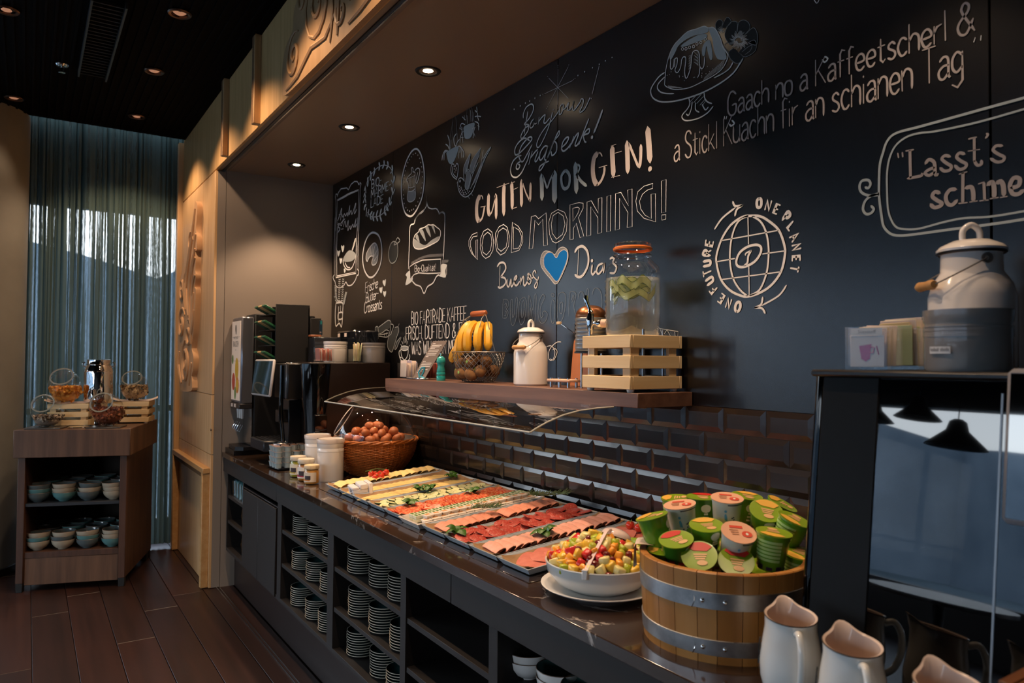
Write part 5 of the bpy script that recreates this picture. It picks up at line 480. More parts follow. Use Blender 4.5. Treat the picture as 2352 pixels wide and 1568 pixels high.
put('plinth', Geo().box(-2.98,2.9,-.612,-.59,0,.255), mat('plinth_brown','#241a17',.4), cb)
# perforated metal back in the fourth bay
pp = put('perforated_panel', Geo().box(-.28,.24,-.30,-.296,.275,.81), mat('navy_metal','#151c26',.35,.6), cb)
g = Geo()
for r_ in range(34):
    z = .285+r_*.0125
    for k in range(26): x = -.27+k*.0195+(.0098 if r_ % 2 else 0); g.box(x,x+.015,-.3014,-.300,z,z+.0042)
put('slots', g, mat('slot_glow_paint','#a9bcd0',.4), pp, sharp=0)['kind'] = 'stuff'  # pale strips imitate light shining through the perforations
# plates
M_plateo = mat('plate_cream_rim','#d8d0bf',.25,coat=.4); M_platei = mat('plate_deep_teal','#1d3b3d',.2,coat=.5,noise=(40,'#284c4c',.3,.7))
gp = Geo(); gp.mi = 1; gp.lathe([(0,.003),(.040,.0034),(.055,.0075),(.0585,.0115)],28); gp.mi = 0; gp.lathe([(.0585,.0115),(.0605,.0118),(.0600,.0098),(.0575,.0075)],28); gp.mi = 1; gp.lathe([(.0575,.0075),(.044,.001),(.030,0),(0,0)],28)
plate = gp.mesh('plate',[M_plateo,M_platei],30)
def platestack(x, y, z, n, label):
    random.seed(int(x*1000)+int(z*1000))
    for k in range(n):
        o = put('side_plate', plate, None, None, loc=(x+random.uniform(-.0012,.0012), y+random.uniform(-.0012,.0012), z+k*.0098), rot=(0,0,random.uniform(0,6)))
        tag(o, label, 'plate', label.replace('teal side plate in ','plates in '))
bays = [(-1.70,-1.035,(.612,.448,.275),'first plate bay'),(-.965,-.322,(.606,.442,.275),'second plate bay')]
PS = {0:((690,1226,9),(732,1248,9),(757,1272,8),(692,1304,9),(731,1329,9),(757,1356,9),(692,1386,9),(731,1416,9),(757,1445,9)),
      1:((828,1312,10),(884,1342,9),(924,1374,9),(824,1411,11),(884,1446,10),(922,1488,9),(831,1499,10),(886,1546,10),(922,1590,9))}
def onz(px, py, z):
    d = fw+rt*((px-1176)/1679.163)+up*((784-py)/1679.163); c_ = Vector((1.9387,-1.7445,1.4515)); return c_+d*((z-c_.z)/d.z)
for bi,(a,b,zs,nm) in enumerate(bays):
    for i,(px,py,n_) in enumerate(PS[bi]):
        z = zs[i//3]; p = onz(px, py, z+.002)
        platestack(min(p.x,b-.04) if i%3==2 else p.x, max(min(p.y,-.56),-.615), z, n_, 'teal side plate in the %s stack, %s board, %s'%(('far','middle','near')[i%3],('top','middle','bottom')[i//3],nm))
# bowls of bay five
def bowl_mesh(r, h, mo, mi_, name):
    g = Geo(); g.mi = 0; g.lathe([(0,0),(r*.42,0),(r*.45,.004),(r*.72,h*.28),(r*.93,h*.62),(r,h)],32); g.mi = 2; g.lathe([(r,h),(r*.985,h+.0015),(r*.965,h)],32); g.mi = 1; g.lathe([(r*.965,h),(r*.88,h*.6),(r*.66,h*.3),(r*.3,h*.12),(0,h*.1)],32)
    return g.mesh(name,[mo,mi_,mat('brown_rim','#6a4c3a',.4)],30)
M_tealin = mat('teal_glaze','#4d706c',.2,coat=.5)
bb = bowl_mesh(.062,.052,M_cream,M_tealin,'cream_bowl')
for i,(px,py,lab) in enumerate(((1216,1551,'farther'),(1290,1596,'nearer'),(1345,1640,'hidden'))):
    p = onz(px,py,.585)
    for k in range(2): tag(put('cream_bowl', bb, None, loc=(p.x,max(min(p.y,-.58),-.62),.585+k*.021)), 'cream bowl with teal inside, %s one of the %s stack below the fruit bowl'%(('lower','upper')[k],lab),'bowl','cream bowls in the bay')
# tumblers in the first bay
M_tumb = glass('tumbler_glass',(.75,.9,.9),.02,1.5,.12)
tm = Geo().lathe([(0,.004),(.027,.004),(.031,.095),(.033,.095),(.029,0),(0,0)],20).mesh('glass_tumbler',M_tumb)
for k in range(9): tag(put('glass_tumbler', tm, None, loc=(-2.80+(k%5)*.070,-.64+(k//5)*.075,.600)), 'upside-down water tumbler on the top board of the narrow bay by the grey wall','glass','tumblers in the narrow bay')
jg = Geo().lathe([(0,.004),(.034,.004),(.042,.07),(.032,.115),(.034,.125),(.036,.125),(.045,.07),(.037,0),(0,0)],20).mesh('glass_carafe',M_tumb)
for k,z in ((0,.445),(1,.445),(2,.275),(3,.275)): tag(put('glass_carafe', jg, None, loc=(-2.60+(k%2)*.085,-.62,z)), ('small glass carafe on the middle board of the narrow bay','small glass carafe on the lowest board of the narrow bay')[k//2],'carafe','carafes in the narrow bay')
# ------------------------------------------------------------ wall shelf
sh = thing('wall_shelf','thick brown oak board shelf on the black wall above the tiles','shelf',(0,0,0))
put('board', Geo().cbox(-1.502,.335,-.234,-.002,1.312,1.356,.0015), M_shelf, sh)
put('channel_strip', Geo().box(-1.48,.31,-.19,-.175,1.3085,1.3122), mat('pale_channel','#c9b8a0',.4), sh)
# curved acrylic sneeze guard below the shelf
cn = thing('sneeze_guard','curved clear acrylic sneeze guard hanging below the wall shelf','guard',(0,0,0))
prof = [(-.235,1.3105),(-.30,1.3085),(-.37,1.303),(-.43,1.292),(-.49,1.273),(-.53,1.256),(-.548,1.247)]
g = Geo(); n_ = len(prof); top = [(x,y,z+.003) for x in (-1.50,.228) for y,z in prof]; bot = [(x,y,z-.003) for x in (-1.50,.228) for y,z in prof]
g.add(top,[(i,i+1,n_+i+1,n_+i) for i in range(n_-1)])
put('sheet', g, glass('acrylic_sheet',(.93,.92,.90),.015,1.9,.06), cn, sharp=60)
for x, nm in ((-1.50,'edge'),(.228,'edge')): put('end_edge', Geo().tube([(x,y,z) for y,z in prof], .0028, 6), mat('acrylic_edge_glow','#c4c6c0',.15,spec=.8), cn)  # pale solid colour imitates light gathered in the clear edges
put('front_edge', Geo().tube([(-1.50,-.548,1.247),(.228,-.548,1.247)], .0032, 6), MATS['acrylic_edge_glow'], cn)
for x in (-1.3,-.6,.1): put('bracket', Geo().cbox(x-.02,x+.02,-.245,-.2,1.302,1.3115,.001), M_steel, cn)
# ------------------------------------------------------------ trays with food
TY, TZ = -.592, .858
def T(x, v, w): return (x, TY+v*cos(th)-w*sin(th), TZ+v*sin(th)+w*cos(th))
ORD = 'nearest second third fourth fifth sixth seventh eighth ninth tenth eleventh twelfth thirteenth fourteenth fifteenth sixteenth seventeenth eighteenth nineteenth twentieth'.split()
CO = ('first','second','third','fourth')
TM = lambda x, v, w, rz=0., rx=0., ry=0.: Matrix.Translation(T(x,v,w)) @ Matrix.Rotation(th,4,'X') @ Matrix.Rotation(rz,4,'Z') @ Matrix.Rotation(ry,4,'Y') @ Matrix.Rotation(rx,4,'X')
rs = thing('tray_riser','low slanted dark riser carrying the row of food trays','riser',(0,0,0))
put('wedge', Geo().add([(-1.34,-.58,.8552),(.29,-.58,.8552),(.29,-.07,.8552),(-1.34,-.07,.8552),(-1.34,-.58,.8565),(.29,-.58,.8565),(.29,-.07,.899),(-1.34,-.07,.899)],[(0,1,5,4),(1,2,6,5),(2,3,7,6),(3,0,4,7),(4,5,6,7),(3,2,1,0)]), M_inset, rs)
def place(name, me, M_, label, cat, group=None, mats=None):
    o = put(name, me, mats); o.matrix_world = M_; return tag(o, label, cat, group)
M_trayw = mat('pale_grey_tray','#b9c3cb',.25,coat=.3); M_paper = mat('brown_parchment','#a88660',.7,noise=(30,'#8f6e4a',.3,.7),bump=(90,.6,.003))
def tray_geo(w, l, h, rim):
    g = Geo(); a = [(0,0),(w,0),(w,l),(0,l)]
    def ring(o, z): return [(o,o,z),(w-o,o,z),(w-o,l-o,z),(o,l-o,z)]
    R0 = ring(.014,0)+ring(0,h)+ring(rim,h)+ring(.018,.004)
    f = []
    for k in range(3):
        for i in range(4): j = (i+1)%4; f.append((k*4+i,k*4+j,k*4+4+j,k*4+4+i))
    f += [(3,2,1,0),(12,13,14,15)]
    return g.add(R0, f)
TN = ['folded yellow cheese','first row of sliced cheese','second row of sliced cheese','cucumber slices','tomato slices',None,'folded pink cold cuts','salami slices','folded pale ham','flat ham slabs']
trm = tray_geo(.160,.53,.020,.004).mesh('food_tray', M_trayw, 20)
tx = [-1.345+.1635*i for i in range(10)]
random.seed(21)
def paper_geo(): return Geo().grid(lambda u,v:(.010+.140*u, .008+.514*v, .006+.010*(abs(2*u-1)**6)+.010*(abs(2*v-1)**14)+.0012*sin(u*9+v*37)), 10, 26)
ppm = paper_geo().mesh('parchment', M_paper)
for i, x in enumerate(tx):
    if i == 5: continue
    o = place('food_tray', trm, TM(x,0,.001), 'long pale grey tray with the '+TN[i],'tray','food trays on the counter')
    place('parchment_liner', ppm, TM(x,0,.001), 'brown parchment liner under the '+TN[i],'paper','parchment liners')
M_rimw = mat('white_tray','#e4dcd4',.2,coat=.4)
place('white_serving_tray', tray_geo(.163,.545,.022,.010).mesh('white_serving_tray', M_rimw, 20), TM(tx[5]-.001,-.012,.0), 'white rectangular tray holding the small butter and curd portions','tray')
M_cheese = mat('cheese','#f5d488',.45,sub=.15); M_cheese2 = mat('pale_cheese','#f6da92',.4,sub=.15)
M_ham = mat('pink_ham','#eda489',.4,sub=.2,noise=(60,'#e59478',.35,.65)); M_ham2 = mat('pale_ham','#f0b7a3',.4,sub=.2,noise=(60,'#e9a692',.35,.65)); M_ham3 = mat('rosy_ham','#e28d7c',.4,sub=.2,noise=(40,'#d57a6b',.35,.65))
M_sal = mat('salami','#b6453a',.35,noise=(220,'#d9a08c',.56,.66),bump=(200,.3,.0006))
def folded(w, d, h):
    g = Geo(); pr = [(0,0),(d*.5,.001),(d*.85,.002),(d*.98,h*.35),(d*.95,h*.75),(d*.75,h),(d*.35,h*.9),(d*.02,h*.55)]
    n = len(pr); v = []
    for k in range(5):
        u = k/4; s_ = 1-.12*abs(2*u-1)
        v += [((u-.5)*w, (q*s_), z*s_+.0015*sin(u*6)) for q,z in pr]+[((u-.5)*w, q*s_*.97, z*s_-.0018+.0015*sin(u*6)) for q,z in pr[::-1]]
    m = 2*n; f = [(a*m+i,a*m+(i+1)%m,(a+1)*m+(i+1)%m,(a+1)*m+i) for a in range(4) for i in range(m)]
    f += [tuple(range(m))[::-1], tuple(4*m+i for i in range(m))]
    return g.add(v, f)
fc = folded(.100,.050,.017).mesh('folded_cheese', M_cheese2); fh = folded(.088,.048,.014).mesh('folded_ham', M_ham); fh2 = folded(.092,.044,.014).mesh('folded_ham', M_ham2)
for k in range(14): place('folded_cheese_slice', fc, TM(tx[0]+.080+random.uniform(-.006,.006), .028+k*.0335, .010, random.uniform(-.25,.1), .18), 'folded yellow cheese slice, %s from the counter edge in the row by the basket'%ORD[k],'cheese','folded cheese slices')
sl = Geo().cbox(-.043,.043,-.043,.043,0,.0026,.0008).mesh('cheese_slice', M_cheese)
for t_ in (1,2):
    for k in range(15):
        if t_ == 1 and k == 20: continue
        place('cheese_slice', sl, TM(tx[t_]+.080+random.uniform(-.004,.004), .052+k*.0292, .0095+.0006*(k%3), R(40)+random.uniform(-.08,.08), -.07), 'square yellow cheese slice, %s from the counter edge, %s overlapping row'%(ORD[k],('first','second')[t_-1]),'cheese','cheese slices of the %s row'%('first','second')[t_-1])
M_cuc = mat('cucumber_flesh','#dfe29a',.3,sub=.2,noise=(130,'#f0eec0',.4,.6)); M_cucs = mat('cucumber_skin','#2f4a1e',.4)
g = Geo(); g.mi = 0; g.lathe([(0,.0042),(.0195,.004)],22); g.lathe([(.0195,.0),(0,0)],22); g.mi = 1; g.lathe([(.0195,.004),(.021,.0035),(.021,.0005),(.0195,0)],22); cm_ = g.mesh('cucumber_slice',[M_cuc,M_cucs],30)
for k in range(15):
    for c_ in range(3):
        place('cucumber_slice', cm_, TM(tx[3]+.038+c_*.042+random.uniform(-.006,.006), .034+k*.0325+random.uniform(-.006,.006)+(c_%2)*.010, .0105+.0008*((k+c_)%3), random.uniform(0,3), random.uniform(.05,.28), random.uniform(-.15,.15)), 'round cucumber slice, %s from the counter edge, %s column from the cheese'%(ORD[k],CO[c_]),'vegetable','cucumber slices')
M_tomf = mat('tomato_flesh','#dc5f40',.25,sub=.2,noise=(110,'#efa070',.48,.60)); M_toms = mat('tomato_skin','#c8321d',.2)
g = Geo(); g.mi = 0; g.lathe([(0,.0045),(.0255,.004)],22); g.lathe([(.0255,.0),(0,0)],22); g.mi = 1; g.lathe([(.0255,.004),(.027,.003),(.0265,.0005),(.0255,0)],22); tm_ = g.mesh('tomato_slice',[M_tomf,M_toms],30)
for k in range(16):
    for c_ in range(3):
        place('tomato_slice', tm_, TM(tx[4]+.036+c_*.043+random.uniform(-.006,.006), .034+k*.0305+random.uniform(-.005,.005)+(c_%2)*.012, .0108+.0008*((k+c_)%3), random.uniform(0,3), random.uniform(.12,.38), random.uniform(-.1,.1)), 'red tomato slice, %s from the counter edge, %s column from the cucumber'%(ORD[k],CO[c_]),'vegetable','tomato slices')
g = Geo(); g.lathe([(0,.0022),(.026,.0018),(.0275,.001),(.026,0),(0,0)],20); sm_ = g.mesh('salami_slice', M_sal, 30)
for k in range(20):
    for c_ in range(3):
        rr = (k*7+c_*3)%5
        q_ = sm_.copy() if (k < 2) else sm_
        place('salami_slice', sm_, TM(tx[7]+.036+c_*.042+random.uniform(-.008,.008), .035+k*.0242+random.uniform(-.006,.006), .012+.0022*rr, random.uniform(0,3), random.uniform(.0,.45), random.uniform(-.3,.3)), 'mottled salami slice, %s from the counter edge, %s column from the cold cuts'%(ORD[k],CO[c_]),'meat','salami slices')
for k in range(15):
    if 7 <= k <= 7: continue
    place('folded_ham_slice', fh, TM(tx[6]+.080+random.uniform(-.006,.006), .030+k*.0315, .010, random.uniform(-.2,.1), .18), 'folded orange pink cold cut, %s from the counter edge beside the rosemary'%ORD[k],'meat','folded pink cold cuts')
for k in range(17): place('folded_ham_slice', fh2, TM(tx[8]+.080+random.uniform(-.006,.006), .028+k*.0285, .010, random.uniform(-.2,.1), .2), 'folded pale ham slice, %s from the counter edge beside the salami'%ORD[k],'meat','folded pale ham slices')
g = Geo().grid(lambda u,v:(.11*(u-.5)*(1-.15*(2*v-1)**4), .12*(v-.5)*(1-.15*(2*u-1)**4), .004+.003*sin(u*5+v*3)), 8, 8)
g.grid(lambda u,v:(.11*(u-.5)*(1-.15*(2*v-1)**4), .12*(v-.5)*(1-.15*(2*u-1)**4), .0015+.003*sin(u*5+v*3)), 8, 8); hs = g.mesh('ham_slab', M_ham3)
for k in range(8): place('ham_slab', hs, TM(tx[9]+.080+random.uniform(-.006,.006), .085+k*.052, .010+.001*(k%2), .5+random.uniform(-.2,.2), .06), 'flat rosy ham slab, %s from the counter edge beside the fruit bowl'%ORD[k],'meat','flat ham slabs')
# butter portions and curd cups on the white tray
M_foil = mat('butter_foil','#dfe0c4',.35); M_foilg = mat('green_print','#4b7a2a',.4)
g = Geo(); g.mi = 0; g.cbox(-.0138,.0138,-.0138,.0138,0,.012,.0015); g.mi = 1; g.box(-.0105,.0105,-.0105,.0105,.0119,.0124); g.mi = 0; g.box(-.0105,.0105,-.002,.003,.0123,.0127); bp_ = g.mesh('butter_portion',[M_foil,M_foilg],20)
for k in range(17):
    for c_ in range(2):
        for s_ in range(2): place('butter_portion', bp_, TM(tx[5]+.036+c_*.030, .035+k*.0292, .006+s_*.0128, random.uniform(-.06,.06)), 'green wrapped butter portion, %s from the counter edge, %s column, %s layer'%(ORD[k],CO[c_],('lower','upper')[s_]),'butter','butter portions on the white tray')
g = Geo(); g.mi = 0; g.add([(-.012,-.012,0),(.012,-.012,0),(.012,.012,0),(-.012,.012,0),(-.016,-.015,.015),(.016,-.015,.015),(.016,.015,.015),(-.016,.015,.015)],[(3,2,1,0),(0,1,5,4),(1,2,6,5),(2,3,7,6),(3,0,4,7)]); g.mi = 1; g.cbox(-.018,.018,-.0165,.0165,.0148,.0162,.0006); g.mi = 2; g.box(-.012,.004,-.010,.010,.0161,.0164)
cp_ = g.mesh('curd_cup',[mat('white_plastic','#e8e4dc',.35),mat('cup_lid','#eae0d4',.35),mat('orange_print','#d89a5c',.4)],20)
for k in range(14): place('curd_cup', cp_, TM(tx[5]+.118, .045+k*.0345, .006+.001*(k%2), random.uniform(-.15,.15)), 'white portion cup, %s from the counter edge in the lower layer'%ORD[k],'cup','portion cups on the white tray')
for k in range(13): place('curd_cup', cp_, TM(tx[5]+.100, .060+k*.0345, .0175, random.uniform(-.15,.15)), 'white portion cup, %s from the counter edge in the upper layer'%ORD[k],'cup','portion cups on the white tray, upper layer')
# garnish
M_leaf = mat('basil_leaf','#2f5a1c',.4,noise=(60,'#4c7a2c',.3,.7),coat=.15); M_rose = mat('rosemary_leaf','#7f9a66',.55,noise=(80,'#a9bb90',.3,.7))
def leafgeo(L_, Wd): return Geo().grid(lambda u,v:(L_*u, Wd*(v-.5)*sin(pi*min(.97,max(.03,u)))**.7, .010*sin(pi*u)+.35*Wd*(1-(2*v-1)**2)*sin(pi*u)*.5), 8, 4)
lf = leafgeo(.034,.026).mesh('leaf', M_leaf)
def basil(x, v, w, label, n=5, s_=1.):
    t = thing('basil_garnish', label, 'herb', T(x,v,w), rot=(th,0,0)); 
    for k in range(n):
        a = 2*pi*k/n+random.uniform(-.4,.4); o = put('leaf', lf, None, t, loc=(.004*cos(a),.004*sin(a),.003*(k%2)), rot=(random.uniform(-.3,.3),random.uniform(-.55,-.1),a)); q = s_*random.uniform(.8,1.15); o.scale = (q,q,q)
basil(tx[2]+.02,.47,.020,'basil sprig at the far end of the second cheese row',7); basil(tx[3]-.01,.24,.020,'basil sprig between cheese and cucumber slices',6,1.1); basil(tx[3]+.03,.27,.022,'second basil sprig on the cucumber slices, nearer the wall',6,1.1)
basil(tx[4]+.03,.10,.02,'basil sprig at the near end of the tomato slices',6); basil(tx[4]+.04,.38,.02,'basil sprig far along the tomato slices',6,1.1)
basil(tx[7]+.03,.035,.020,'basil sprig at the near end of the salami tray',5,1.2); basil(tx[8]+.10,.22,.024,'basil sprig on the pale ham behind the fruit bowl',6,1.2)
def rosemary(x, v, w, rz, label):
    t = thing('rosemary_sprig', label, 'herb', T(x,v,w), rot=(th,0,rz)); 
    put('stem', Geo().tube([(-.06,0,.004),(0,.004,.012),(.06,0,.020)], .0012, 5), mat('rose_stem','#6a5a3a',.7), t)
    g = Geo()
    for k in range(150):
        u = random.uniform(-1,1); p = Vector((.06*u,.004*(1-u*u),.012+.008*u)); a = random.uniform(0,2*pi); e_ = random.uniform(.3,1.1); d = Vector((cos(e_), sin(e_)*cos(a), abs(sin(e_)*sin(a))))*random.uniform(.020,.036)
        n2 = Vector((0,0,1)).cross(d)  .normalized()*.0017; q = p+d*.5+Vector((0,0,.002)); g.add([p,q+n2,p+d,q-n2],[(0,1,2,3)]); g.add([p,q+Vector((0,0,.001)),p+d,q-Vector((0,0,.001))],[(0,1,2,3)])
    put('needles', g, M_rose, t, sharp=0)['kind'] = 'stuff'
rosemary(tx[6]+.06,.225,.036,.5,'rosemary sprig in the middle of the pink cold cuts'); rosemary(tx[6]+.04,.46,.036,-.3,'rosemary sprig at the wall end of the pink cold cuts'); rosemary(tx[6]+.10,.49,.040,.7,'pale rosemary sprig by the tiles behind the cold cuts')
# cherry tomatoes
M_cher = mat('cherry_tomato','#cf3a22',.12,coat=.4); M_stem = mat('green_stem','#5a7a34',.6)
def cherry(name_loc, label, grp='cherry tomatoes on the vine'):
    t = thing('cherry_tomato', label, 'tomato', name_loc, group=grp, rot=(random.uniform(-.5,.5),random.uniform(-.5,.5),0))
    put('fruit', Geo().sphere((0,0,.0),.0145,16,10), M_cher, t); put('calyx', Geo().tube([(0,0,.013),(.004,.002,.022)], .001, 5).add([(0,0,.0150)]+[(.008*cos(k*pi/5)*(1 if k%2 else .3),.008*sin(k*pi/5)*(1 if k%2 else .3),.0148) for k in range(10)],[(0,k+1,(k+1)%10+1) for k in range(10)]), M_stem, t)
for i,(dx,dv,w) in enumerate(((0,0,.034),(.028,.005,.032),(.05,-.012,.03),(.012,.03,.036),(.04,.028,.034),(-.025,.02,.03),(.02,-.018,.045),(.06,.015,.032),(.03,.05,.034),(.05,.045,.045),(.0,.05,.03))): cherry(T(tx[0]+.05+dx,.215+dv,w), 'red cherry tomato of the bunch on the folded cheese')
tag(put('tomato_vine', Geo().tube([T(tx[0]+.02,.19,.05),T(tx[0]+.06,.23,.062),T(tx[0]+.09,.28,.052)], .0016, 5), M_stem),'thin green vine over the bunch of cherry tomatoes','vine')
for dx in (0,.033,-.04): cherry(T(tx[9]+.10+dx,.47,.030),'red cherry tomato behind the fruit bowl near the tiles','cherry tomatoes behind the fruit bowl')
# white plastic clip blocks at the cheese
t = thing('label_holder_stack','stack of white plastic label holders on the cheese trays','holder',T(tx[1]+.12,.05,.012),rot=(th,0,-.15))
M_wpl = mat('matt_white_plastic','#ece9ea',.4)
put('block', Geo().cbox(-.045,.045,-.035,.03,0,.008,.002), M_wpl, t)
for a in (-.045,.025): put('block', Geo().cbox(a,a+.020,-.035,.03,.008,.024,.002), M_wpl, t)
put('block', Geo().cbox(-.048,.046,-.038,-.008,.024,.036,.003), M_wpl, t); put('block', Geo().cbox(-.044,.050,-.004,.030,.024,.046,.003), M_wpl, t); put('block', Geo().cbox(-.040,.052,.032,.050,.0,.048,.003), M_wpl, t)
# ------------------------------------------------------------ left end of the counter
jd = thing('juice_dispenser','tall juice dispenser with a printed fruit front and black side by the grey wall','dispenser',(-2.97,-.65,CT+.030))
M_sil = mat('silver_plastic','#8b8d95',.25,.7)
put('body', Geo().cbox(.004,.24,.08,.46,.0,.845,.006), M_mattblk, jd)
put('door', Geo().cbox(0,.24,0,.075,.285,.825,.008), M_sil, jd)
pnl = put('front_panel', Geo().cbox(.004,.226,-.004,.0,.305,.80,.002), mat('backlit_print','#cdb9a5',.3,emit=((.55,.45,.38),.28)), jd)
put('door_lip', Geo().cbox(-.002,.24,-.008,.07,.255,.288,.004), mat('dark_lip','#2c2a2c',.3), jd)
M_yel = mat('lemon_print','#e2b83c',.4); M_redp = mat('red_print','#c8503a',.4); M_orp = mat('orange_print2','#e0893a',.4); M_blkp = mat('black_print','#1d1a19',.5); M_grnp = mat('green_print2','#5b8a3a',.4)
def disc_y(g, x, z, rx, rz, y, n=20, a=0): 
    g.add([(x+rx*cos(k*2*pi/n)*cos(a)-rz*sin(k*2*pi/n)*sin(a), y, z+rx*cos(k*2*pi/n)*sin(a)+rz*sin(k*2*pi/n)*cos(a)) for k in range(n)], [tuple(range(n))])
g = Geo(); g.mi = 0; disc_y(g,.15,.50,.045,.07,-.0055); g.mi = 1; disc_y(g,.07,.42,.040,.055,-.0056); g.mi = 2; disc_y(g,.17,.40,.040,.05,-.0057); g.mi = 3; disc_y(g,.04,.56,.02,.03,-.0057); g.mi = 0; disc_y(g,.17,.40,.028,.036,-.0062); g.mi = 3; disc_y(g,.12,.35,.02,.04,-.0063)
put('fruit_print', g, [M_yel,M_redp,M_orp,M_grnp], pnl, sharp=0)
label_text('RAUCH',.052,M_blkp,pnl,(.113,-.0055,.655),(R(90),0,0),sx=.8); label_text('FRUIT JUICE',.022,M_blkp,pnl,(.113,-.0055,.695),(R(90),0,0)); label_text('1919',.013,M_blkp,pnl,(.113,-.0055,.618),(R(90),0,0))
g = Geo(); disc_y(g,.113,.755,.014,.024,-.0055); disc_y(g,.118,.735,.01,.018,-.0056); put('portrait_print', g, M_blkp, pnl, sharp=0)
g = Geo(); 
for z in (.43,.55,.70): g.box(.004,.226,-.0048,-.0042,z,z+.0015)
put('board_lines', g, mat('print_line','#9b8878',.5), pnl, sharp=0)
for k in range(2): put('badge', Geo().box(.03+k*.08,.075+k*.08,-.0095,-.008,.262,.283), mat('badge_white','#d8c8bc',.5), jd)
for k in range(3):
    nz_ = put('nozzle', Geo().tube([(.06+k*.05,.03,.255),(.06+k*.05,.03,.19)], [.011,.007], 10), M_white, jd)
    put('lever', Geo().tube([(.06+k*.05,.015,.17),(.06+k*.05,-.005,.13),(.075+k*.05,.01,.11),(.07+k*.05,.03,.15)], .002, 6), M_chrome, nz_)
put('backplate', Geo().box(.01,.23,.070,.079,.03,.26), M_steel, jd)
put('drip_tray', Geo().prism([(-.005,-.01),(.20,-.02),(.245,.02),(.245,.1),(-.005,.1)],.0,.022), mat('drip_black','#151416',.3), jd)
pb = tag(put('equipment_plinth', Geo().cbox(-2.975,-2.745,-.682,-.10,CT,CT+.030,.001), mat('plinth_blackgloss','#0e0d0d',.25)),'low black plinth under the juice dispenser by the grey wall','plinth')
# coffee machine, far one
def coffee_machine_far():
    t = thing('coffee_machine','black coffee machine with tilted tablet screen between juice dispenser and egg basket','coffee machine',(-2.5,-.45,CT))
    put('body', Geo().cbox(.12,.60,0,.42,.0,.578,.004), mat('brown_black_side','#1c1310',.28), t)
    put('head', Geo().cbox(.20,.45,-.115,.002,.375,.572,.006), M_black, t)
    put('front_column', Geo().lathe([(.05,.02),(.055,.20),(.075,.38),(.085,.57)],20,(.545,.01,0)), M_gloss, t)
    put('side_strip', Geo().cbox(.42,.425,-.116,-.05,.37,.575,.001), M_steel, t)
    put('foot_column', Geo().cbox(.22,.33,-.07,.0,.10,.378,.004), mat('slate_black','#15171b',.3), t)
    put('spout', Geo().cbox(.24,.31,-.12,-.06,.24,.31,.004), M_black, t)
    dt = put('drip_tray', Geo().cbox(-.02,.27,-.19,.0,.075,.135,.006), mat('slate_tray','#1a1c22',.35), t)
    g = Geo()
    for a in range(12):
        for b in range(7): g.box(-.01+a*.022,.003+a*.022,-.18+b*.025,-.167+b*.025,.135,.1375)
    put('grid', g, M_steel, dt, sharp=0)['kind'] = 'stuff'
    put('pipe', Geo().tube([(.365,-.12,.56),(.365,-.125,.3),(.365,-.11,.14)], .012, 10), M_gloss, t)
    tb = put('tablet', Geo().cbox(-.165,.165,-.014,0,-.105,.105,.012), mat('tablet_white','#cfc9c6',.3), t, loc=(.155,-.16,.487), rot=(R(-6),0,R(3)))
    put('screen', Geo().cbox(-.155,.150,-.0155,-.0135,-.095,.095,.001), mat('tablet_screen','#0d1518',.04,coat=1.), tb)
    put('milk_cooler', Geo().cbox(.50,.62,-.02,.05,.02,.30,.004), M_gloss, t); return t
cmf = coffee_machine_far()
tr_ = thing('tea_rack','tall black tea packet rack standing behind the coffee machine tablet','rack',(-2.62,-.52,CT+.580))
put('side_panel', Geo().cbox(.262,.27,-.03,.17,-.005,.335,.002), M_mattblk, tr_); put('side_panel', Geo().cbox(0,.008,.02,.19,.0,.335,.002), M_mattblk, tr_); put('back_panel', Geo().cbox(0,.27,.16,.17,.0,.32,.002), M_mattblk, tr_)
put('back_extension', Geo().cbox(.262,.27,.175,.24,-.005,.26,.002), M_mattblk, tr_)
M_teag = mat('tea_green','#1f5a3a',.4); M_teao = mat('tea_cream','#c9a36a',.4)
for z in (.03,.12,.21,.30):
    put('tray_shelf', Geo().cbox(.01,.262,-.06,.14,z-.03,z-.026,.001), M_mattblk, tr_)
    for k in range(3):
        o = put('tea_packet', Geo().cbox(-.035,.035,-.05,.05,0,.012,.002), [M_teag,M_teao,M_teag][k], tr_, loc=(.05+k*.08,-.045,z-.002), rot=(R(-28),0,0)); put('print', Geo().box(-.02,.02,-.03,.02,.0121,.0126), M_teao if k != 1 else M_teag, o, sharp=0)
# things standing on the far coffee machine
def glassbox(name, label, loc, s_, h, fill, rz=0., cat='glass'):
    t = thing(name, label, cat, loc, rz)
    g = Geo(); a = s_/2; g.cbox(-a,a,-a,a,0,h,.004)
    g2 = Geo(); b = a-.004
    g2.add([(-b,-b,.008),(b,-b,.008),(b,b,.008),(-b,b,.008),(-b,-b,h),(b,-b,h),(b,b,h),(-b,b,h)],[(0,1,2,3),(0,4,5,1),(1,5,6,2),(2,6,7,3),(3,7,4,0)])
    g3 = Geo(); a2 = a
    g3.add([(-a,-a,0),(a,-a,0),(a,a,0),(-a,a,0),(-a,-a,h),(a,-a,h),(a,a,h),(-a,a,h)],[(3,2,1,0),(0,1,5,4),(1,2,6,5),(2,3,7,6),(3,0,4,7)]); g3.add(g2.v,g2.f)
    put('glass_wall', g3, M_glass, t, sharp=0)
    fill(t, b, h); return t
def packets(cols, hh, n=9, tall=1.):
    def f(t, b, h):
        for k in range(n):
            y = -b+.006+(2*b-.012)*k/(n-1); w = b*random.uniform(.75,.95); z1 = h*random.uniform(.92,1.0+hh)
            o = put('packet', Geo().cbox(-w,w,-.0012,.0012,.009,z1,.0008), cols[k%len(cols)], t, loc=(random.uniform(-.003,.003),y,0), rot=(random.uniform(-.06,.06),random.uniform(-.05,.05),0))
    return f
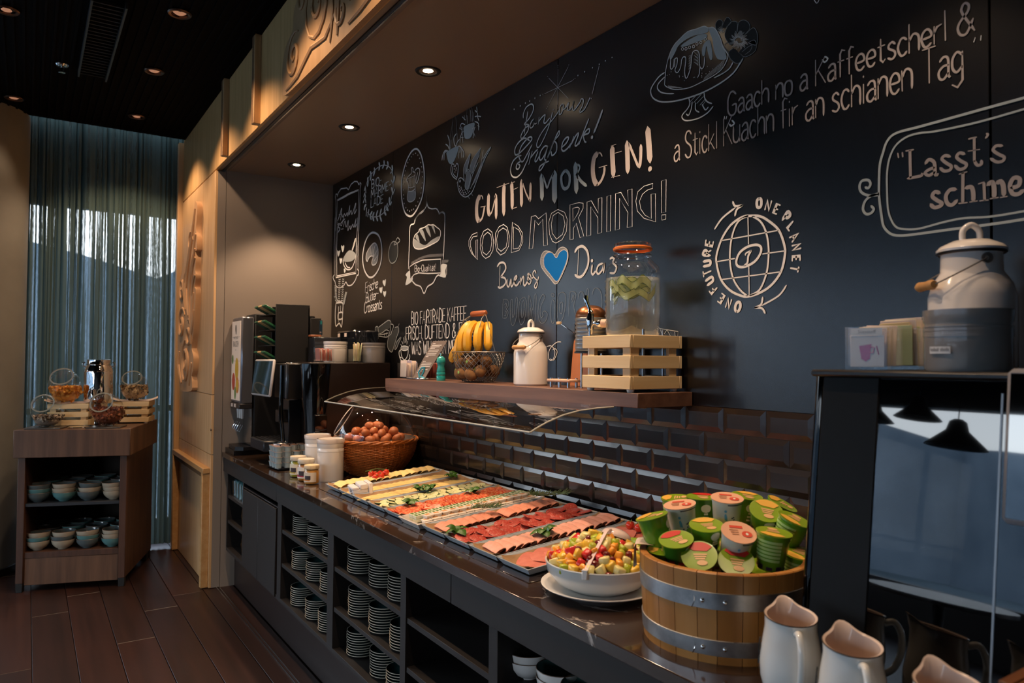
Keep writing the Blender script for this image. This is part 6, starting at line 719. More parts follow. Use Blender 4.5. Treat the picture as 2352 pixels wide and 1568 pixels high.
def sticks(cols, L_, n=16):
    def f(t, b, h):
        for k in range(n):
            x, y = random.uniform(-b*.75,b*.75), random.uniform(-b*.75,b*.75)
            put('stick_packet', Geo().cbox(-.006,.006,-.0015,.0015,0,L_*random.uniform(.9,1.05),.001), cols[k%len(cols)], t, loc=(x*.8,y*.8,.009), rot=(-y*2.2+random.uniform(-.1,.1),x*2.2+random.uniform(-.1,.1),random.uniform(-.5,.5)))
    return f
P_w = mat('paper_white','#e0cfc4',.6); P_p = mat('paper_pink','#d9887a',.6); P_b = mat('paper_blueprint','#b9b4cc',.6); P_g = mat('paper_green','#b9c49a',.6); P_y = mat('paper_beige','#d8c08e',.6); P_r = mat('paper_red','#c2544c',.6)
ZT = CT+.578
def crock(name, label, loc, r, h, m, lid=True, cat='jar', bands=(.78,), gl=1.):
    t = thing(name, label, cat, loc)
    pr = [(0,0),(r*.93,0),(r*.97,.006),(r*.97,h*.70),(r*.985,h*.705)]
    for b in bands: pr += [(r*.985,h*b-.004),(r*.955,h*b-.001),(r*.955,h*b+.002),(r*.985,h*b+.006)]
    pr += [(r,h*.93),(r,h),(r*.93,h),(r*.90,h*.97),(0,h*.965)]
    pr = sorted(pr[:5], key=lambda q: q[1])+pr[5:]
    put('body', Geo().lathe(pr, 40), m, t)
    if lid: put('lid', Geo().lathe([(r*1.0,h*.90),(r*1.02,h*.905),(r*1.02,h*.985),(r*.99,h),(r*.93,h*1.0),(r*.92,h*.985),(0,h*.985)],40), mat('lid_cream_grey','#cfc3bb',.3), t)
    return t
glassbox('stick_glass','narrow glass with brown sugar sticks beside the dark coffee canister',(-2.36,-.26,ZT),.05,.075,sticks([P_y,P_w],.10,8))
t = thing('coffee_canister','dark canister with wooden lid and small card on top of the far coffee machine','canister',(-2.25,-.31,ZT))
put('body', Geo().cbox(-.06,.045,-.06,.10,.0,.145,.004), mat('smoked_plastic','#23262c',.15,coat=.5), t); put('lid', Geo().cbox(-.06,.0,-.062,.0,.145,.160,.004), wood('lid_wood','#9a5a34','#7c4426','x'), t); put('label_card', Geo().cbox(-.035,.012,-.004,.0,.158,.245,.001), mat('petrol_card','#1f3540',.4), t)
g_ = Geo(); disc_y(g_,-.001,.232,.010,.012,-.0045); put('teal_badge', g_, mat('teal_badge','#2fa59a',.4), t, sharp=0); label_text('Coffee',.012,P_w,t,(-.012,-.0045,.175),(R(90),0,0))
crock('cream_crock','cream ceramic crock on top of the far coffee machine behind the packet glass',(-2.10,-.28,ZT),.068,.118,M_cream,False,bands=(.72,.82))
glassbox('packet_glass','square glass of pink sugar packets on the far coffee machine',(-1.99,-.385,ZT),.085,.075,packets([P_p,P_w,P_p],.03,9),R(4))
glassbox('stick_glass','square glass of fanned cream sticks on the far coffee machine front edge',(-1.965,-.20,ZT),.080,.075,sticks([P_y,P_w,P_g],.10,18),R(4))
crock('grey_crock','grey ceramic crock at the wall side of the far coffee machine',(-1.96,-.105,ZT),.066,.112,M_greycer,False,bands=(.70,.84))
t = thing('black_bean_box','glossy dark storage box with two small labels behind the cream crock','box',(-2.20,-.13,ZT)); put('body', Geo().cbox(-.13,.16,-.06,.09,0,.185,.008), mat('navy_gloss','#10131a',.12,coat=.8), t)
for k in range(2): put('sticker', Geo().box(-.11+k*.11,-.075+k*.11,-.0612,-.0602,.150,.172), P_w, t, sharp=0)
# steel bin, cup stack on tray, honey jars, cream jars
t = thing('steel_bin','shiny stainless steel table bin behind the stacked honey cups','bin',(-2.155,-.555,CT)); put('body', Geo().lathe([(0,0),(.056,0),(.056,.132),(.054,.134),(.052,.132),(.052,.005),(0,.005)],40), M_steel, t); put('dark_rim', Geo().lathe([(.0565,.118),(.0575,.122),(.0565,.126)],40), M_black, t)
tag(put('cup_tray', tray_geo(.19,.26,.010,.003), mat('dark_metal_tray','#4a4a50',.3,.8), None, loc=(-2.17,-.64,CT), rot=(0,0,R(4))),'small dark metal tray beneath the stacked portion cups','tray')
M_pc = glass('portion_cup_plastic',(.72,.76,.78),.1,1.5,.18); M_foill = mat('bronze_foil','#b48a74',.3,.4)
pcb = Geo().lathe([(0,0),(.017,0),(.021,.026),(.0225,.026),(.0225,.028)],16).mesh('portion_cup',mat('grey_clear_cup','#9fb0b4',.2)); pcl = Geo().lathe([(.0225,.028),(0,.0285)],16).mesh('foil_lid',M_foill)
for ix in range(3):
    for iy in range(4):
        for k in range(4):
            if ix == 2 and k == 3 and iy > 1: continue
            t = thing('portion_cup','foil-lidded grey portion cup in the stacks beside the honey jars','cup',(-2.13+ix*.050,-.615+iy*.050,CT+.011+k*.0288),group='stacked portion cups'); put('cup', pcb, None, t); put('foil_lid', pcl, None, t)
def jar(name, label, x, y, r, h, content, lab, band, lidm='#d9cdb6'):
    t = thing(name, label, 'jar', (x,y,CT), random.uniform(-.2,.2))
    put('jar_glass', Geo().lathe([(0,0),(r*.90,0),(r*.97,.006),(r*.97,h*.72),(r*.85,h*.80),(r*.85,h*.84)],28), M_glass, t)
    put('content', Geo().lathe([(0,.003),(r*.88,.004),(r*.93,.010),(r*.93,h*.66),(r*.82,h*.76),(0,h*.76)],28), mat('content_'+content,content,.3), t)
    a0 = R(215); put('paper_label', Geo().lathe([(r*.975,h*.14),(r*.975,h*.64)],20,a0=a0,a1=a0+R(170)), mat('label_'+lab,lab,.5), t, sharp=0)
    put('label_band', Geo().lathe([(r*.98,h*.20),(r*.98,h*.30)],20,a0=a0+.2,a1=a0+R(120)), mat('band_'+band,band,.5), t, sharp=0)
    put('label_shield', Geo().lathe([(r*.981,h*.26),(r*.981,h*.47)],10,a0=a0+R(75),a1=a0+R(125)), mat('band_dark','#3a2a28',.5), t, sharp=0)
    put('lid', Geo().lathe([(r*.88,h*.80),(r*.95,h*.80),(r*.97,h*.83),(r*.97,h*.96),(r*.93,h),(r*.80,h*.985),(0,h*.985)],32), mat('lid_'+lidm,lidm,.35), t); return t
jar('honey_jar','honey jar with green tinted filling and cream label, farthest of the three honey jars',-1.765,-.59,.041,.104,'#a8a032','#e8dfc6','#c4aa3c')
jar('honey_jar','honey jar with amber filling and crimson label band, middle of the three honey jars',-1.630,-.592,.042,.106,'#c47e33','#efe6d8','#b02a4a')
jar('honey_jar','small honey jar with orange and cream label, nearest of the three honey jars',-1.520,-.60,.037,.090,'#d99a4a','#e6d6c0','#d88830','#e0c8a0')
crock('cream_jar','tall cream ceramic jar in front of the egg basket',(-1.572,-.49,CT),.066,.205,M_cream)
crock('cream_jar','tall cream ceramic jar half hidden behind the other cream jar',(-1.800,-.478,CT),.066,.205,M_cream)
# ------------------------------------------------------------ egg basket with dome
BX, BY = -1.655, -.226
bk = thing('wicker_basket','round honey brown wicker basket filled with brown eggs','basket',(BX,BY,CT))
M_wick = mat('wicker','#c9783a',.45,noise=(70,'#a85f28',.3,.7)); M_wick2 = mat('wicker_dark','#7d4520',.6)
def rad(z): t = z/.185; return .105+.115*(1-(1-min(t,1))**2.1)**.75
put('basket_shell', Geo().lathe([(0,.004)]+[(rad(z*.185/12)-.006, .004+z*.18/12) for z in range(13)],40), M_wick2, bk)
g = Geo(); NS = 44
for r_ in range(27):
    z = .006+r_*.0064; rr = rad(z); off = (r_%2)*pi
    g.tube([((rr+.0028*sin(k*pi/2+off))*cos(2*pi*k/(NS*2)), (rr+.0028*sin(k*pi/2+off))*sin(2*pi*k/(NS*2)), z+.0008*sin(k*.5+r_)) for k in range(NS*2)], .0029, 4, closed=True)
put('weave', g, M_wick, bk)['kind'] = 'stuff'
g = Geo()
for k in range(NS):
    a = 2*pi*(k+.5)/NS; g.tube([((rad(z)+.0005)*cos(a),(rad(z)+.0005)*sin(a),z) for z in (.004,.03,.07,.11,.15,.18)], .0026, 4)
put('stakes', g, M_wick, bk)['kind'] = 'stuff'
for q_ in range(3): put('rim_strand', Geo().tube([((.222+.006*cos(k*.55+q_*2.1))*cos(2*pi*k/96),(.222+.006*cos(k*.55+q_*2.1))*sin(2*pi*k/96),.182+.006*sin(k*.55+q_*2.1)) for k in range(96)], .0048, 6, closed=True), M_wick, bk)
put('plastic_insert', Geo().lathe([(0,.165),(.195,.168),(.21,.188),(.217,.190),(.217,.186)],48), mat('grey_insert','#6a625e',.2), bk)
M_egg = mat('brown_egg','#c8794a',.45,sub=.1,noise=(35,'#b9683c',.35,.7))
gE = Geo(); pr = [(.0205*sin(pi*i/12)*(1+.10*cos(pi*i/12)), -.027*cos(pi*i/12)) for i in range(13)]; pr[0] = (0,-.027); pr[-1] = (0,.027); gE.lathe(pr, 20); egg = gE.mesh('egg', M_egg, 180)
random.seed(4)
spots = []
for lay,(n_,rr,z) in enumerate(((11,.135,.192),(8,.085,.196),(4,.035,.198),(8,.105,.222),(5,.055,.228),(3,.028,.252))):
    for k in range(n_): a = 2*pi*k/n_+lay*.5; spots.append((BX+rr*cos(a)+.01, BY+rr*sin(a), CT+z))
for (x,y,z) in spots: tag(put('egg', egg, None, loc=(x,y,z), rot=(random.uniform(.6,2.2),random.uniform(0,3),random.uniform(0,6))),'brown hen egg under the clear dome of the wicker basket','egg','eggs in the wicker basket')
dm = thing('basket_dome','clear acrylic dome with a round opening over the egg basket','dome',(BX,BY,CT+.191))
hz = Vector((-.50,-.80,.55)).normalized()
g = Geo(); RR = .205; hh_ = .190
def dome(u, v): a = 2*pi*u; e_ = v*pi/2; return (RR*cos(e_)*cos(a), RR*cos(e_)*sin(a), hh_*sin(e_))
full_ = Geo().grid(dome, 72, 26); keep = []
for f_ in full_.f:
    c_ = sum((Vector(full_.v[i]) for i in f_), Vector())/len(f_); 
    if Vector((c_.x/RR,c_.y/RR,c_.z/hh_)).normalized().dot(hz) < cos(R(25)): keep.append(f_)
g.add(full_.v, keep); put('shell', g, glass('dome_acrylic',(.95,.94,.93),.02,1.4,.03), dm, sharp=180)
t1 = hz.orthogonal().normalized(); t2 = hz.cross(t1)
put('opening_rim', Geo().tube([tuple(Vector((q.x*RR,q.y*RR,q.z*hh_))) for q in [(hz*cos(R(26))+(t1*cos(k*pi/24)+t2*sin(k*pi/24))*sin(R(26))) for k in range(48)]], .0022, 6, closed=True), mat('clear_rim','#d8cfc6',.2,spec=.8), dm)
# ------------------------------------------------------------ on the wall shelf
SZ = 1.356
glassbox('sugar_glass','square glass of white sugar sachets at the far end of the wall shelf',(-1.425,-.14,SZ),.085,.078,packets([P_w,P_b,P_w],.18,9),R(3))
glassbox('sugar_glass','small square glass of red tea sachets beside the menu card',(-1.235,-.11,SZ),.075,.075,packets([P_r,P_p,P_r],.10,8),R(3))
t = thing('menu_card','slanted taupe menu card with small white print on the wall shelf','card',(-1.245,-.17,SZ))
put('card', Geo().add([(-.075,0,.006),(.055,0,.006),(.175,.055,.185),(.03,.055,.185),(-.075,.0015,.006),(.055,.0015,.006),(.175,.0565,.185),(.03,.0565,.185)],[(0,1,2,3),(7,6,5,4),(0,4,5,1),(1,5,6,2),(2,6,7,3),(3,7,4,0)]), mat('taupe_card','#6f625a',.6), t, sharp=0)
g = Geo(); random.seed(8)
for k in range(19):
    if k in (9,10): continue
    f = .10+.82*(1-k/19); x0 = -.06+.105*f; w_ = random.choice((.095,.1,.09,.05)) if k not in (0,8,11,18) else .03; y = .055*f-.0012; z = .006+.179*f
    g.add([(x0,y,z),(x0+w_,y,z),(x0+w_+.0025,y+.001,z+.0032),(x0+.0025,y+.001,z+.0032)],[(0,1,2,3)])
put('print_lines', g, mat('print_white','#d8d2cc',.6), t, sharp=0)['kind'] = 'stuff'
put('swirl', Geo().tube([(.0,-.0,.01),(-.01,0,.035),(.01,.006,.055),(.035,.01,.06),(.03,.006,.035),(.015,.0,.015),(.05,.003,.008)], .004, 6), mat('cyan_print','#2d9bb5',.5), t)
put('foot', Geo().cbox(-.09,.09,-.03,.015,0,.010,.004), M_chrome, t)
M_mill = mat('turquoise_ceramic','#1f9a98',.12,coat=.6,noise=((2,2,9),'#5ab8ae',.45,.62))
pm_ = Geo().lathe([(0,0),(.0195,0),(.0205,.004),(.0205,.020),(.0185,.024),(.0205,.028),(.0205,.036),(.0185,.040),(.0200,.044),(.0150,.066),(.0185,.080),(.0200,.082),(.0205,.090),(.0175,.104),(.008,.112),(0,.113)],28).mesh('mill_body', M_mill)
for x, y, s_ in ((-1.065,-.150,'farther'),(-1.022,-.172,'nearer')):
    t = thing('pepper_mill','turquoise ceramic pepper mill, the %s of the pair on the wall shelf'%s_,'mill',(x,y,SZ),group='turquoise mills'); put('body', pm_, None, t); put('knob', Geo().lathe([(0,.110),(.005,.112),(.004,.118),(.008,.122),(.008,.126),(0,.128)],16), M_steel, t)
# wire basket with bananas and kiwis
WX, WY = -.765, -.128
wb_ = thing('wire_basket','grey wire mesh basket of bananas and kiwis with wooden grip handle','basket',(WX,WY,SZ))
M_wire = mat('galvanised_wire','#8f8b86',.4,.8)
def wr(z): return .068+.064*min(1,(z/.125))**.55 if z > 0 else .06
def ell(a, r): return (r*1.04*cos(a), r*.80*sin(a))
g = Geo(); NN = 30; rows = 11
def wp(k, j): a = 2*pi*(k+(.5 if j%2 else 0))/NN; z = .004+.126*(j/rows)**1.05; x, y = ell(a, wr(z)); return (x,y,z)
for k in range(NN):
    for s_ in (0,1):
        pts = []; kk = k
        for j in range(rows+1):
            pts.append(wp(kk, j)); 
            if s_ == 0: kk = kk if j%2 == 0 else kk+1
            else: kk = kk-1 if j%2 == 0 else kk
        g.tube(pts, .0009, 4, cap=False)
put('wire_mesh', g, M_wire, wb_)['kind'] = 'stuff'
put('rim_wire', Geo().tube([(*ell(2*pi*k/48,wr(.130)),.130) for k in range(48)], .0022, 6, closed=True), M_wire, wb_); put('base_wire', Geo().tube([(*ell(2*pi*k/40,.066),.003) for k in range(40)], .002, 6, closed=True), M_wire, wb_)
for a in (.5,1.6,2.64,3.6,4.7,5.8): put('rib_wire', Geo().tube([(*ell(a,wr(z)+.001),z) for z in (.003,.02,.05,.09,.13)], .0016, 5), M_wire, wb_)
for s_ in (-1,1):
    put('handle_wire', Geo().tube([(s_*.135,.0,.130),(s_*.118,-.012,.20),(s_*.085,-.01,.27),(s_*.055,0,.293)], .0019, 6), M_wire, wb_); put('handle_wire', Geo().tube([(s_*.088,-.075,.130),(s_*.090,-.06,.20),(s_*.075,-.03,.27),(s_*.055,0,.293)], .0019, 6), M_wire, wb_)
put('handle_grip', Geo().lathe([(0,-.062),(.008,-.060),(.0125,-.052),(.0125,.052),(.008,.060),(0,.062)],16,M=Matrix.Translation((0,0,.296)) @ Matrix.Rotation(R(90),4,'Y')), wood('grip_wood','#b3683a','#964f28','x',.4), wb_)
M_ban = mat('banana_skin','#dba42a',.4,noise=((45,45,45),'#8a5a1c',.66,.76)); M_bant = mat('banana_tip','#3a2a18',.7)
def banana(P, r, label, tip=.6):
    P = smooth_pts(P, False, 5); n = len(P); t = thing('banana', label, 'banana', P[0]); P2 = [tuple(Vector(p)-Vector(P[0])) for p in P]
    rr = [r*min(1, .40+2.6*min(i/n,(n-1-i)/n*1.3))*(.5 if i in (0,n-1) else 1) for i in range(n)]
    put('peel', Geo().tube(P2, rr, 7), M_ban, t, sharp=50); d = (Vector(P2[-1])-Vector(P2[-2])).normalized(); put('tip', Geo().tube([P2[-1], tuple(Vector(P2[-1])+d*.008)], [r*.34,r*.22], 8), M_bant, t)
    put('stalk', Geo().tube([P2[0], tuple(Vector(P2[0])-(Vector(P2[1])-Vector(P2[0])).normalized()*.018)], [r*.42,r*.38], 6), M_bant, t); return t
bz = SZ
cx0 = (WX+.005, WY-.02, bz+.243)
BN = [([(.0,.0,.235),(-.025,-.04,.232),(-.040,-.07,.18),(-.045,-.078,.12),(-.04,-.07,.075)],'banana hanging down the front of the bunch, nearest the turquoise mills'),
 ([(.005,0,.24),(.0,-.05,.245),(.005,-.085,.20),(.010,-.092,.15),(.008,-.085,.115)],'curved banana in the middle front of the bunch'),
 ([(.01,0,.242),(.03,-.045,.246),(.048,-.08,.21),(.055,-.088,.16),(.05,-.08,.125)],'banana second from the milk can side of the bunch'),
 ([(.015,.01,.24),(.05,-.02,.245),(.078,-.05,.21),(.09,-.06,.17),(.088,-.055,.13)],'banana next to the milk can side of the bunch'),
 ([(.02,.02,.238),(.06,.01,.243),(.096,-.01,.21),(.112,-.02,.165),(.112,-.02,.135)],'outermost banana of the bunch towards the milk can'),
 ([(-.01,.0,.23),(-.03,.02,.20),(-.05,.03,.16),(-.05,.03,.12)],'banana at the back of the bunch'),
 ([(-.02,-.02,.165),(-.06,-.03,.172),(-.095,-.045,.14),(-.108,-.055,.10)],'lower banana leaning over the rim towards the turquoise mills'),
 ([(-.01,-.05,.15),(-.045,-.07,.148),(-.078,-.080,.118),(-.092,-.078,.085)],'lowest banana inside the wire basket with pale cut tip')]
for P, lb_ in BN: banana([(WX+a,WY+b,bz+c_) for a,b,c_ in P], .0185, lb_)
M_kiwi = mat('kiwi_skin','#6f4c2c',.85,noise=(60,'#8a6238',.35,.7),bump=(300,.4,.001)); M_stk = mat('green_sticker','#8cc04a',.4)
kw = Geo().sphere((0,0,0),.026,18,12,sq=(1.22,1,1)).mesh('kiwi_skin',M_kiwi,180)
KP = [(-.075,-.045,.045),(-.04,-.065,.038),(.0,-.072,.042),(.045,-.062,.036),(.03,-.055,.085),(.075,-.035,.05),(.08,-.01,.09),(-.02,-.02,.06),(-.05,.0,.07),(.02,.03,.05),(.06,.04,.05),(-.06,.04,.05),(-.03,-.065,.080),(.0,.0,.095)]
KL = ['kiwi with green sticker, lowest at the mill side of the wire basket','kiwi without sticker, second from the mills in the lowest front row','kiwi with green sticker in the middle of the lowest front row','kiwi low in front towards the milk can','stickered kiwi in the upper front of the wire basket under the bananas','kiwi with green sticker at the milk can side','kiwi high at the milk can side of the wire basket','kiwi in the core of the heap, lower','stickered kiwi at the back on the mill side','kiwi at the back middle of the wire basket','kiwi at the back on the milk can side','kiwi at the back corner on the mill side','kiwi in the upper front row towards the mills','topmost kiwi right below the banana bunch']
for i,(x,y,z) in enumerate(KP):
    t = thing('kiwi',KL[i],'kiwi',(WX+x,WY+y,bz+z),rot=(random.uniform(-.4,.4),random.uniform(-.4,.4),random.uniform(-.6,.6)),group='kiwis in the wire basket'); put('skin', kw, None, t)
    if i in (0,2,4,5,8): put('sticker', Geo().lathe([(0,.0265),(.006,.0262),(.006,.0255)],12,M=Matrix.Rotation(R(75),4,'X')), M_stk, t)
# enamel milk can
def milkcan(loc, s_, label, rz):
    t = thing('milk_can', label, 'can', loc, rz)
    put('body', Geo().lathe([(0,0),(.061*s_,0),(.066*s_,.006*s_),(.066*s_,.125*s_),(.060*s_,.148*s_),(.047*s_,.168*s_),(.046*s_,.200*s_),(.049*s_,.203*s_)],48), M_cream, t)
    put('lid', Geo().lathe([(.046*s_,.199*s_),(.0525*s_,.202*s_),(.053*s_,.207*s_),(.048*s_,.213*s_),(.030*s_,.222*s_),(0,.225*s_)],48), M_cream, t); put('rim_line', Geo().lathe([(.0500*s_,.1985*s_),(.0528*s_,.2005*s_),(.0535*s_,.2030*s_)],48), mat('navy_rim','#15161c',.3), t)
    put('lid_loop', Geo().tube(smooth_pts([(-.014*s_,0,.222*s_),(-.013*s_,0,.240*s_),(0,0,.250*s_),(.013*s_,0,.240*s_),(.014*s_,0,.222*s_)],False,5), .0052*s_, 10), M_cream, t)
    for q in (-1,1): put('ear', Geo().lathe([(.004*s_,0),(.009*s_,.0),(.009*s_,.003*s_),(.004*s_,.003*s_)],14,M=Matrix.Translation((0,q*.048*s_,.187*s_)) @ Matrix.Rotation(R(90)*-q,4,'X')), M_wire, t)
    put('bail_wire', Geo().tube(smooth_pts([(0,-.051*s_,.187*s_),(-.040*s_,-.050*s_,.165*s_),(-.072*s_,-.030*s_,.146*s_),(-.074*s_,.0,.145*s_),(-.072*s_,.030*s_,.146*s_),(-.040*s_,.050*s_,.165*s_),(0,.051*s_,.187*s_)],False,4), .0013*s_, 6), M_wire, t)
    put('grip', Geo().lathe([(0,-.030*s_),(.006*s_,-.030*s_),(.0088*s_,-.022*s_),(.0075*s_,0),(.0088*s_,.022*s_),(.006*s_,.030*s_),(0,.030*s_)],14,M=Matrix.Translation((-.0745*s_,0,.145*s_)) @ Matrix.Rotation(R(90),4,'X')), wood('pale_grip','#d3a36c','#b98850','z',.5), t); return t
milkcan((-.372,-.128,SZ),1.0,'small white enamel milk can with wooden grip on the wall shelf',R(108))
# cutting boards leaning behind
def paddle(x, y, w, h, label, m, tilt, hole=True):
    t = thing('paddle_board', label, 'board', (x,y,SZ), rot=(R(tilt),0,0)); a = w/2
    pts = smooth_pts([(-a,.003),(-a,h*.30),(-a,h*.58),(-a*.85,h*.66),(-.017,h*.74),(-.017,h*.93),(-.010,h*.99),(0,h),(.010,h*.99),(.017,h*.93),(.017,h*.74),(a*.85,h*.66),(a,h*.58),(a,h*.30),(a,.003)],False,3)
    n = len(pts); g = Geo(); g.add([(px,0,pz) for px,pz in pts]+[(px,.012,pz) for px,pz in pts],[tuple(range(n)),tuple(range(n,2*n))[::-1]]+[(i,n+i,n+(i+1)%n,(i+1)%n) for i in range(n)])
    put('board', g, m, t); put('slot', Geo().tube([(0,-.0008,h*.80),(0,-.0008,h*.95)], .0045, 8), mat('slot_dark','#3a1e12',.7), t); put('cord', Geo().tube([(.002,-.003,h*.78),(.0,-.006,h*.66),(-.008,-.004,h*.56),(-.018,-.004,h*.52)], .0012, 5), mat('leather_cord','#7a3a20',.7), t); return t
M_beech = wood('beech','#b87448','#9f5f38','z',.5)
paddle(-.178,-.055,.085,.272,'brown wooden paddle board with leather cord leaning on the black wall',M_beech,-6)
paddle(-.122,-.060,.075,.18,'short wooden board leaning beside the paddle board',wood('beech_dark','#94603c','#7d4c2e','z',.5),-6)
t = thing('napkin_rack','small pale wooden rack plate on steel feet before the paddle boards','rack',(-.130,-.150,SZ)); put('plate', Geo().cbox(-.072,.060,-.028,.028,.020,.030,.003), wood('rack_wood','#d9b49a','#c79c7e','x',.5), t)
for x, y in ((-.055,-.018),(-.005,-.018),(.045,-.018),(.045,.018),(-.055,.018)): put('foot', Geo().cyl(x,y,0,.034,.0052,seg=14), M_steel, t)
# ribbed metal beehive tin on stand
t = thing('ribbed_tin','ribbed zinc tin with copper dome between boards and glass dispenser','tin',(-.045,-.100,SZ))
pr = [(0,.128),(.052,.128),(.055,.130)]
for k in range(8): z = .135+k*.014; pr += [(.0535,z),(.0560,z+.004),(.0560,z+.009),(.0535,z+.013)]
put('body', Geo().lathe(pr,40), mat('zinc','#a9a9a8',.35,.9), t); put('dome', Geo().lathe([(.0535,.247),(.055,.252),(.050,.268),(.040,.280),(.024,.288),(.0,.291)],40), mat('copper','#a8714e',.3,.9), t); put('opening', Geo().lathe([(.0568,.185),(.0568,.228)],10,a0=R(205),a1=R(240)), M_black, t); put('perch', Geo().tube([(-.05,-.03,.19),(-.115,-.05,.232)], .0016, 6), M_chrome, t); put('perch_block', Geo().cbox(-.128,-.108,-.056,-.046,.226,.236,.001), mat('pale_block','#d8c09a',.5), t)
for k in range(3): a = 2*pi*k/3+.5; put('leg', Geo().cyl(.040*cos(a),.040*sin(a),0,.128,.0045,seg=12), M_steel, t)
put('stand_plate', Geo().lathe([(0,.122),(.058,.122),(.058,.128),(0,.128)],32), mat('black_plate','#1a1a1c',.4), t)
# pine crate and glass dispenser
def crate(loc, rz, sx, sy, h, label, m, feet=True, mx=None):
    t = thing('wooden_crate', label, 'crate', loc, rz); sl_h = h*.225; z0 = .010 if feet else .002
    for k in range(3):
        z = z0+k*(h-z0-sl_h)/2
        for s_ in (-1,1):
            put('slat', Geo().cbox(-sx/2,sx/2,(sy/2-.006)*s_-.006,(sy/2-.006)*s_+.006,z,z+sl_h,.0015), m, t); put('slat', Geo().cbox((sx/2-.006)*s_-.006,(sx/2-.006)*s_+.006,-sy/2+.012,sy/2-.012,z,z+sl_h,.0015), mx or m, t)
    for a in (-1,1):
        for b in (-1,1):
            put('corner_post', Geo().cbox(a*(sx/2-.030)-.017,a*(sx/2-.030)+.017,b*(sy/2-.018)-.006,b*(sy/2-.018)+.006,z0+.002,h-.003,.001), m, t)
            put('corner_post', Geo().cbox(a*(sx/2-.018)-.006,a*(sx/2-.018)+.006,b*(sy/2-.030)-.017,b*(sy/2-.030)+.017,z0+.002,h-.003,.001), m, t)
            if feet: put('foot', Geo().lathe([(0,0),(.010,0),(.012,.006),(.012,z0),(0,z0)],16,(a*(sx/2-.02),b*(sy/2-.02),0)), M_white, t)
    put('floor_board', Geo().box(-sx/2+.012,sx/2-.012,-sy/2+.012,sy/2-.012,z0+.002,z0+.008), m, t); put('top_board', Geo().box(-sx/2+.012,sx/2-.012,-sy/2+.012,sy/2-.012,h-.012,h-.006), m, t)
    return t
M_pine2 = wood('pine_y','#ecd2a4','#dcba84','y',.5)
ck = crate((.188,-.124,SZ),0,.228,.222,.176,'pale pine slatted crate carrying the glass water dispenser',M_pine,mx=M_pine2)
for x,y in ((-.095,-.095),(.085,-.03),(.05,.09)): put('steel_post', Geo().cyl(x,y,.02,.196,.0042,seg=12), M_steel, ck)
JZ = SZ+.171
t = thing('water_dispenser','large glass jar of water with cucumber strips, orange seal and tap on the pine crate','dispenser',(.190,-.122,JZ))
put('jar_glass', Geo().lathe([(0,.004),(.080,.004),(.086,.012),(.0875,.10),(.0875,.205),(.083,.228),(.062,.248),(.057,.256),(.057,.268)],56), glass('jar_glass',(.97,.985,.985),.01,1.45,.03), t)
put('water', Geo().lathe([(0,.008),(.077,.008),(.0835,.016),(.085,.10),(.085,.190),(0,.190)],56), glass('water',(.96,.97,.96),.01,1.12,.0,milk=.16), t)
put('neck_ring', Geo().lathe([(.058,.262),(.061,.266),(.061,.272),(.0585,.276),(.0585,.281)],48), M_glass, t); put('rubber_seal', Geo().lathe([(.0575,.2805),(.0625,.282),(.0630,.288),(.0590,.291)],48), mat('orange_rubber','#e07a2c',.4,sub=.1), t)
put('lid', Geo().lathe([(.059,.290),(.061,.293),(.060,.301),(.055,.304),(.050,.300),(0,.299)],48), glass('lid_glass',(.93,.93,.92),.02,1.5,.10), t); put('wire_clasp', Geo().tube([(-.058,-.02,.262),(-.064,-.022,.285),(-.056,-.02,.306),(-.045,-.03,.308)], .0014, 6), M_chrome, t); put('clasp_ring', Geo().tube([(.0625*cos(2*pi*k/40),.0625*sin(2*pi*k/40),.264) for k in range(40)], .0013, 5, closed=True), M_chrome, t)
M_cstrip = mat('cucumber_strip','#c9d08a',.3,sub=.2); M_cedge = mat('cucumber_edge','#4f6a24',.4)
random.seed(2)
for i,(a,z,L_,w_) in enumerate(((3.6,.165,.12,.022),(4.4,.160,.13,.024),(5.3,.168,.12,.022),(5.9,.150,.10,.024),(4.9,.140,.14,.018),(3.9,.145,.10,.02),(5.6,.172,.08,.026))):
    r_ = .070-.006*(i%3); g = Geo(); n = 18; v = []
    for k in range(n+1):
        aa = a+(k/n-.5)*L_/r_*1.5; zz = z+.012*sin(k*.6+i)-.018*(i%2)*sin(pi*k/n); v.append(((r_-.004*sin(k))*cos(aa),(r_-.004*sin(k))*sin(aa),zz))
    g.mi = 0; g.add([(p[0],p[1],p[2]+w_/2) for p in v]+[(p[0]*.985,p[1]*.985,p[2]-w_/2) for p in v],[(k,k+1,n+2+k,n+1+k) for k in range(n)])
    g.mi = 1; g.tube([(p[0],p[1],p[2]+w_/2) for p in v], .0011, 4); g.tube([(p[0]*.985,p[1]*.985,p[2]-w_/2) for p in v], .0011, 4); put('cucumber_strip', g, [M_cstrip,M_cedge], t, sharp=60)
dx = Vector((-.86,-.51,0)).normalized()
def along(d, z, s_=0): q = dx*d+Vector((-dx.y,dx.x,0))*s_; return (q.x,q.y,z)
tp = put('tap', Geo().tube([along(.086,.048),along(.104,.048)], .014, 18), mat('translucent_washer','#d8b8a4',.3), t)
put('tap_neck', Geo().sphere(along(.112,.048),.0135,18,12), M_chrome, tp); put('tap_arm', Geo().tube([along(.112,.048),along(.140,.050)], [.008,.006], 12), M_chrome, tp)
put('tap_spout', Geo().tube([along(.142,.082),along(.144,.065),along(.144,.040),along(.143,.012)], [.009,.0135,.013,.0065], 14), M_chrome, tp); put('tap_lever', Geo().tube([along(.142,.084),along(.146,.096),along(.154,.112),along(.160,.130),along(.158,.142)], [.009,.006,.007,.0085,.006], 12), M_chrome, tp)
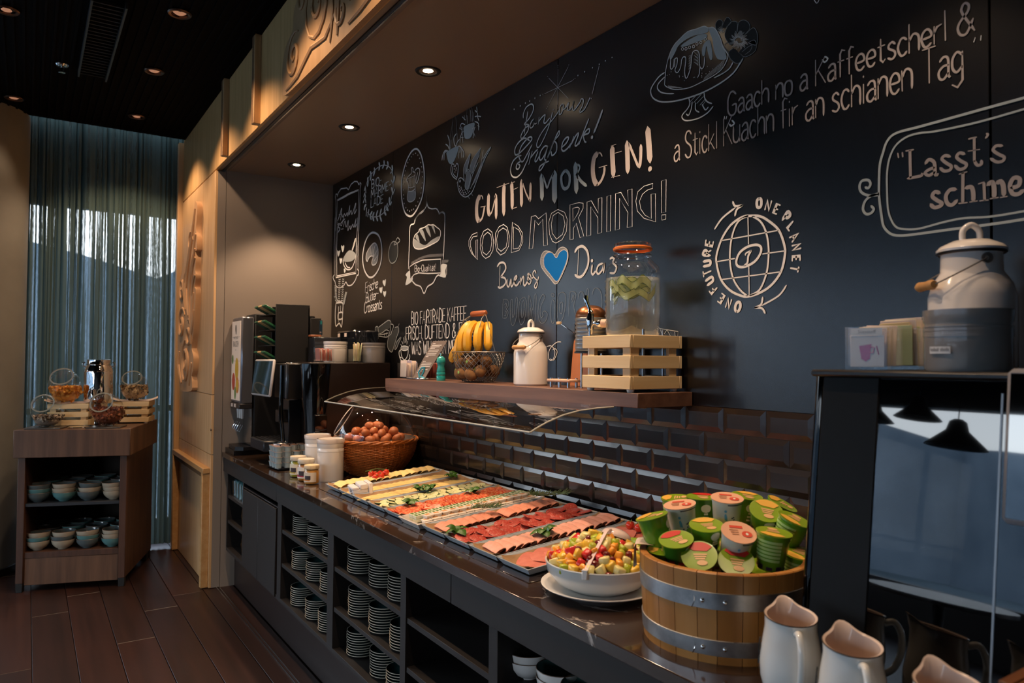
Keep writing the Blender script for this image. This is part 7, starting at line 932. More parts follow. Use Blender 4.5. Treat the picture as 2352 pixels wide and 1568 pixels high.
# embossed decoration
g = Geo()
for k in range(7):
    z0_ = .05+k*.022; g.tube([(.0885*cos(R(205)+u*.09),.0885*sin(R(205)+u*.09),z0_+.004*sin(u*2.2+k)) for u in range(9)], .0011, 4)
put('embossing', g, M_glass, t)['kind'] = 'stuff'
# ------------------------------------------------------------ fruit salad bowl
FX, FY = .481, -.503
tag(put('saucer_plate', Geo().lathe([(0,.004),(.075,.004),(.080,.009),(.125,.014),(.150,.024),(.152,.0265),(.149,.0275),(.122,.0185),(.07,.012),(0,.0115)],56), M_white, None, loc=(FX,FY,CT)),'large white plate beneath the fruit salad bowl','plate')
BZ = CT+.013
tag(put('salad_bowl', Geo().lathe([(0,0),(.075,0),(.080,.002),(.115,.020),(.136,.046),(.1415,.072),(.1400,.0745),(.1370,.073),(.131,.048),(.110,.026),(.07,.012),(0,.010)],64), mat('pale_porcelain','#dfe2de',.14,coat=.5), None, loc=(FX,FY,BZ)),'wide white porcelain bowl heaped with fruit salad','bowl')
FM = {'melon_chunk':(mat('honeydew','#e9dfa0',.25,sub=.3,noise=(30,'#dccf86',.3,.7)),'pale honeydew melon chunk in the fruit salad'),'cantaloupe_chunk':(mat('cantaloupe','#f2a83e',.25,sub=.3,noise=(30,'#e8952a',.3,.7)),'orange cantaloupe chunk in the fruit salad'),'watermelon_chunk':(mat('watermelon','#d63a34',.2,sub=.3),'red watermelon chunk in the fruit salad'),'apple_chunk':(mat('green_apple','#a9b52e',.25,sub=.2),'green skinned apple piece in the fruit salad'),'pineapple_chunk':(mat('pineapple','#f0c850',.25,sub=.3,noise=(40,'#e6b63c',.3,.7)),'yellow pineapple chunk in the fruit salad'),'red_grape':(mat('grape','#6b1f1c',.12,coat=.5,sub=.1),'dark red grape in the fruit salad'),'green_grape':(mat('grape_g','#b4b83c',.15,coat=.4,sub=.2),'green grape half in the fruit salad')}
FMesh = {}
random.seed(12)
for k_, (m_, _) in FM.items():
    L_ = []
    for v_ in range(3):
        if 'grape' in k_: g = Geo().sphere((0,0,0),.0105,16,10,sq=(1.15,1,1))
        else:
            g = Geo(); a,b,c_ = (random.uniform(.009,.015) for _ in range(3)); g.cbox(-a,a,-b,b,-c_*.8,c_*.8,.003); j = random.uniform(-.25,.25); g.v = [(x*(1+j*z*40)+.12*y,y*(1-j*z*30),z) for x,y,z in g.v]
        L_.append(g.mesh(k_, m_, 50))
    FMesh[k_] = L_
names = ['melon_chunk']*5+['pineapple_chunk']*3+['cantaloupe_chunk']*3+['apple_chunk']*3+['watermelon_chunk']*2+['red_grape']*2+['green_grape']*2
for lay, (N_, hgt, R_) in enumerate(((150,.0,.129),(60,-.016,.122))):
    for k in range(N_):
        r_ = R_*math.sqrt((k+.5)/N_); a = k*2.39996+lay; z = .064+.060*(1-(r_/R_)**2.0)+hgt+random.uniform(-.004,.004); nm_ = random.choice(names)
        tag(put(nm_, random.choice(FMesh[nm_]), None, loc=(FX+r_*cos(a),FY+r_*sin(a),BZ+z+.004), rot=(random.uniform(0,3),random.uniform(0,3),random.uniform(0,6))), FM[nm_][1], 'fruit', FM[nm_][1].replace(' in the fruit salad','s')+' in the fruit salad')
t = thing('slotted_spoon','white perforated serving spoon resting on the fruit salad bowl','spoon',(FX,FY,BZ)); M_sp = mat('pinkish_melamine','#e6cfc8',.2,coat=.4)
hd_ = Vector((.010,.045,.150)); fr_ = Vector((.080,-.113,.079))
g = Geo()
for k in range(2):
    o_ = -.002*k; g.lathe([((.040-.002*k)*sin(R(a)), -(.022-.001*k)*cos(R(a))+.022) for a in range(0,91,10)],40)
sM = Matrix.Translation(hd_+Vector((0,.010,-.004))) @ Matrix.Rotation(R(158),4,'X')
g.xf(sM); bwl = put('spoon_bowl', g, M_sp, t)
g = Geo()
for c0,c1 in ((-.014,.006),(.014,.006),(0,-.014)):
    for k in range(8):
        a = k*pi/4; x, y = c0+.0068*cos(a), c1+.0068*sin(a); rr_ = math.hypot(x,y); z = -.022*cos(math.asin(min(1,rr_/.040)))+.022-.0006
        g.lathe([(0,z),(.0012,z)],8,(x,y,0))
g.xf(sM); put('perforation', g, mat('hole_dark','#4a3630',.8), bwl, sharp=0)['kind'] = 'stuff'
hp = [hd_+Vector((.006,-.022,.002)), hd_+Vector((.018,-.048,.0)), hd_+Vector((.042,-.100,-.032)), fr_+Vector((-.006,.012,.009)), fr_]
g = Geo(); pp_ = smooth_pts([tuple(p) for p in hp],False,4); n = len(pp_)
for s_ in (-1,1): pass
g.add([(p[0]+w_*(.0048+.0022*i/n),p[1],p[2]+dz_) for i,p in enumerate(pp_) for w_,dz_ in ((-1,0),(1,0),(1,-.004),(-1,-.004))],[(i*4+a,i*4+(a+1)%4,i*4+4+(a+1)%4,i*4+4+a) for i in range(n-1) for a in range(4)]+[(0,3,2,1),(n*4-4,n*4-3,n*4-2,n*4-1)])
put('handle', g, M_sp, t); put('hook', Geo().cbox(-.007,.007,-.010,-.004,-.020,.002,.002).cbox(-.007,.007,-.010,.006,-.001,.004,.001).xf(Matrix.Translation(fr_) @ Matrix.Rotation(R(35),4,'Z')), M_white, t)
# jars behind the bowl
def lidjar(x, y, label, r=.034, h=.060):
    t = thing('chutney_jar', label, 'jar', (x,y,CT+.0)); put('jar_glass', Geo().lathe([(0,0),(r*.9,0),(r,.008),(r,h*.6),(r*.93,h*.72)],32), M_glass, t); put('content', Geo().lathe([(0,.003),(r*.88,.003),(r*.95,.01),(r*.95,h*.62),(0,h*.62)],32), mat('dark_jam','#43211a',.25), t); put('lid', Geo().lathe([(r*.96,h*.70),(r*1.0,h*.72),(r*1.0,h*.93),(r*.93,h),(0,h*.985)],36), mat('lime_lid','#93b82c',.25,coat=.4), t)
lidjar(.300,-.215,'dark chutney jar with lime green lid between fruit bowl and tiles'); 
def jam(x, y, h, label, r=.036):
    t = thing('jam_jar', label, 'jar', (x,y,CT)); put('jar_glass', Geo().lathe([(0,0),(r*.95,0),(r,.006),(r,h*.70),(r*.9,h*.78),(r*.8,h*.83),(r*.8,h*.88)],36), M_glass, t)
    put('content', Geo().lathe([(0,.003),(r*.9,.003),(r*.95,.01),(r*.95,h*.68),(r*.78,h*.80),(0,h*.80)],36), mat('strawberry_jam','#4c100c',.2,coat=.3), t); put('paper_label', Geo().lathe([(r*1.01,h*.16),(r*1.01,h*.62)],20,a0=R(190),a1=R(320)), mat('cream_label','#e9dcc2',.5), t, sharp=0)
    g = Geo(); 
    for k in range(9): a = R(235+(k%3)*9); z = h*(.30+.035*(k//3)); g.lathe([(r*1.015,z),(r*1.015,z+.006)],2,a0=a,a1=a+.13)
    put('berry_print', g, mat('berry_red','#b8301f',.5), t, sharp=0)
    M_cl = mat('cloth_green','#b9cf78',.8,noise=(90,'#9fbb5c',.45,.6))
    put('cloth_top', Geo().lathe([(0,h*1.0),(r*.80,h*.995),(r*.93,h*.97),(r*.95,h*.88)],40), M_cl, t)
    g = Geo().grid(lambda u,v:((r*(.95+.42*v)*(1+.06*v*sin(u*2*pi*9)))*cos(u*2*pi),(r*(.95+.42*v)*(1+.06*v*sin(u*2*pi*9)))*sin(u*2*pi),h*.88-h*.17*v*(1+.25*sin(u*2*pi*4+1))),72,5)
    sk_ = put('cloth_skirt', g, M_cl, t, sharp=180); put('ribbon_band', Geo().tube([(r*.965*cos(2*pi*k/40),r*.965*sin(2*pi*k/40),h*.885) for k in range(40)], .0014, 5, closed=True), mat('dark_ribbon','#1d3a2a',.5), t); put('bow', Geo().tube([(r*.62,-r*.75,h*.885),(r*.75,-r*.9,h*.80),(r*.66,-r*.78,h*.72)], .0013, 5).tube([(r*.62,-r*.75,h*.885),(r*.45,-r*1.0,h*.80)], .0013, 5), MATS['dark_ribbon'], t)
    g = Geo(); random.seed(int(x*100))
    for k in range(16): a = 2*pi*k/16; z = h*(.925 if k%2 else .955); rr_ = r*.957; g.lathe([(rr_,z),(rr_,z+.004)],1,a0=a,a1=a+.10)
    g.lathe([(0,h*1.002),(r*.25,h*1.001)],10); put('berry_motif', g, MATS['berry_red'], t, sharp=0)
jam(.395,-.085,.128,'jam jar with pale green cloth cap and strawberry label behind the yogurt barrel'); jam(.510,-.062,.122,'second cloth capped jam jar, partly hidden behind the yogurt cups')
lidjar(.395,-.235,'low chutney jar half hidden behind the yogurt barrel',.032,.055)
# ------------------------------------------------------------ wooden barrel with yogurt cups
RX, RY, RH = .847, -.463, .180
br = thing('wooden_tub','round wooden stave tub with two riveted metal hoops full of yogurt cups','tub',(RX,RY,CT))
M_st = [wood('stave_%d'%i,a,b,'z',.35,.9,.15) for i,(a,b) in enumerate((('#bd8142','#a46a2e'),('#c88d4e','#ad7436'),('#ad7238','#935c28'),('#c6904f','#b27b40')))]
NSV = 26; random.seed(9)
def rb_(z): return .170+.010*(z/RH)
aa = 0; cuts = [0]
while aa < 2*pi-.15: aa += random.uniform(.16,.32); cuts.append(min(aa,2*pi))
cuts[-1] = 2*pi
for k,(a,b) in enumerate(zip(cuts[:-1],cuts[1:])):
    g = Geo(); d_ = .004; g.lathe([(rb_(0)-.016,0),(rb_(0),0),(rb_(RH),RH-.002),(rb_(RH)-.002,RH),(rb_(RH)-.014,RH),(rb_(RH)-.016,RH-.002),(rb_(0)-.016,0)],4,a0=a+d_,a1=b-d_); v = g.v; n7 = 7
    g.add([v[i] for i in range(7)]+[v[4*7+i] for i in range(7)],[tuple(range(6))[::-1],tuple(range(7,13))]); put('stave', g, M_st[random.randrange(4)], br, sharp=30)
put('tub_floor', Geo().lathe([(0,.02),(.155,.02)],40), M_st[0], br); put('stave_lining', Geo().lathe([(.1535,0),(.1635,RH-.004)],48), mat('tub_dark','#5c3b1e',.6), br)
M_hoop = mat('galvanised_hoop','#d3d7da',.38,1.,noise=(14,'#a3a8ac',.35,.65))
for z0,z1 in ((.016,.048),(.108,.142)):
    h_ = put('hoop', Geo().lathe([(rb_(z0)+.0002,z0),(rb_(z0)+.0022,z0+.001),(rb_(z1)+.0022,z1-.001),(rb_(z1)+.0002,z1)],72), M_hoop, br)
    for a in (R(-62),R(-48)): put('rivet', Geo().sphere((0,0,0),.0048,12,8).xf(Matrix.Translation(((rb_(z0)+.003)*cos(a),(rb_(z0)+.003)*sin(a),(z0+z1)/2))), M_chrome, h_)
    a = R(-69); put('hoop_end', Geo().tube([((rb_(z0)+.0025)*cos(a+.03*sin(q*pi/6)),(rb_(z0)+.0025)*sin(a+.03*sin(q*pi/6)),z0+(z1-z0)*q/6) for q in range(7)], .0010, 5), M_chrome, h_)
# napkin corner over the edge
a0_ = R(-137)
def nap(u, v):
    a = a0_+(u-.5)*.42*(1-.92*max(0,v-.15)/.85); dd = v; r_ = .150+.040*min(1,dd*2.2)+.004*sin(u*8)*dd; z = RH+.010-.0*dd if dd < .4 else RH+.012-(dd-.4)*.095
    return (r_*cos(a), r_*sin(a), z+.003*sin(u*7+dd*4))
tag(put('cloth_napkin', Geo().grid(nap,12,14), mat('pale_linen','#dcc6b8',.9,bump=(500,.3,.0005)), None, loc=(RX,RY,CT), sharp=180),'pale linen napkin corner hanging over the tub edge','napkin')
# yogurt cups
M_yg = mat('yogurt_green','#5f9a22',.25,coat=.3); M_ygd = mat('yogurt_deepgreen','#3b7a1e',.25,coat=.3); M_lidg = mat('lid_green','#84a41e',.3,coat=.2); M_yw = mat('yogurt_white','#dfe0d6',.25,coat=.3); M_lidp = mat('lid_peach','#e8b394',.35); M_white2 = mat('print_offwhite','#e6e8d8',.4); M_ltg = mat('print_lightgreen','#a9cf7c',.4); M_yel2 = mat('print_mango','#eab64a',.4); M_red2 = mat('print_redfruit','#cf2f26',.35); M_pur = mat('print_purple','#2c2340',.35); M_blue2 = mat('print_skyblue','#6aaed0',.4)
RC, RB, HC = .0365, .0265, .068
def cup_meshes():
    b = {}
    for s_, hh in (('tall',.078),('low',.050)):
        g = Geo().lathe([(0,0),(RB,0),(RB+.001,.002),(RC-.002,hh-.003),(RC,hh-.003),(RC,hh)],36); b[s_] = (g, hh)
    return b
CB = cup_meshes()
cupm = {('g','tall'):CB['tall'][0].mesh('cup_body',M_yg),('d','tall'):CB['tall'][0].mesh('cup_body',M_ygd),('g','low'):CB['low'][0].mesh('cup_body',M_yg),('d','low'):CB['low'][0].mesh('cup_body',M_ygd),('w','tall'):CB['tall'][0].mesh('cup_body',M_yw),('w','low'):CB['low'][0].mesh('cup_body',M_yw)}
lidm = {}
for s_ in ('tall','low'):
    hh = CB[s_][1]
    for c_, m_ in (('g',M_lidg),('w',M_lidp)): lidm[(c_,s_)] = Geo().lathe([(RC+.0005,hh-.001),(RC+.0008,hh+.0006),(RC-.003,hh+.0002),(0,hh+.0010)],40).mesh('foil_lid',m_)
def rc(z, hh): return RB+.001+(RC-.003-RB)*z/hh+.0006
def decor(kind, s_):
    hh = CB[s_][1]; out = []
    def cap(g, a0, da, z0, dz):
        for j in range(8):
            u0, u1 = -1+2*j/8, -1+2*(j+1)/8; w0, w1 = math.sqrt(max(0,1-u0*u0))*da, math.sqrt(max(0,1-u1*u1))*da; P_ = []
            for t_ in range(7): a = a0-w0+2*w0*t_/6; r_ = rc(z0+u0*dz,hh)+.0004; P_.append((r_*cos(a),r_*sin(a),z0+u0*dz))
            for t_ in range(7): a = a0-w1+2*w1*t_/6; r_ = rc(z0+u1*dz,hh)+.0004; P_.append((r_*cos(a),r_*sin(a),z0+u1*dz))
            g.add(P_,[(t_,t_+1,8+t_,7+t_) for t_ in range(6)])
    if kind in 'gd':
        g = Geo(); g.mi = 0
        for k in range(6): z = hh*(.28+.10*k); g.lathe([(rc(z,hh),z),(rc(z+hh*.07,hh),z+hh*.07)],12,a0=R(20),a1=R(130))
        g.mi = 1; a0 = R(-70)
        n = 16; cap(g,a0,.36,hh*.72,.0105)
        for k in range(3): z = hh*(.30+.11*k); w_ = (.5,.42,.3)[k]; g.lathe([(rc(z,hh),z),(rc(z+.0045,hh),z+.0045)],6,a0=a0-w_/2,a1=a0+w_/2)
        g.mi = 2
        for k in range(9): a = k*.7; g.lathe([(rc(.004,hh),.003),(rc(.012,hh),.003+.007+.003*(k%2))],3,a0=a,a1=a+.42)
        out.append(('label_print', g, [M_ltg,M_white2,M_pur if kind == 'g' else M_red2]))
        g = Geo(); z = hh+.0016; n = 18; g.mi = 0; g.add([(.006+.011*cos(k*2*pi/n),-.018+.0065*sin(k*2*pi/n),z) for k in range(n)],[tuple(range(n))]); g.mi = 1
        g.add([(RC*.93*cos(R(40)+k*R(100)/8),RC*.93*sin(R(40)+k*R(100)/8),z) for k in range(9)]+[(-.012,.012,z),(.016,.011,z)],[tuple(range(11))]); g.mi = 0
        for k in range(3): g.add([(-.012+.002*k,.001-.0055*k,z),(.016-.002*k,.001-.0055*k,z),(.016-.002*k,.0045-.0055*k,z),(-.012+.002*k,.0045-.0055*k,z)],[(0,1,2,3)])
        out.append(('lid_print', g, [mat('print_peach','#e3b47c',.4), M_red2 if kind == 'd' else M_yel2]))
    else:
        g = Geo(); a0 = R(-75)
        g.mi = 0; g.add([(rc(z,hh)*cos(a0-.3+a),rc(z,hh)*sin(a0-.3+a),z) for a,z in ((-.10,hh*.62),(.02,hh*.66),(.10,hh*.55),(.12,hh*.42),(-.08,hh*.45))],[(0,1,2,3,4)])
        n = 12; cap(g,a0-.32,.09,hh*.73,.0035)
        g.mi = 1; cap(g,a0+.25,.22,hh*.30,.0075)
        g.mi = 2
        for z_, a_ in ((.5,.1),(.52,.2),(.45,.25),(.40,.12),(.35,-.2)): g.lathe([(rc(z_*hh,hh),z_*hh),(rc(z_*hh,hh),z_*hh+.003)],2,a0=a0+a_,a1=a0+a_+.12)
        g.lathe([(RC+.0003,hh-.0062),(RC+.0003,hh-.004)],20,a0=a0-.2,a1=a0+1.2)
        out.append(('label_print', g, [M_blue2,mat('print_green_disc','#7ab35a',.4),mat('print_navy','#25304a',.4)]))
        g = Geo(); z = hh+.0016; g.mi = 0; g.add([(-.018,.012,z),(.010,.012,z),(.010,.020,z),(-.018,.020,z)],[(0,1,2,3)]); n = 18; g.add([(.016+.011*cos(k*2*pi/n),-.006+.010*sin(k*2*pi/n),z) for k in range(n)],[tuple(range(n))]); g.mi = 1; g.add([(.016+.003*cos(k*2*pi/n),-.006+.004*sin(k*2*pi/n),z+.0004) for k in range(n)],[tuple(range(n))])
        g.mi = 2
        for k in range(3): g.add([(-.020+.002*k,.004-.007*k,z),(-.001,.004-.007*k,z),(-.001,.007-.007*k,z),(-.020+.002*k,.007-.007*k,z)],[(0,1,2,3)])
        out.append(('lid_print', g, [mat('print_coral','#d8503c',.4),M_white2,mat('print_tan','#c08a68',.4)]))
    return [(n_, g_.mesh(n_, m_, 0)) for n_, g_, m_ in out]
DEC = {k: decor(*k) for k in (('g','tall'),('d','tall'),('g','low'),('d','low'),('w','tall'),('w','low'))}
def ray(px, py, depth):
    d = fw+rt*((px-1176)/1679.163)+up*((784-py)/1679.163); return Vector((1.9387,-1.7445,1.4515))+d*depth
VIEW = Vector((-.64,.77,0))
def yogurt(px, py, depth, kind, s_, tilt, roll, spin, label):
    # the lid centre sits at this spot; tilt leans the lid towards the room, roll leans it along the counter
    P = ray(px, py, depth); c_ = kind if kind == 'w' else 'g'; hh = CB[s_][1]
    side = Vector((-VIEW.y*-1, VIEW.x*-1, 0)); side = Vector((VIEW.y,-VIEW.x,0))
    ax = (Vector((0,0,1))*cos(R(tilt))-VIEW*sin(R(tilt))); ax = (ax*cos(R(roll))+side*sin(R(roll))).normalized()
    # label faces the viewer
    fz = ax; fy = (VIEW-fz*VIEW.dot(fz)).normalized(); fx = fy.cross(fz)
    M_ = Matrix(((fx.x,fy.x,fz.x),(fx.y,fy.y,fz.y),(fx.z,fy.z,fz.z))).to_4x4() @ Matrix.Rotation(R(spin),4,'Z')
    M_.translation = P-ax*hh
    t = bpy.data.objects.new('yogurt_cup', None); COL.objects.link(t); t.matrix_world = M_; tag(t, label, 'yogurt', 'yogurt cups in the wooden tub'); t.empty_display_size = .03
    put('cup_body', cupm[(kind,s_)], None, t); put('foil_lid', lidm[(c_,s_)], None, t)
    for n_, m_ in DEC[(kind,s_)]: put(n_, m_, None, t, sharp=0)
YC = [(1497,1185,1.66,'g','tall',2,-16,60,'green yogurt cup leaning outward at the tub edge beside the fruit bowl'),
(1561,1158,1.70,'w','tall',8,-8,0,'white yogurt cup with peach lid beside the jam jar'),
(1553,1143,1.80,'g','tall',4,-3,90,'green yogurt cup directly in front of the first jam jar, behind a white cup'),
(1612,1140,1.78,'d','tall',3,0,0,'green yogurt cup with round emblem between the two upper white cups'),
(1670,1143,1.70,'w','tall',10,2,0,'white yogurt cup with peach lid highest in the heap'),
(1716,1138,1.80,'g','tall',5,6,0,'green yogurt cup behind the highest white cup'),
(1760,1172,1.66,'g','low',32,8,0,'green yogurt cup with yellow fruit lid tipped forward near the top of the heap'),
(1797,1156,1.78,'g','tall',6,26,70,'green yogurt cup leaning against the black coffee machine at the top'),
(1622,1205,1.62,'g','low',14,0,20,'small green yogurt cup in the middle of the heap'),
(1697,1222,1.56,'w','tall',24,10,15,'white yogurt cup with peach lid in the middle of the heap'),
(1778,1222,1.55,'g','tall',4,6,170,'upright green yogurt cup with striped nutrition panel near the coffee machine'),
(1553,1238,1.58,'d','low',18,-4,35,'low green yogurt cup at the tub edge above the napkin'),
(1606,1276,1.535,'d','low',40,-3,0,'green yogurt cup with red fruit lid facing the room at the front edge'),
(1691,1288,1.53,'d','low',40,3,0,'green yogurt cup with peach print lid facing the room at the front edge'),
(1826,1192,1.62,'g','tall',8,20,150,'green yogurt cup squeezed beside the upright cup and the black machine'),
(1836,1270,1.58,'g','tall',10,8,150,'green yogurt cup low against the black coffee machine'),
(1745,1300,1.60,'g','low',12,0,90,'green yogurt cup deep in the tub beneath the upright cup'),
(1525,1262,1.62,'g','low',6,0,90,'green yogurt cup half hidden behind the napkin'),
(1650,1250,1.66,'g','low',10,0,90,'green yogurt cup buried in the centre of the tub'),
(1590,1225,1.72,'d','tall',5,0,90,'green yogurt cup buried behind the small middle cup'),
(1730,1225,1.70,'g','tall',5,0,90,'dark gap filling green yogurt cup behind the upright cup')]
for q in YC: yogurt(*q)
# ------------------------------------------------------------ near coffee machine
MX0, MY0 = 1.068, -.50
cm2 = thing('coffee_machine','large gloss black coffee machine beside the wooden tub','coffee machine',(MX0,MY0,CT))
TLT = R(6.5); tlv = math.tan(TLT)
def tilted(g): g.v = [(x,y+(z-.165)*tlv,z) for x,y,z in g.v]; return g
put('body', tilted(Geo().cbox(.004,.85,.012,.02,0,.575,.003)).box(.006,.85,.06,.45,0,.581), M_black, cm2)
put('side_panel', tilted(Geo().cbox(.003,.006,.010,.06,.0,.575,.001)), M_black, cm2)
put('corner_trim', tilted(Geo().lathe([(.012,0),(.012,.575)],12,(.012,.010,0),a0=R(150),a1=R(300))), mat('gloss_edge','#0a0b0d',.05,1.,coat=.5), cm2)
put('column_reflection_strip', tilted(Geo().cbox(.020,.135,-.004,.012,.0,.573,.003)), mat('dull_reflection_black','#070708',.5,spec=.2), cm2)  # dull strip imitates the column mirrored in the gloss front
put('gloss_front', tilted(Geo().box(.136,.85,-.005,.012,.0,.573)), mat('mirror_black','#030304',.02,spec=.9), cm2, sharp=0)
put('top_cover', Geo().cbox(.004,.85,.025,.45,.570,.583,.004), M_black, cm2)
put('seam_strip', tilted(Geo().box(.334,.337,-.0065,-.004,.02,.55)), M_greymetal, cm2)
tb = put('tablet', Geo().cbox(0,.34,-.016,0,0,.235,.014), mat('tablet_grey','#8d8d92',.3), cm2, loc=(.352,.000,.355), rot=(-TLT,0,0))
put('screen', Geo().cbox(.007,.333,-.0172,-.0158,.008,.227,.001), mat('screen_black','#020203',.02,spec=1.,coat=1.), tb)
# on top of it
ZM = CT+.583
milkcan((1.232,-.18,ZM),1.16,'large white enamel milk can with wooden grip on the near coffee machine',R(51))
t = crock('grey_crock','big grey ceramic crock with a white name strip on the near coffee machine',(1.322,-.395,ZM),.068,.105,M_greycer,False,bands=(.60,.68,.76))
def strip(parent, r, z, a0, a1, hgt, txt, m):
    put('name_strip', Geo().lathe([(r,z),(r,z+hgt)],12,a0=a0,a1=a1), m, parent, sharp=0)
strip(t,.0695,.030,R(-118),R(-86),.012,'', mat('strip_white','#d9d8d6',.4))
g = Geo(); am = R(-116)
for k in range(14): 
    if k in (7,): continue
    a = am+k*.036; g.lathe([(.0699,.034),(.0699,.0385+.0015*(k%3==0))],2,a0=a,a1=a+.022)
put('name_lettering', g, mat('grey_print','#8e8a86',.5), t, sharp=0)
crock('cream_crock','tall narrow cream ceramic jar behind the big grey crock',(1.262,-.30,ZM),.028,.098,M_cream,False,bands=(.72,))
def pk(t, b, h):
    packets([P_w,P_w,P_y],.06,8)(t,b,h)
    f_ = put('printed_sachet', Geo().cbox(-b*.9,b*.9,-.001,.001,.006,h*.80,.0006), P_w, t, loc=(0,-b+.002,0)); g = Geo(); g.mi = 0
    g.add([(-.014,-.0016,h*.56),(.008,-.0016,h*.60),(.005,-.0016,h*.26),(-.002,-.0016,h*.20),(-.010,-.0016,h*.26)],[(0,1,2,3,4)]); g.tube([(.006,-.0014,h*.54),(.013,-.0014,h*.52),(.011,-.0014,h*.40),(.005,-.0014,h*.40)], .0009, 5); g.tube([(.0165,-.0014,h*.56),(.0205,-.0014,h*.36)], .0009, 5)
    put('cup_print', g, mat('magenta_print','#c01c6a',.4), f_, sharp=0)
    put('name_strip', Geo().box(-b*.85,b*.80,-.0022,-.0014,h*.80,h*.97), MATS['strip_white'], f_, sharp=0); label_text('Süssstoff',.009,MATS['grey_print'],f_,(0,-.0025,h*.885),(R(90),0,0))
glassbox('packet_glass','square glass with sweetener sachets showing a magenta cup on the near machine',(1.172,-.425,ZM),.075,.080,pk,R(10))
glassbox('packet_glass','square glass crammed with yellow green sachets behind the sweetener glass',(1.165,-.31,ZM),.080,.080,packets([P_g,P_y,P_w,P_g],.28,11),R(10))
# milk pitchers in front
M_pit = mat('pitcher_white','#dfe0dc',.10,coat=.6); M_pin = mat('pitcher_inside','#ddc9bd',.2,coat=.3)
def pitcher(x, y, label, s_=1.):
    H = .157; t = thing('milk_pitcher', label, 'pitcher', (x,y,CT), group='milk pitchers'); NA = 48; pr = [(0,.0),(.036,0),(.042,.004),(.0515,.045),(.0525,.070),(.048,.105),(.0435,.135),(.0440,H)]
    def sp(a, z, r): # spout on the far side
        d = (a-R(140)+pi)%(2*pi)-pi; k = max(0,(z-.11)/(H-.11)); b = .014*k**1.5*math.exp(-(d/.30)**2); return r+b, z+(.012*k*math.exp(-(d/.42)**2)-.010*k*(1-cos(a-R(140)))*.5)
    v = []; 
    for i in range(NA):
        a = 2*pi*i/NA
        for r, z in pr: q = sp(a,z,r); v.append((q[0]*cos(a),q[0]*sin(a),q[1]))
    m = len(pr); g = Geo(); g.mi = 0; g.add(v,[(i*m+j,((i+1)%NA)*m+j,((i+1)%NA)*m+j+1,i*m+j+1) for i in range(NA) for j in range(m-1)])
    pi_ = [(.0440,H),(.0400,H-.002),(.0400,.130),(.048,.07),(.04,.012),(0,.010)]; v = []
    for i in range(NA):
        a = 2*pi*i/NA
        for r, z in pi_: q = sp(a,z,r); v.append((q[0]*cos(a),q[0]*sin(a),q[1]))
    m = len(pi_); g.mi = 1; g.add(v,[(i*m+j,i*m+j+1,((i+1)%NA)*m+j+1,((i+1)%NA)*m+j) for i in range(NA) for j in range(m-1)])
    put('body', g, [M_pit,M_pin], t, sharp=60)
    put('rim_line', Geo().tube([(lambda q:(q[0]*cos(2*pi*i/NA),q[0]*sin(2*pi*i/NA),q[1]-.001))(sp(2*pi*i/NA,H,.0442)) for i in range(NA)], .0011, 5, closed=True), mat('bronze_rim','#2a2018',.3), t)
    ah = R(-42); ca, sa = cos(ah), sin(ah)
    put('handle', Geo().tube([(r*ca,r*sa,z) for r,z in smooth_pts([(.044,.133),(.062,.138),(.076,.118),(.078,.085),(.068,.055),(.050,.040)],False,5)], .0062, 12), M_pit, t)
    # dark emblem on the side
    g = Geo(); a0 = R(210)
    def ap(a, z): r = .0445+.0085*math.sin(min(1,max(0,(z-.0)/.14))*pi); return ((r+.0012)*cos(a), (r+.0012)*sin(a), z)
    for st in ([(-.12,.098),(-.05,.104),(.04,.100),(.10,.090),(.05,.084)],[(-.02,.104),(.02,.090),(.06,.078),(.0,.074)],[(-.1,.09),(-.02,.082),(.05,.092)]): g.tube([ap(a0+a,z) for a,z in smooth_pts(st,False,3)], .0011, 5)
    for k in range(8): g.tube([ap(a0-.20+k*.055,.062),ap(a0-.19+k*.055,.068+(.003 if k%3==0 else 0)),ap(a0-.17+k*.055,.062)], .0009, 5)
    for k in range(10): g.tube([ap(a0-.18+k*.04,.053),ap(a0-.16+k*.04,.054)], .0005, 4)
    put('emblem', g, mat('emblem_black','#1b1b1c',.4), t)
pitcher(1.128,-.615,'white milk pitcher with bronze rim line, standing closest to the wooden tub'); pitcher(1.262,-.645,'white milk pitcher with bronze rim line, the middle one of three'); pitcher(1.418,-.668,'white milk pitcher with bronze rim line, farthest from the wooden tub')
wbrd = thing('slatted_box','brown wooden box with a ribbed slat top beyond the last milk pitcher','box',(1.490,-.695,CT))
for k in range(18): put('slat', Geo().cbox(.002+k*.0175,.0175+k*.0175,0,.205,.183,.190,.001), wood('tray_wood','#7a4a28','#5c3318','y',.5), wbrd)
put('side_board', Geo().cbox(0,.012,.0,.205,0,.183,.002), MATS['tray_wood'], wbrd); put('side_board', Geo().cbox(.304,.316,.0,.205,0,.183,.002), MATS['tray_wood'], wbrd); put('front_board', Geo().cbox(.012,.304,.0,.012,0,.183,.002), MATS['tray_wood'], wbrd); put('back_board', Geo().cbox(.012,.304,.193,.205,0,.183,.002), MATS['tray_wood'], wbrd)
# ------------------------------------------------------------ rustic buffet stand with cereals
FL = Vector((-3.508,-1.809,0)); AU = math.atan2(.62,.215)
bf = thing('buffet_stand','rustic brown oak buffet stand with open boards of bowls before the curtain','stand',FL,AU)
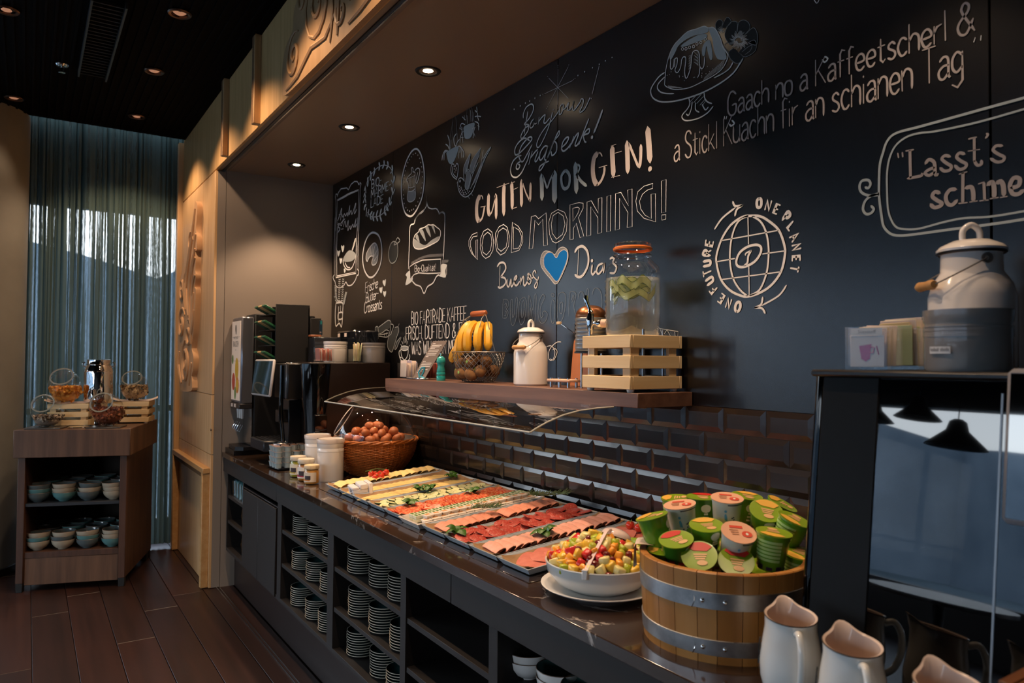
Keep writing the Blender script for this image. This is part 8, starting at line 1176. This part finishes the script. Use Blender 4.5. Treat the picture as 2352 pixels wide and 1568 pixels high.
# local x along the front (towards the wall), local -y towards room? front is y=0, depth goes to +y
BW, BD = .656, .767
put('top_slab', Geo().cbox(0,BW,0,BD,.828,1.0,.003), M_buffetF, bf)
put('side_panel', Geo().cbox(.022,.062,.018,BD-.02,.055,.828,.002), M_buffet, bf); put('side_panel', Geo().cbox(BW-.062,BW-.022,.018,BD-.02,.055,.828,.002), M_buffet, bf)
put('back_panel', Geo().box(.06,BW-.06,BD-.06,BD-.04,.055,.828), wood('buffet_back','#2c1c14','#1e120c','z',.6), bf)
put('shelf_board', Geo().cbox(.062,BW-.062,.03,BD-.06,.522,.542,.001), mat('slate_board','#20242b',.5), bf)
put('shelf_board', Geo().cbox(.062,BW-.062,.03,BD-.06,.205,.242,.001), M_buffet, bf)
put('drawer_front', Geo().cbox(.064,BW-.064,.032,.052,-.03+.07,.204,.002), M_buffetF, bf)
for a in (.024,BW-.060):
    for b in (.02,BD-.06): put('foot', Geo().cbox(a,a+.036,b,b+.036,0,.056,.002), M_mattblk, bf)
put('rear_foot_block', Geo().cbox(BW-.07,BW-.03,BD-.12,BD-.02,0,.10,.002), M_mattblk, bf)
bM = Matrix.Translation(FL) @ Matrix.Rotation(AU,4,'Z')
def B(x, y, z): return bM @ Vector((x,y,z))
cols = {'teal':mat('bowl_teal','#5f8f90',.2,coat=.4),'grey':mat('bowl_grey','#5d6a6c',.2,coat=.4),'cream':mat('bowl_cream','#b9ad98',.2,coat=.4)}
M_bin = mat('bowl_inner','#4d5a5e',.12,coat=.6)
bml = {c_: bowl_mesh(.066,.058,m_,M_bin,'breakfast_bowl') for c_,m_ in cols.items()}
random.seed(31)
ords = ['nearest the column','second from the column','third from the column','nearest the oak side panel']
seqs = [['grey','teal','grey'],['teal','cream','cream'],['grey','cream','grey'],['cream','cream','cream'],['cream','teal','cream'],['cream','grey','cream'],['grey','teal','cream'],['teal','cream','cream']]
for sI,(z0,nm) in enumerate(((.542,'upper'),(.242,'lower'))):
    for r_ in range(3):
        for k in range(4):
            x = .115+k*.142+(.01 if r_ else 0); y = .10+r_*.155
            for j in range(3):
                if r_ and j == 3: continue
                c_ = seqs[sI*4+k][j] if r_ == 0 else random.choice(('grey','grey','teal'))
                p = B(x+random.uniform(-.004,.004), y, z0+j*.026)
                lab_ = '%s bowl, %s in the front stack %s, %s board'%({'teal':'teal','grey':'grey','cream':'cream'}[c_],('lowest','middle','topmost')[j],ords[k],nm) if r_ == 0 else '%s cereal bowl stacked in the %s row on the %s board'%(c_,('','second','rear')[r_],nm)
                tag(put('breakfast_bowl', bml[c_], None, loc=p, rot=(random.uniform(-.03,.03)*(j==2),random.uniform(-.06,.06)*(j==2),random.uniform(0,6))), lab_, 'bowl', 'cereal bowls on the buffet stand' if r_ == 0 else lab_+' group')
# crates, jars, steel dispenser on the stand
ZB = 1.0
p = B(.235,.30,ZB); crate(p,AU+R(3),.235,.235,.150,'pale slatted crate under the corn flake jar, nearer the column',M_pine,mx=M_pine2)
p = B(.560,.50,ZB); crate(p,AU+R(2),.225,.235,.150,'pale slatted crate under the muesli jar, nearer the wooden door',M_pine,mx=M_pine2)
def cereal_jar(loc, rz, tilt, cols_, label, flake, s_=1., fill=.5):
    t = thing('cereal_jar', label, 'jar', loc, rz); r = .078*s_
    # fat glass cylinder lying tilted with its round mouth to the room (-y)
    Mx = Matrix.Translation((0,0,r*1.0)) @ Matrix.Rotation(R(90-tilt),4,'X')
    pr = [(0,-.055),(r*.72,-.055),(r*.92,-.045),(r,-.02),(r,.03),(r*.93,.05),(r*.70,.066),(r*.66,.074),(r*.70,.080),(r*.73,.088),(r*.70,.094),(r*.66,.092)]
    g = Geo().lathe([(a,b*s_) for a,b in pr],40,M=Mx)
    zmin = min(v[2] for v in g.v); g.v = [(x,y,z-zmin) for x,y,z in g.v]; put('jar_glass', g, M_glass, t, sharp=60)
    put('mouth_rim', Geo().tube([tuple(Mx @ Vector((r*.70*cos(2*pi*k/36),r*.70*sin(2*pi*k/36),.090*s_))-Vector((0,0,zmin))) for k in range(36)], .0036*s_, 6, closed=True), glass('rim_glass',(.80,.83,.83),.05,1.6,.30,milk=.6), t)
    f_ = Geo(); random.seed(len(label))
    Mi = Mx.inverted(); zt = r*2*fill
    n_ = 0
    while n_ < 620:
        P_ = Vector((random.uniform(-r,r),random.uniform(-r*1.1,r*1.1),random.uniform(0,zt))); q = Mi @ (P_+Vector((0,0,zmin))); rr_ = math.hypot(q.x,q.y)
        if rr_ > r*.93 or q.z < -.050*s_ or q.z > .050*s_: continue
        if rr_ < r*.70 and P_.z < zt-.02: continue
        f_.mi = random.randrange(len(cols_)); e_ = flake*random.uniform(.7,1.2); Me = Matrix.Translation(P_) @ Euler((random.uniform(0,6),random.uniform(0,6),0)).to_matrix().to_4x4(); f_.add([tuple(Me @ Vector(c_)) for c_ in ((-e_,-e_*.6,0),(e_*.2,-e_,.002),(e_,.2*e_,0),(.1*e_,e_,.003),(-e_*.9,e_*.5,0))],[(0,1,2,3,4)]); n_ += 1
    put('cereal', f_, cols_, t, sharp=0)['kind'] = 'stuff'
    put('cereal_core', Geo().lathe([(0,-.046*s_),(r*.86,-.042*s_),(r*.88,.035*s_),(r*.6,.05*s_),(0,.05*s_)],28,M=Matrix.Translation((0,0,-zmin)) @ Mx).xf(Matrix.Identity(4)) if False else Geo().sphere((0,.0,zt*.46),r*.74,20,12,sq=(1.05,.85,zt/(2*r)*1.02)), cols_[0], t)
    return t
c_corn = [mat('cornflake','#e0922a',.6),mat('cornflake2','#f0b04a',.6),mat('cornflake3','#c9781e',.6)]; c_mues = [mat('oat','#b89a72',.7),mat('oat2','#d0b48a',.7),mat('raisin','#5c4630',.7)]; c_seed = [mat('seed','#8a7868',.7),mat('seed2','#c4b09a',.7),mat('seed3','#4c4238',.7)]; c_choc = [mat('crunchy','#7a3a20',.6),mat('crunchy2','#94502c',.6),mat('crunchy3','#5c2a18',.6)]
cereal_jar(B(.205,.25,ZB+.156),AU,42,c_corn,'open glass jar of yellow corn flakes on a pale crate by the column',.010,1.2,.55)
cereal_jar(B(.565,.47,ZB+.156),AU,42,c_mues,'open glass jar of oat muesli on the crate by the wooden door',.008,1.1,.6)
cereal_jar(B(.150,.10,ZB+.012),AU,35,c_seed,'open glass jar of grey seeds on a small slate at the column side',.008,1.12,.42)
cereal_jar(B(.490,.12,ZB+.012),AU+R(-8),30,c_choc,'open glass jar of dark brown crunchy muesli on a small slate',.009,1.2,.62)
for x, lab_ in ((.150,'thin dark slate plate under the seed jar'),(.490,'thin dark slate plate under the crunchy muesli jar')):
    tag(put('slate_plate', Geo().cbox(-.10,.10,-.08,.09,0,.010,.002), mat('slate_plate','#4a443f',.35,.3), None, loc=B(x,.10,ZB), rot=(0,0,AU)), lab_,'plate')
for x,y,lab_ in ((.235,.28,'crumpled pale paper napkin under the corn flake jar'),(.565,.49,'crumpled pale paper napkin under the muesli jar')):
    g = Geo().grid(lambda u,v:(.29*(u-.5),.20*(v-.5),.002+.020*abs(2*u-1)**4*(1+.4*sin(v*9))+.0015*sin(u*14+v*11)),16,12); tag(put('paper_napkin', g, mat('pale_paper','#dcc8bc',.8), None, loc=B(x,y,ZB+.151), rot=(0,0,AU+.2), sharp=180), lab_,'napkin')
t = thing('milk_dispenser','tall polished steel milk dispenser with tap between the two crates','dispenser',B(.385,.30,ZB),AU)
t.scale = (1.25,1.25,1.12)
put('foot_disc', Geo().lathe([(0,0),(.088,0),(.090,.004),(.088,.010),(.05,.014),(0,.014)],40), M_chrome, t); put('pedestal', Geo().lathe([(.046,.012),(.046,.125),(.048,.130)],36), M_chrome, t)
put('tank', Geo().lathe([(.048,.128),(.062,.134),(.068,.150),(.070,.160),(.070,.320),(.069,.326),(.064,.345),(.058,.358),(.056,.362),(.056,.388),(.050,.392),(0,.392)],44), M_chrome, t)
for z in (.130,.320,.360): put('band', Geo().lathe([(.0705 if z < .35 and z > .2 else .060,z),(.072 if z < .35 and z > .2 else .062,z+.002),(.0705 if z < .35 and z > .2 else .060,z+.004)],40), M_chrome, t)
for s_ in (-1,1): put('side_loop', Geo().tube(smooth_pts([(s_*.058,0,.350),(s_*.074,0,.352),(s_*.078,0,.366),(s_*.066,0,.374)],False,4), .003, 8), M_chrome, t)
put('tap', Geo().tube([(0,-.068,.17),(0,-.095,.172)], .007, 12).tube([(0,-.092,.215),(0,-.096,.19),(0,-.096,.15),(0,-.094,.135)], [.006,.011,.010,.006], 12), M_chrome, t)
tag(put('drip_plate', Geo().lathe([(0,0),(.062,0),(.064,.004),(.06,.008),(.05,.006),(0,.006)],36), M_chrome, None, loc=B(.325,.115,ZB)),'small round steel drip plate in front of the milk dispenser','plate')
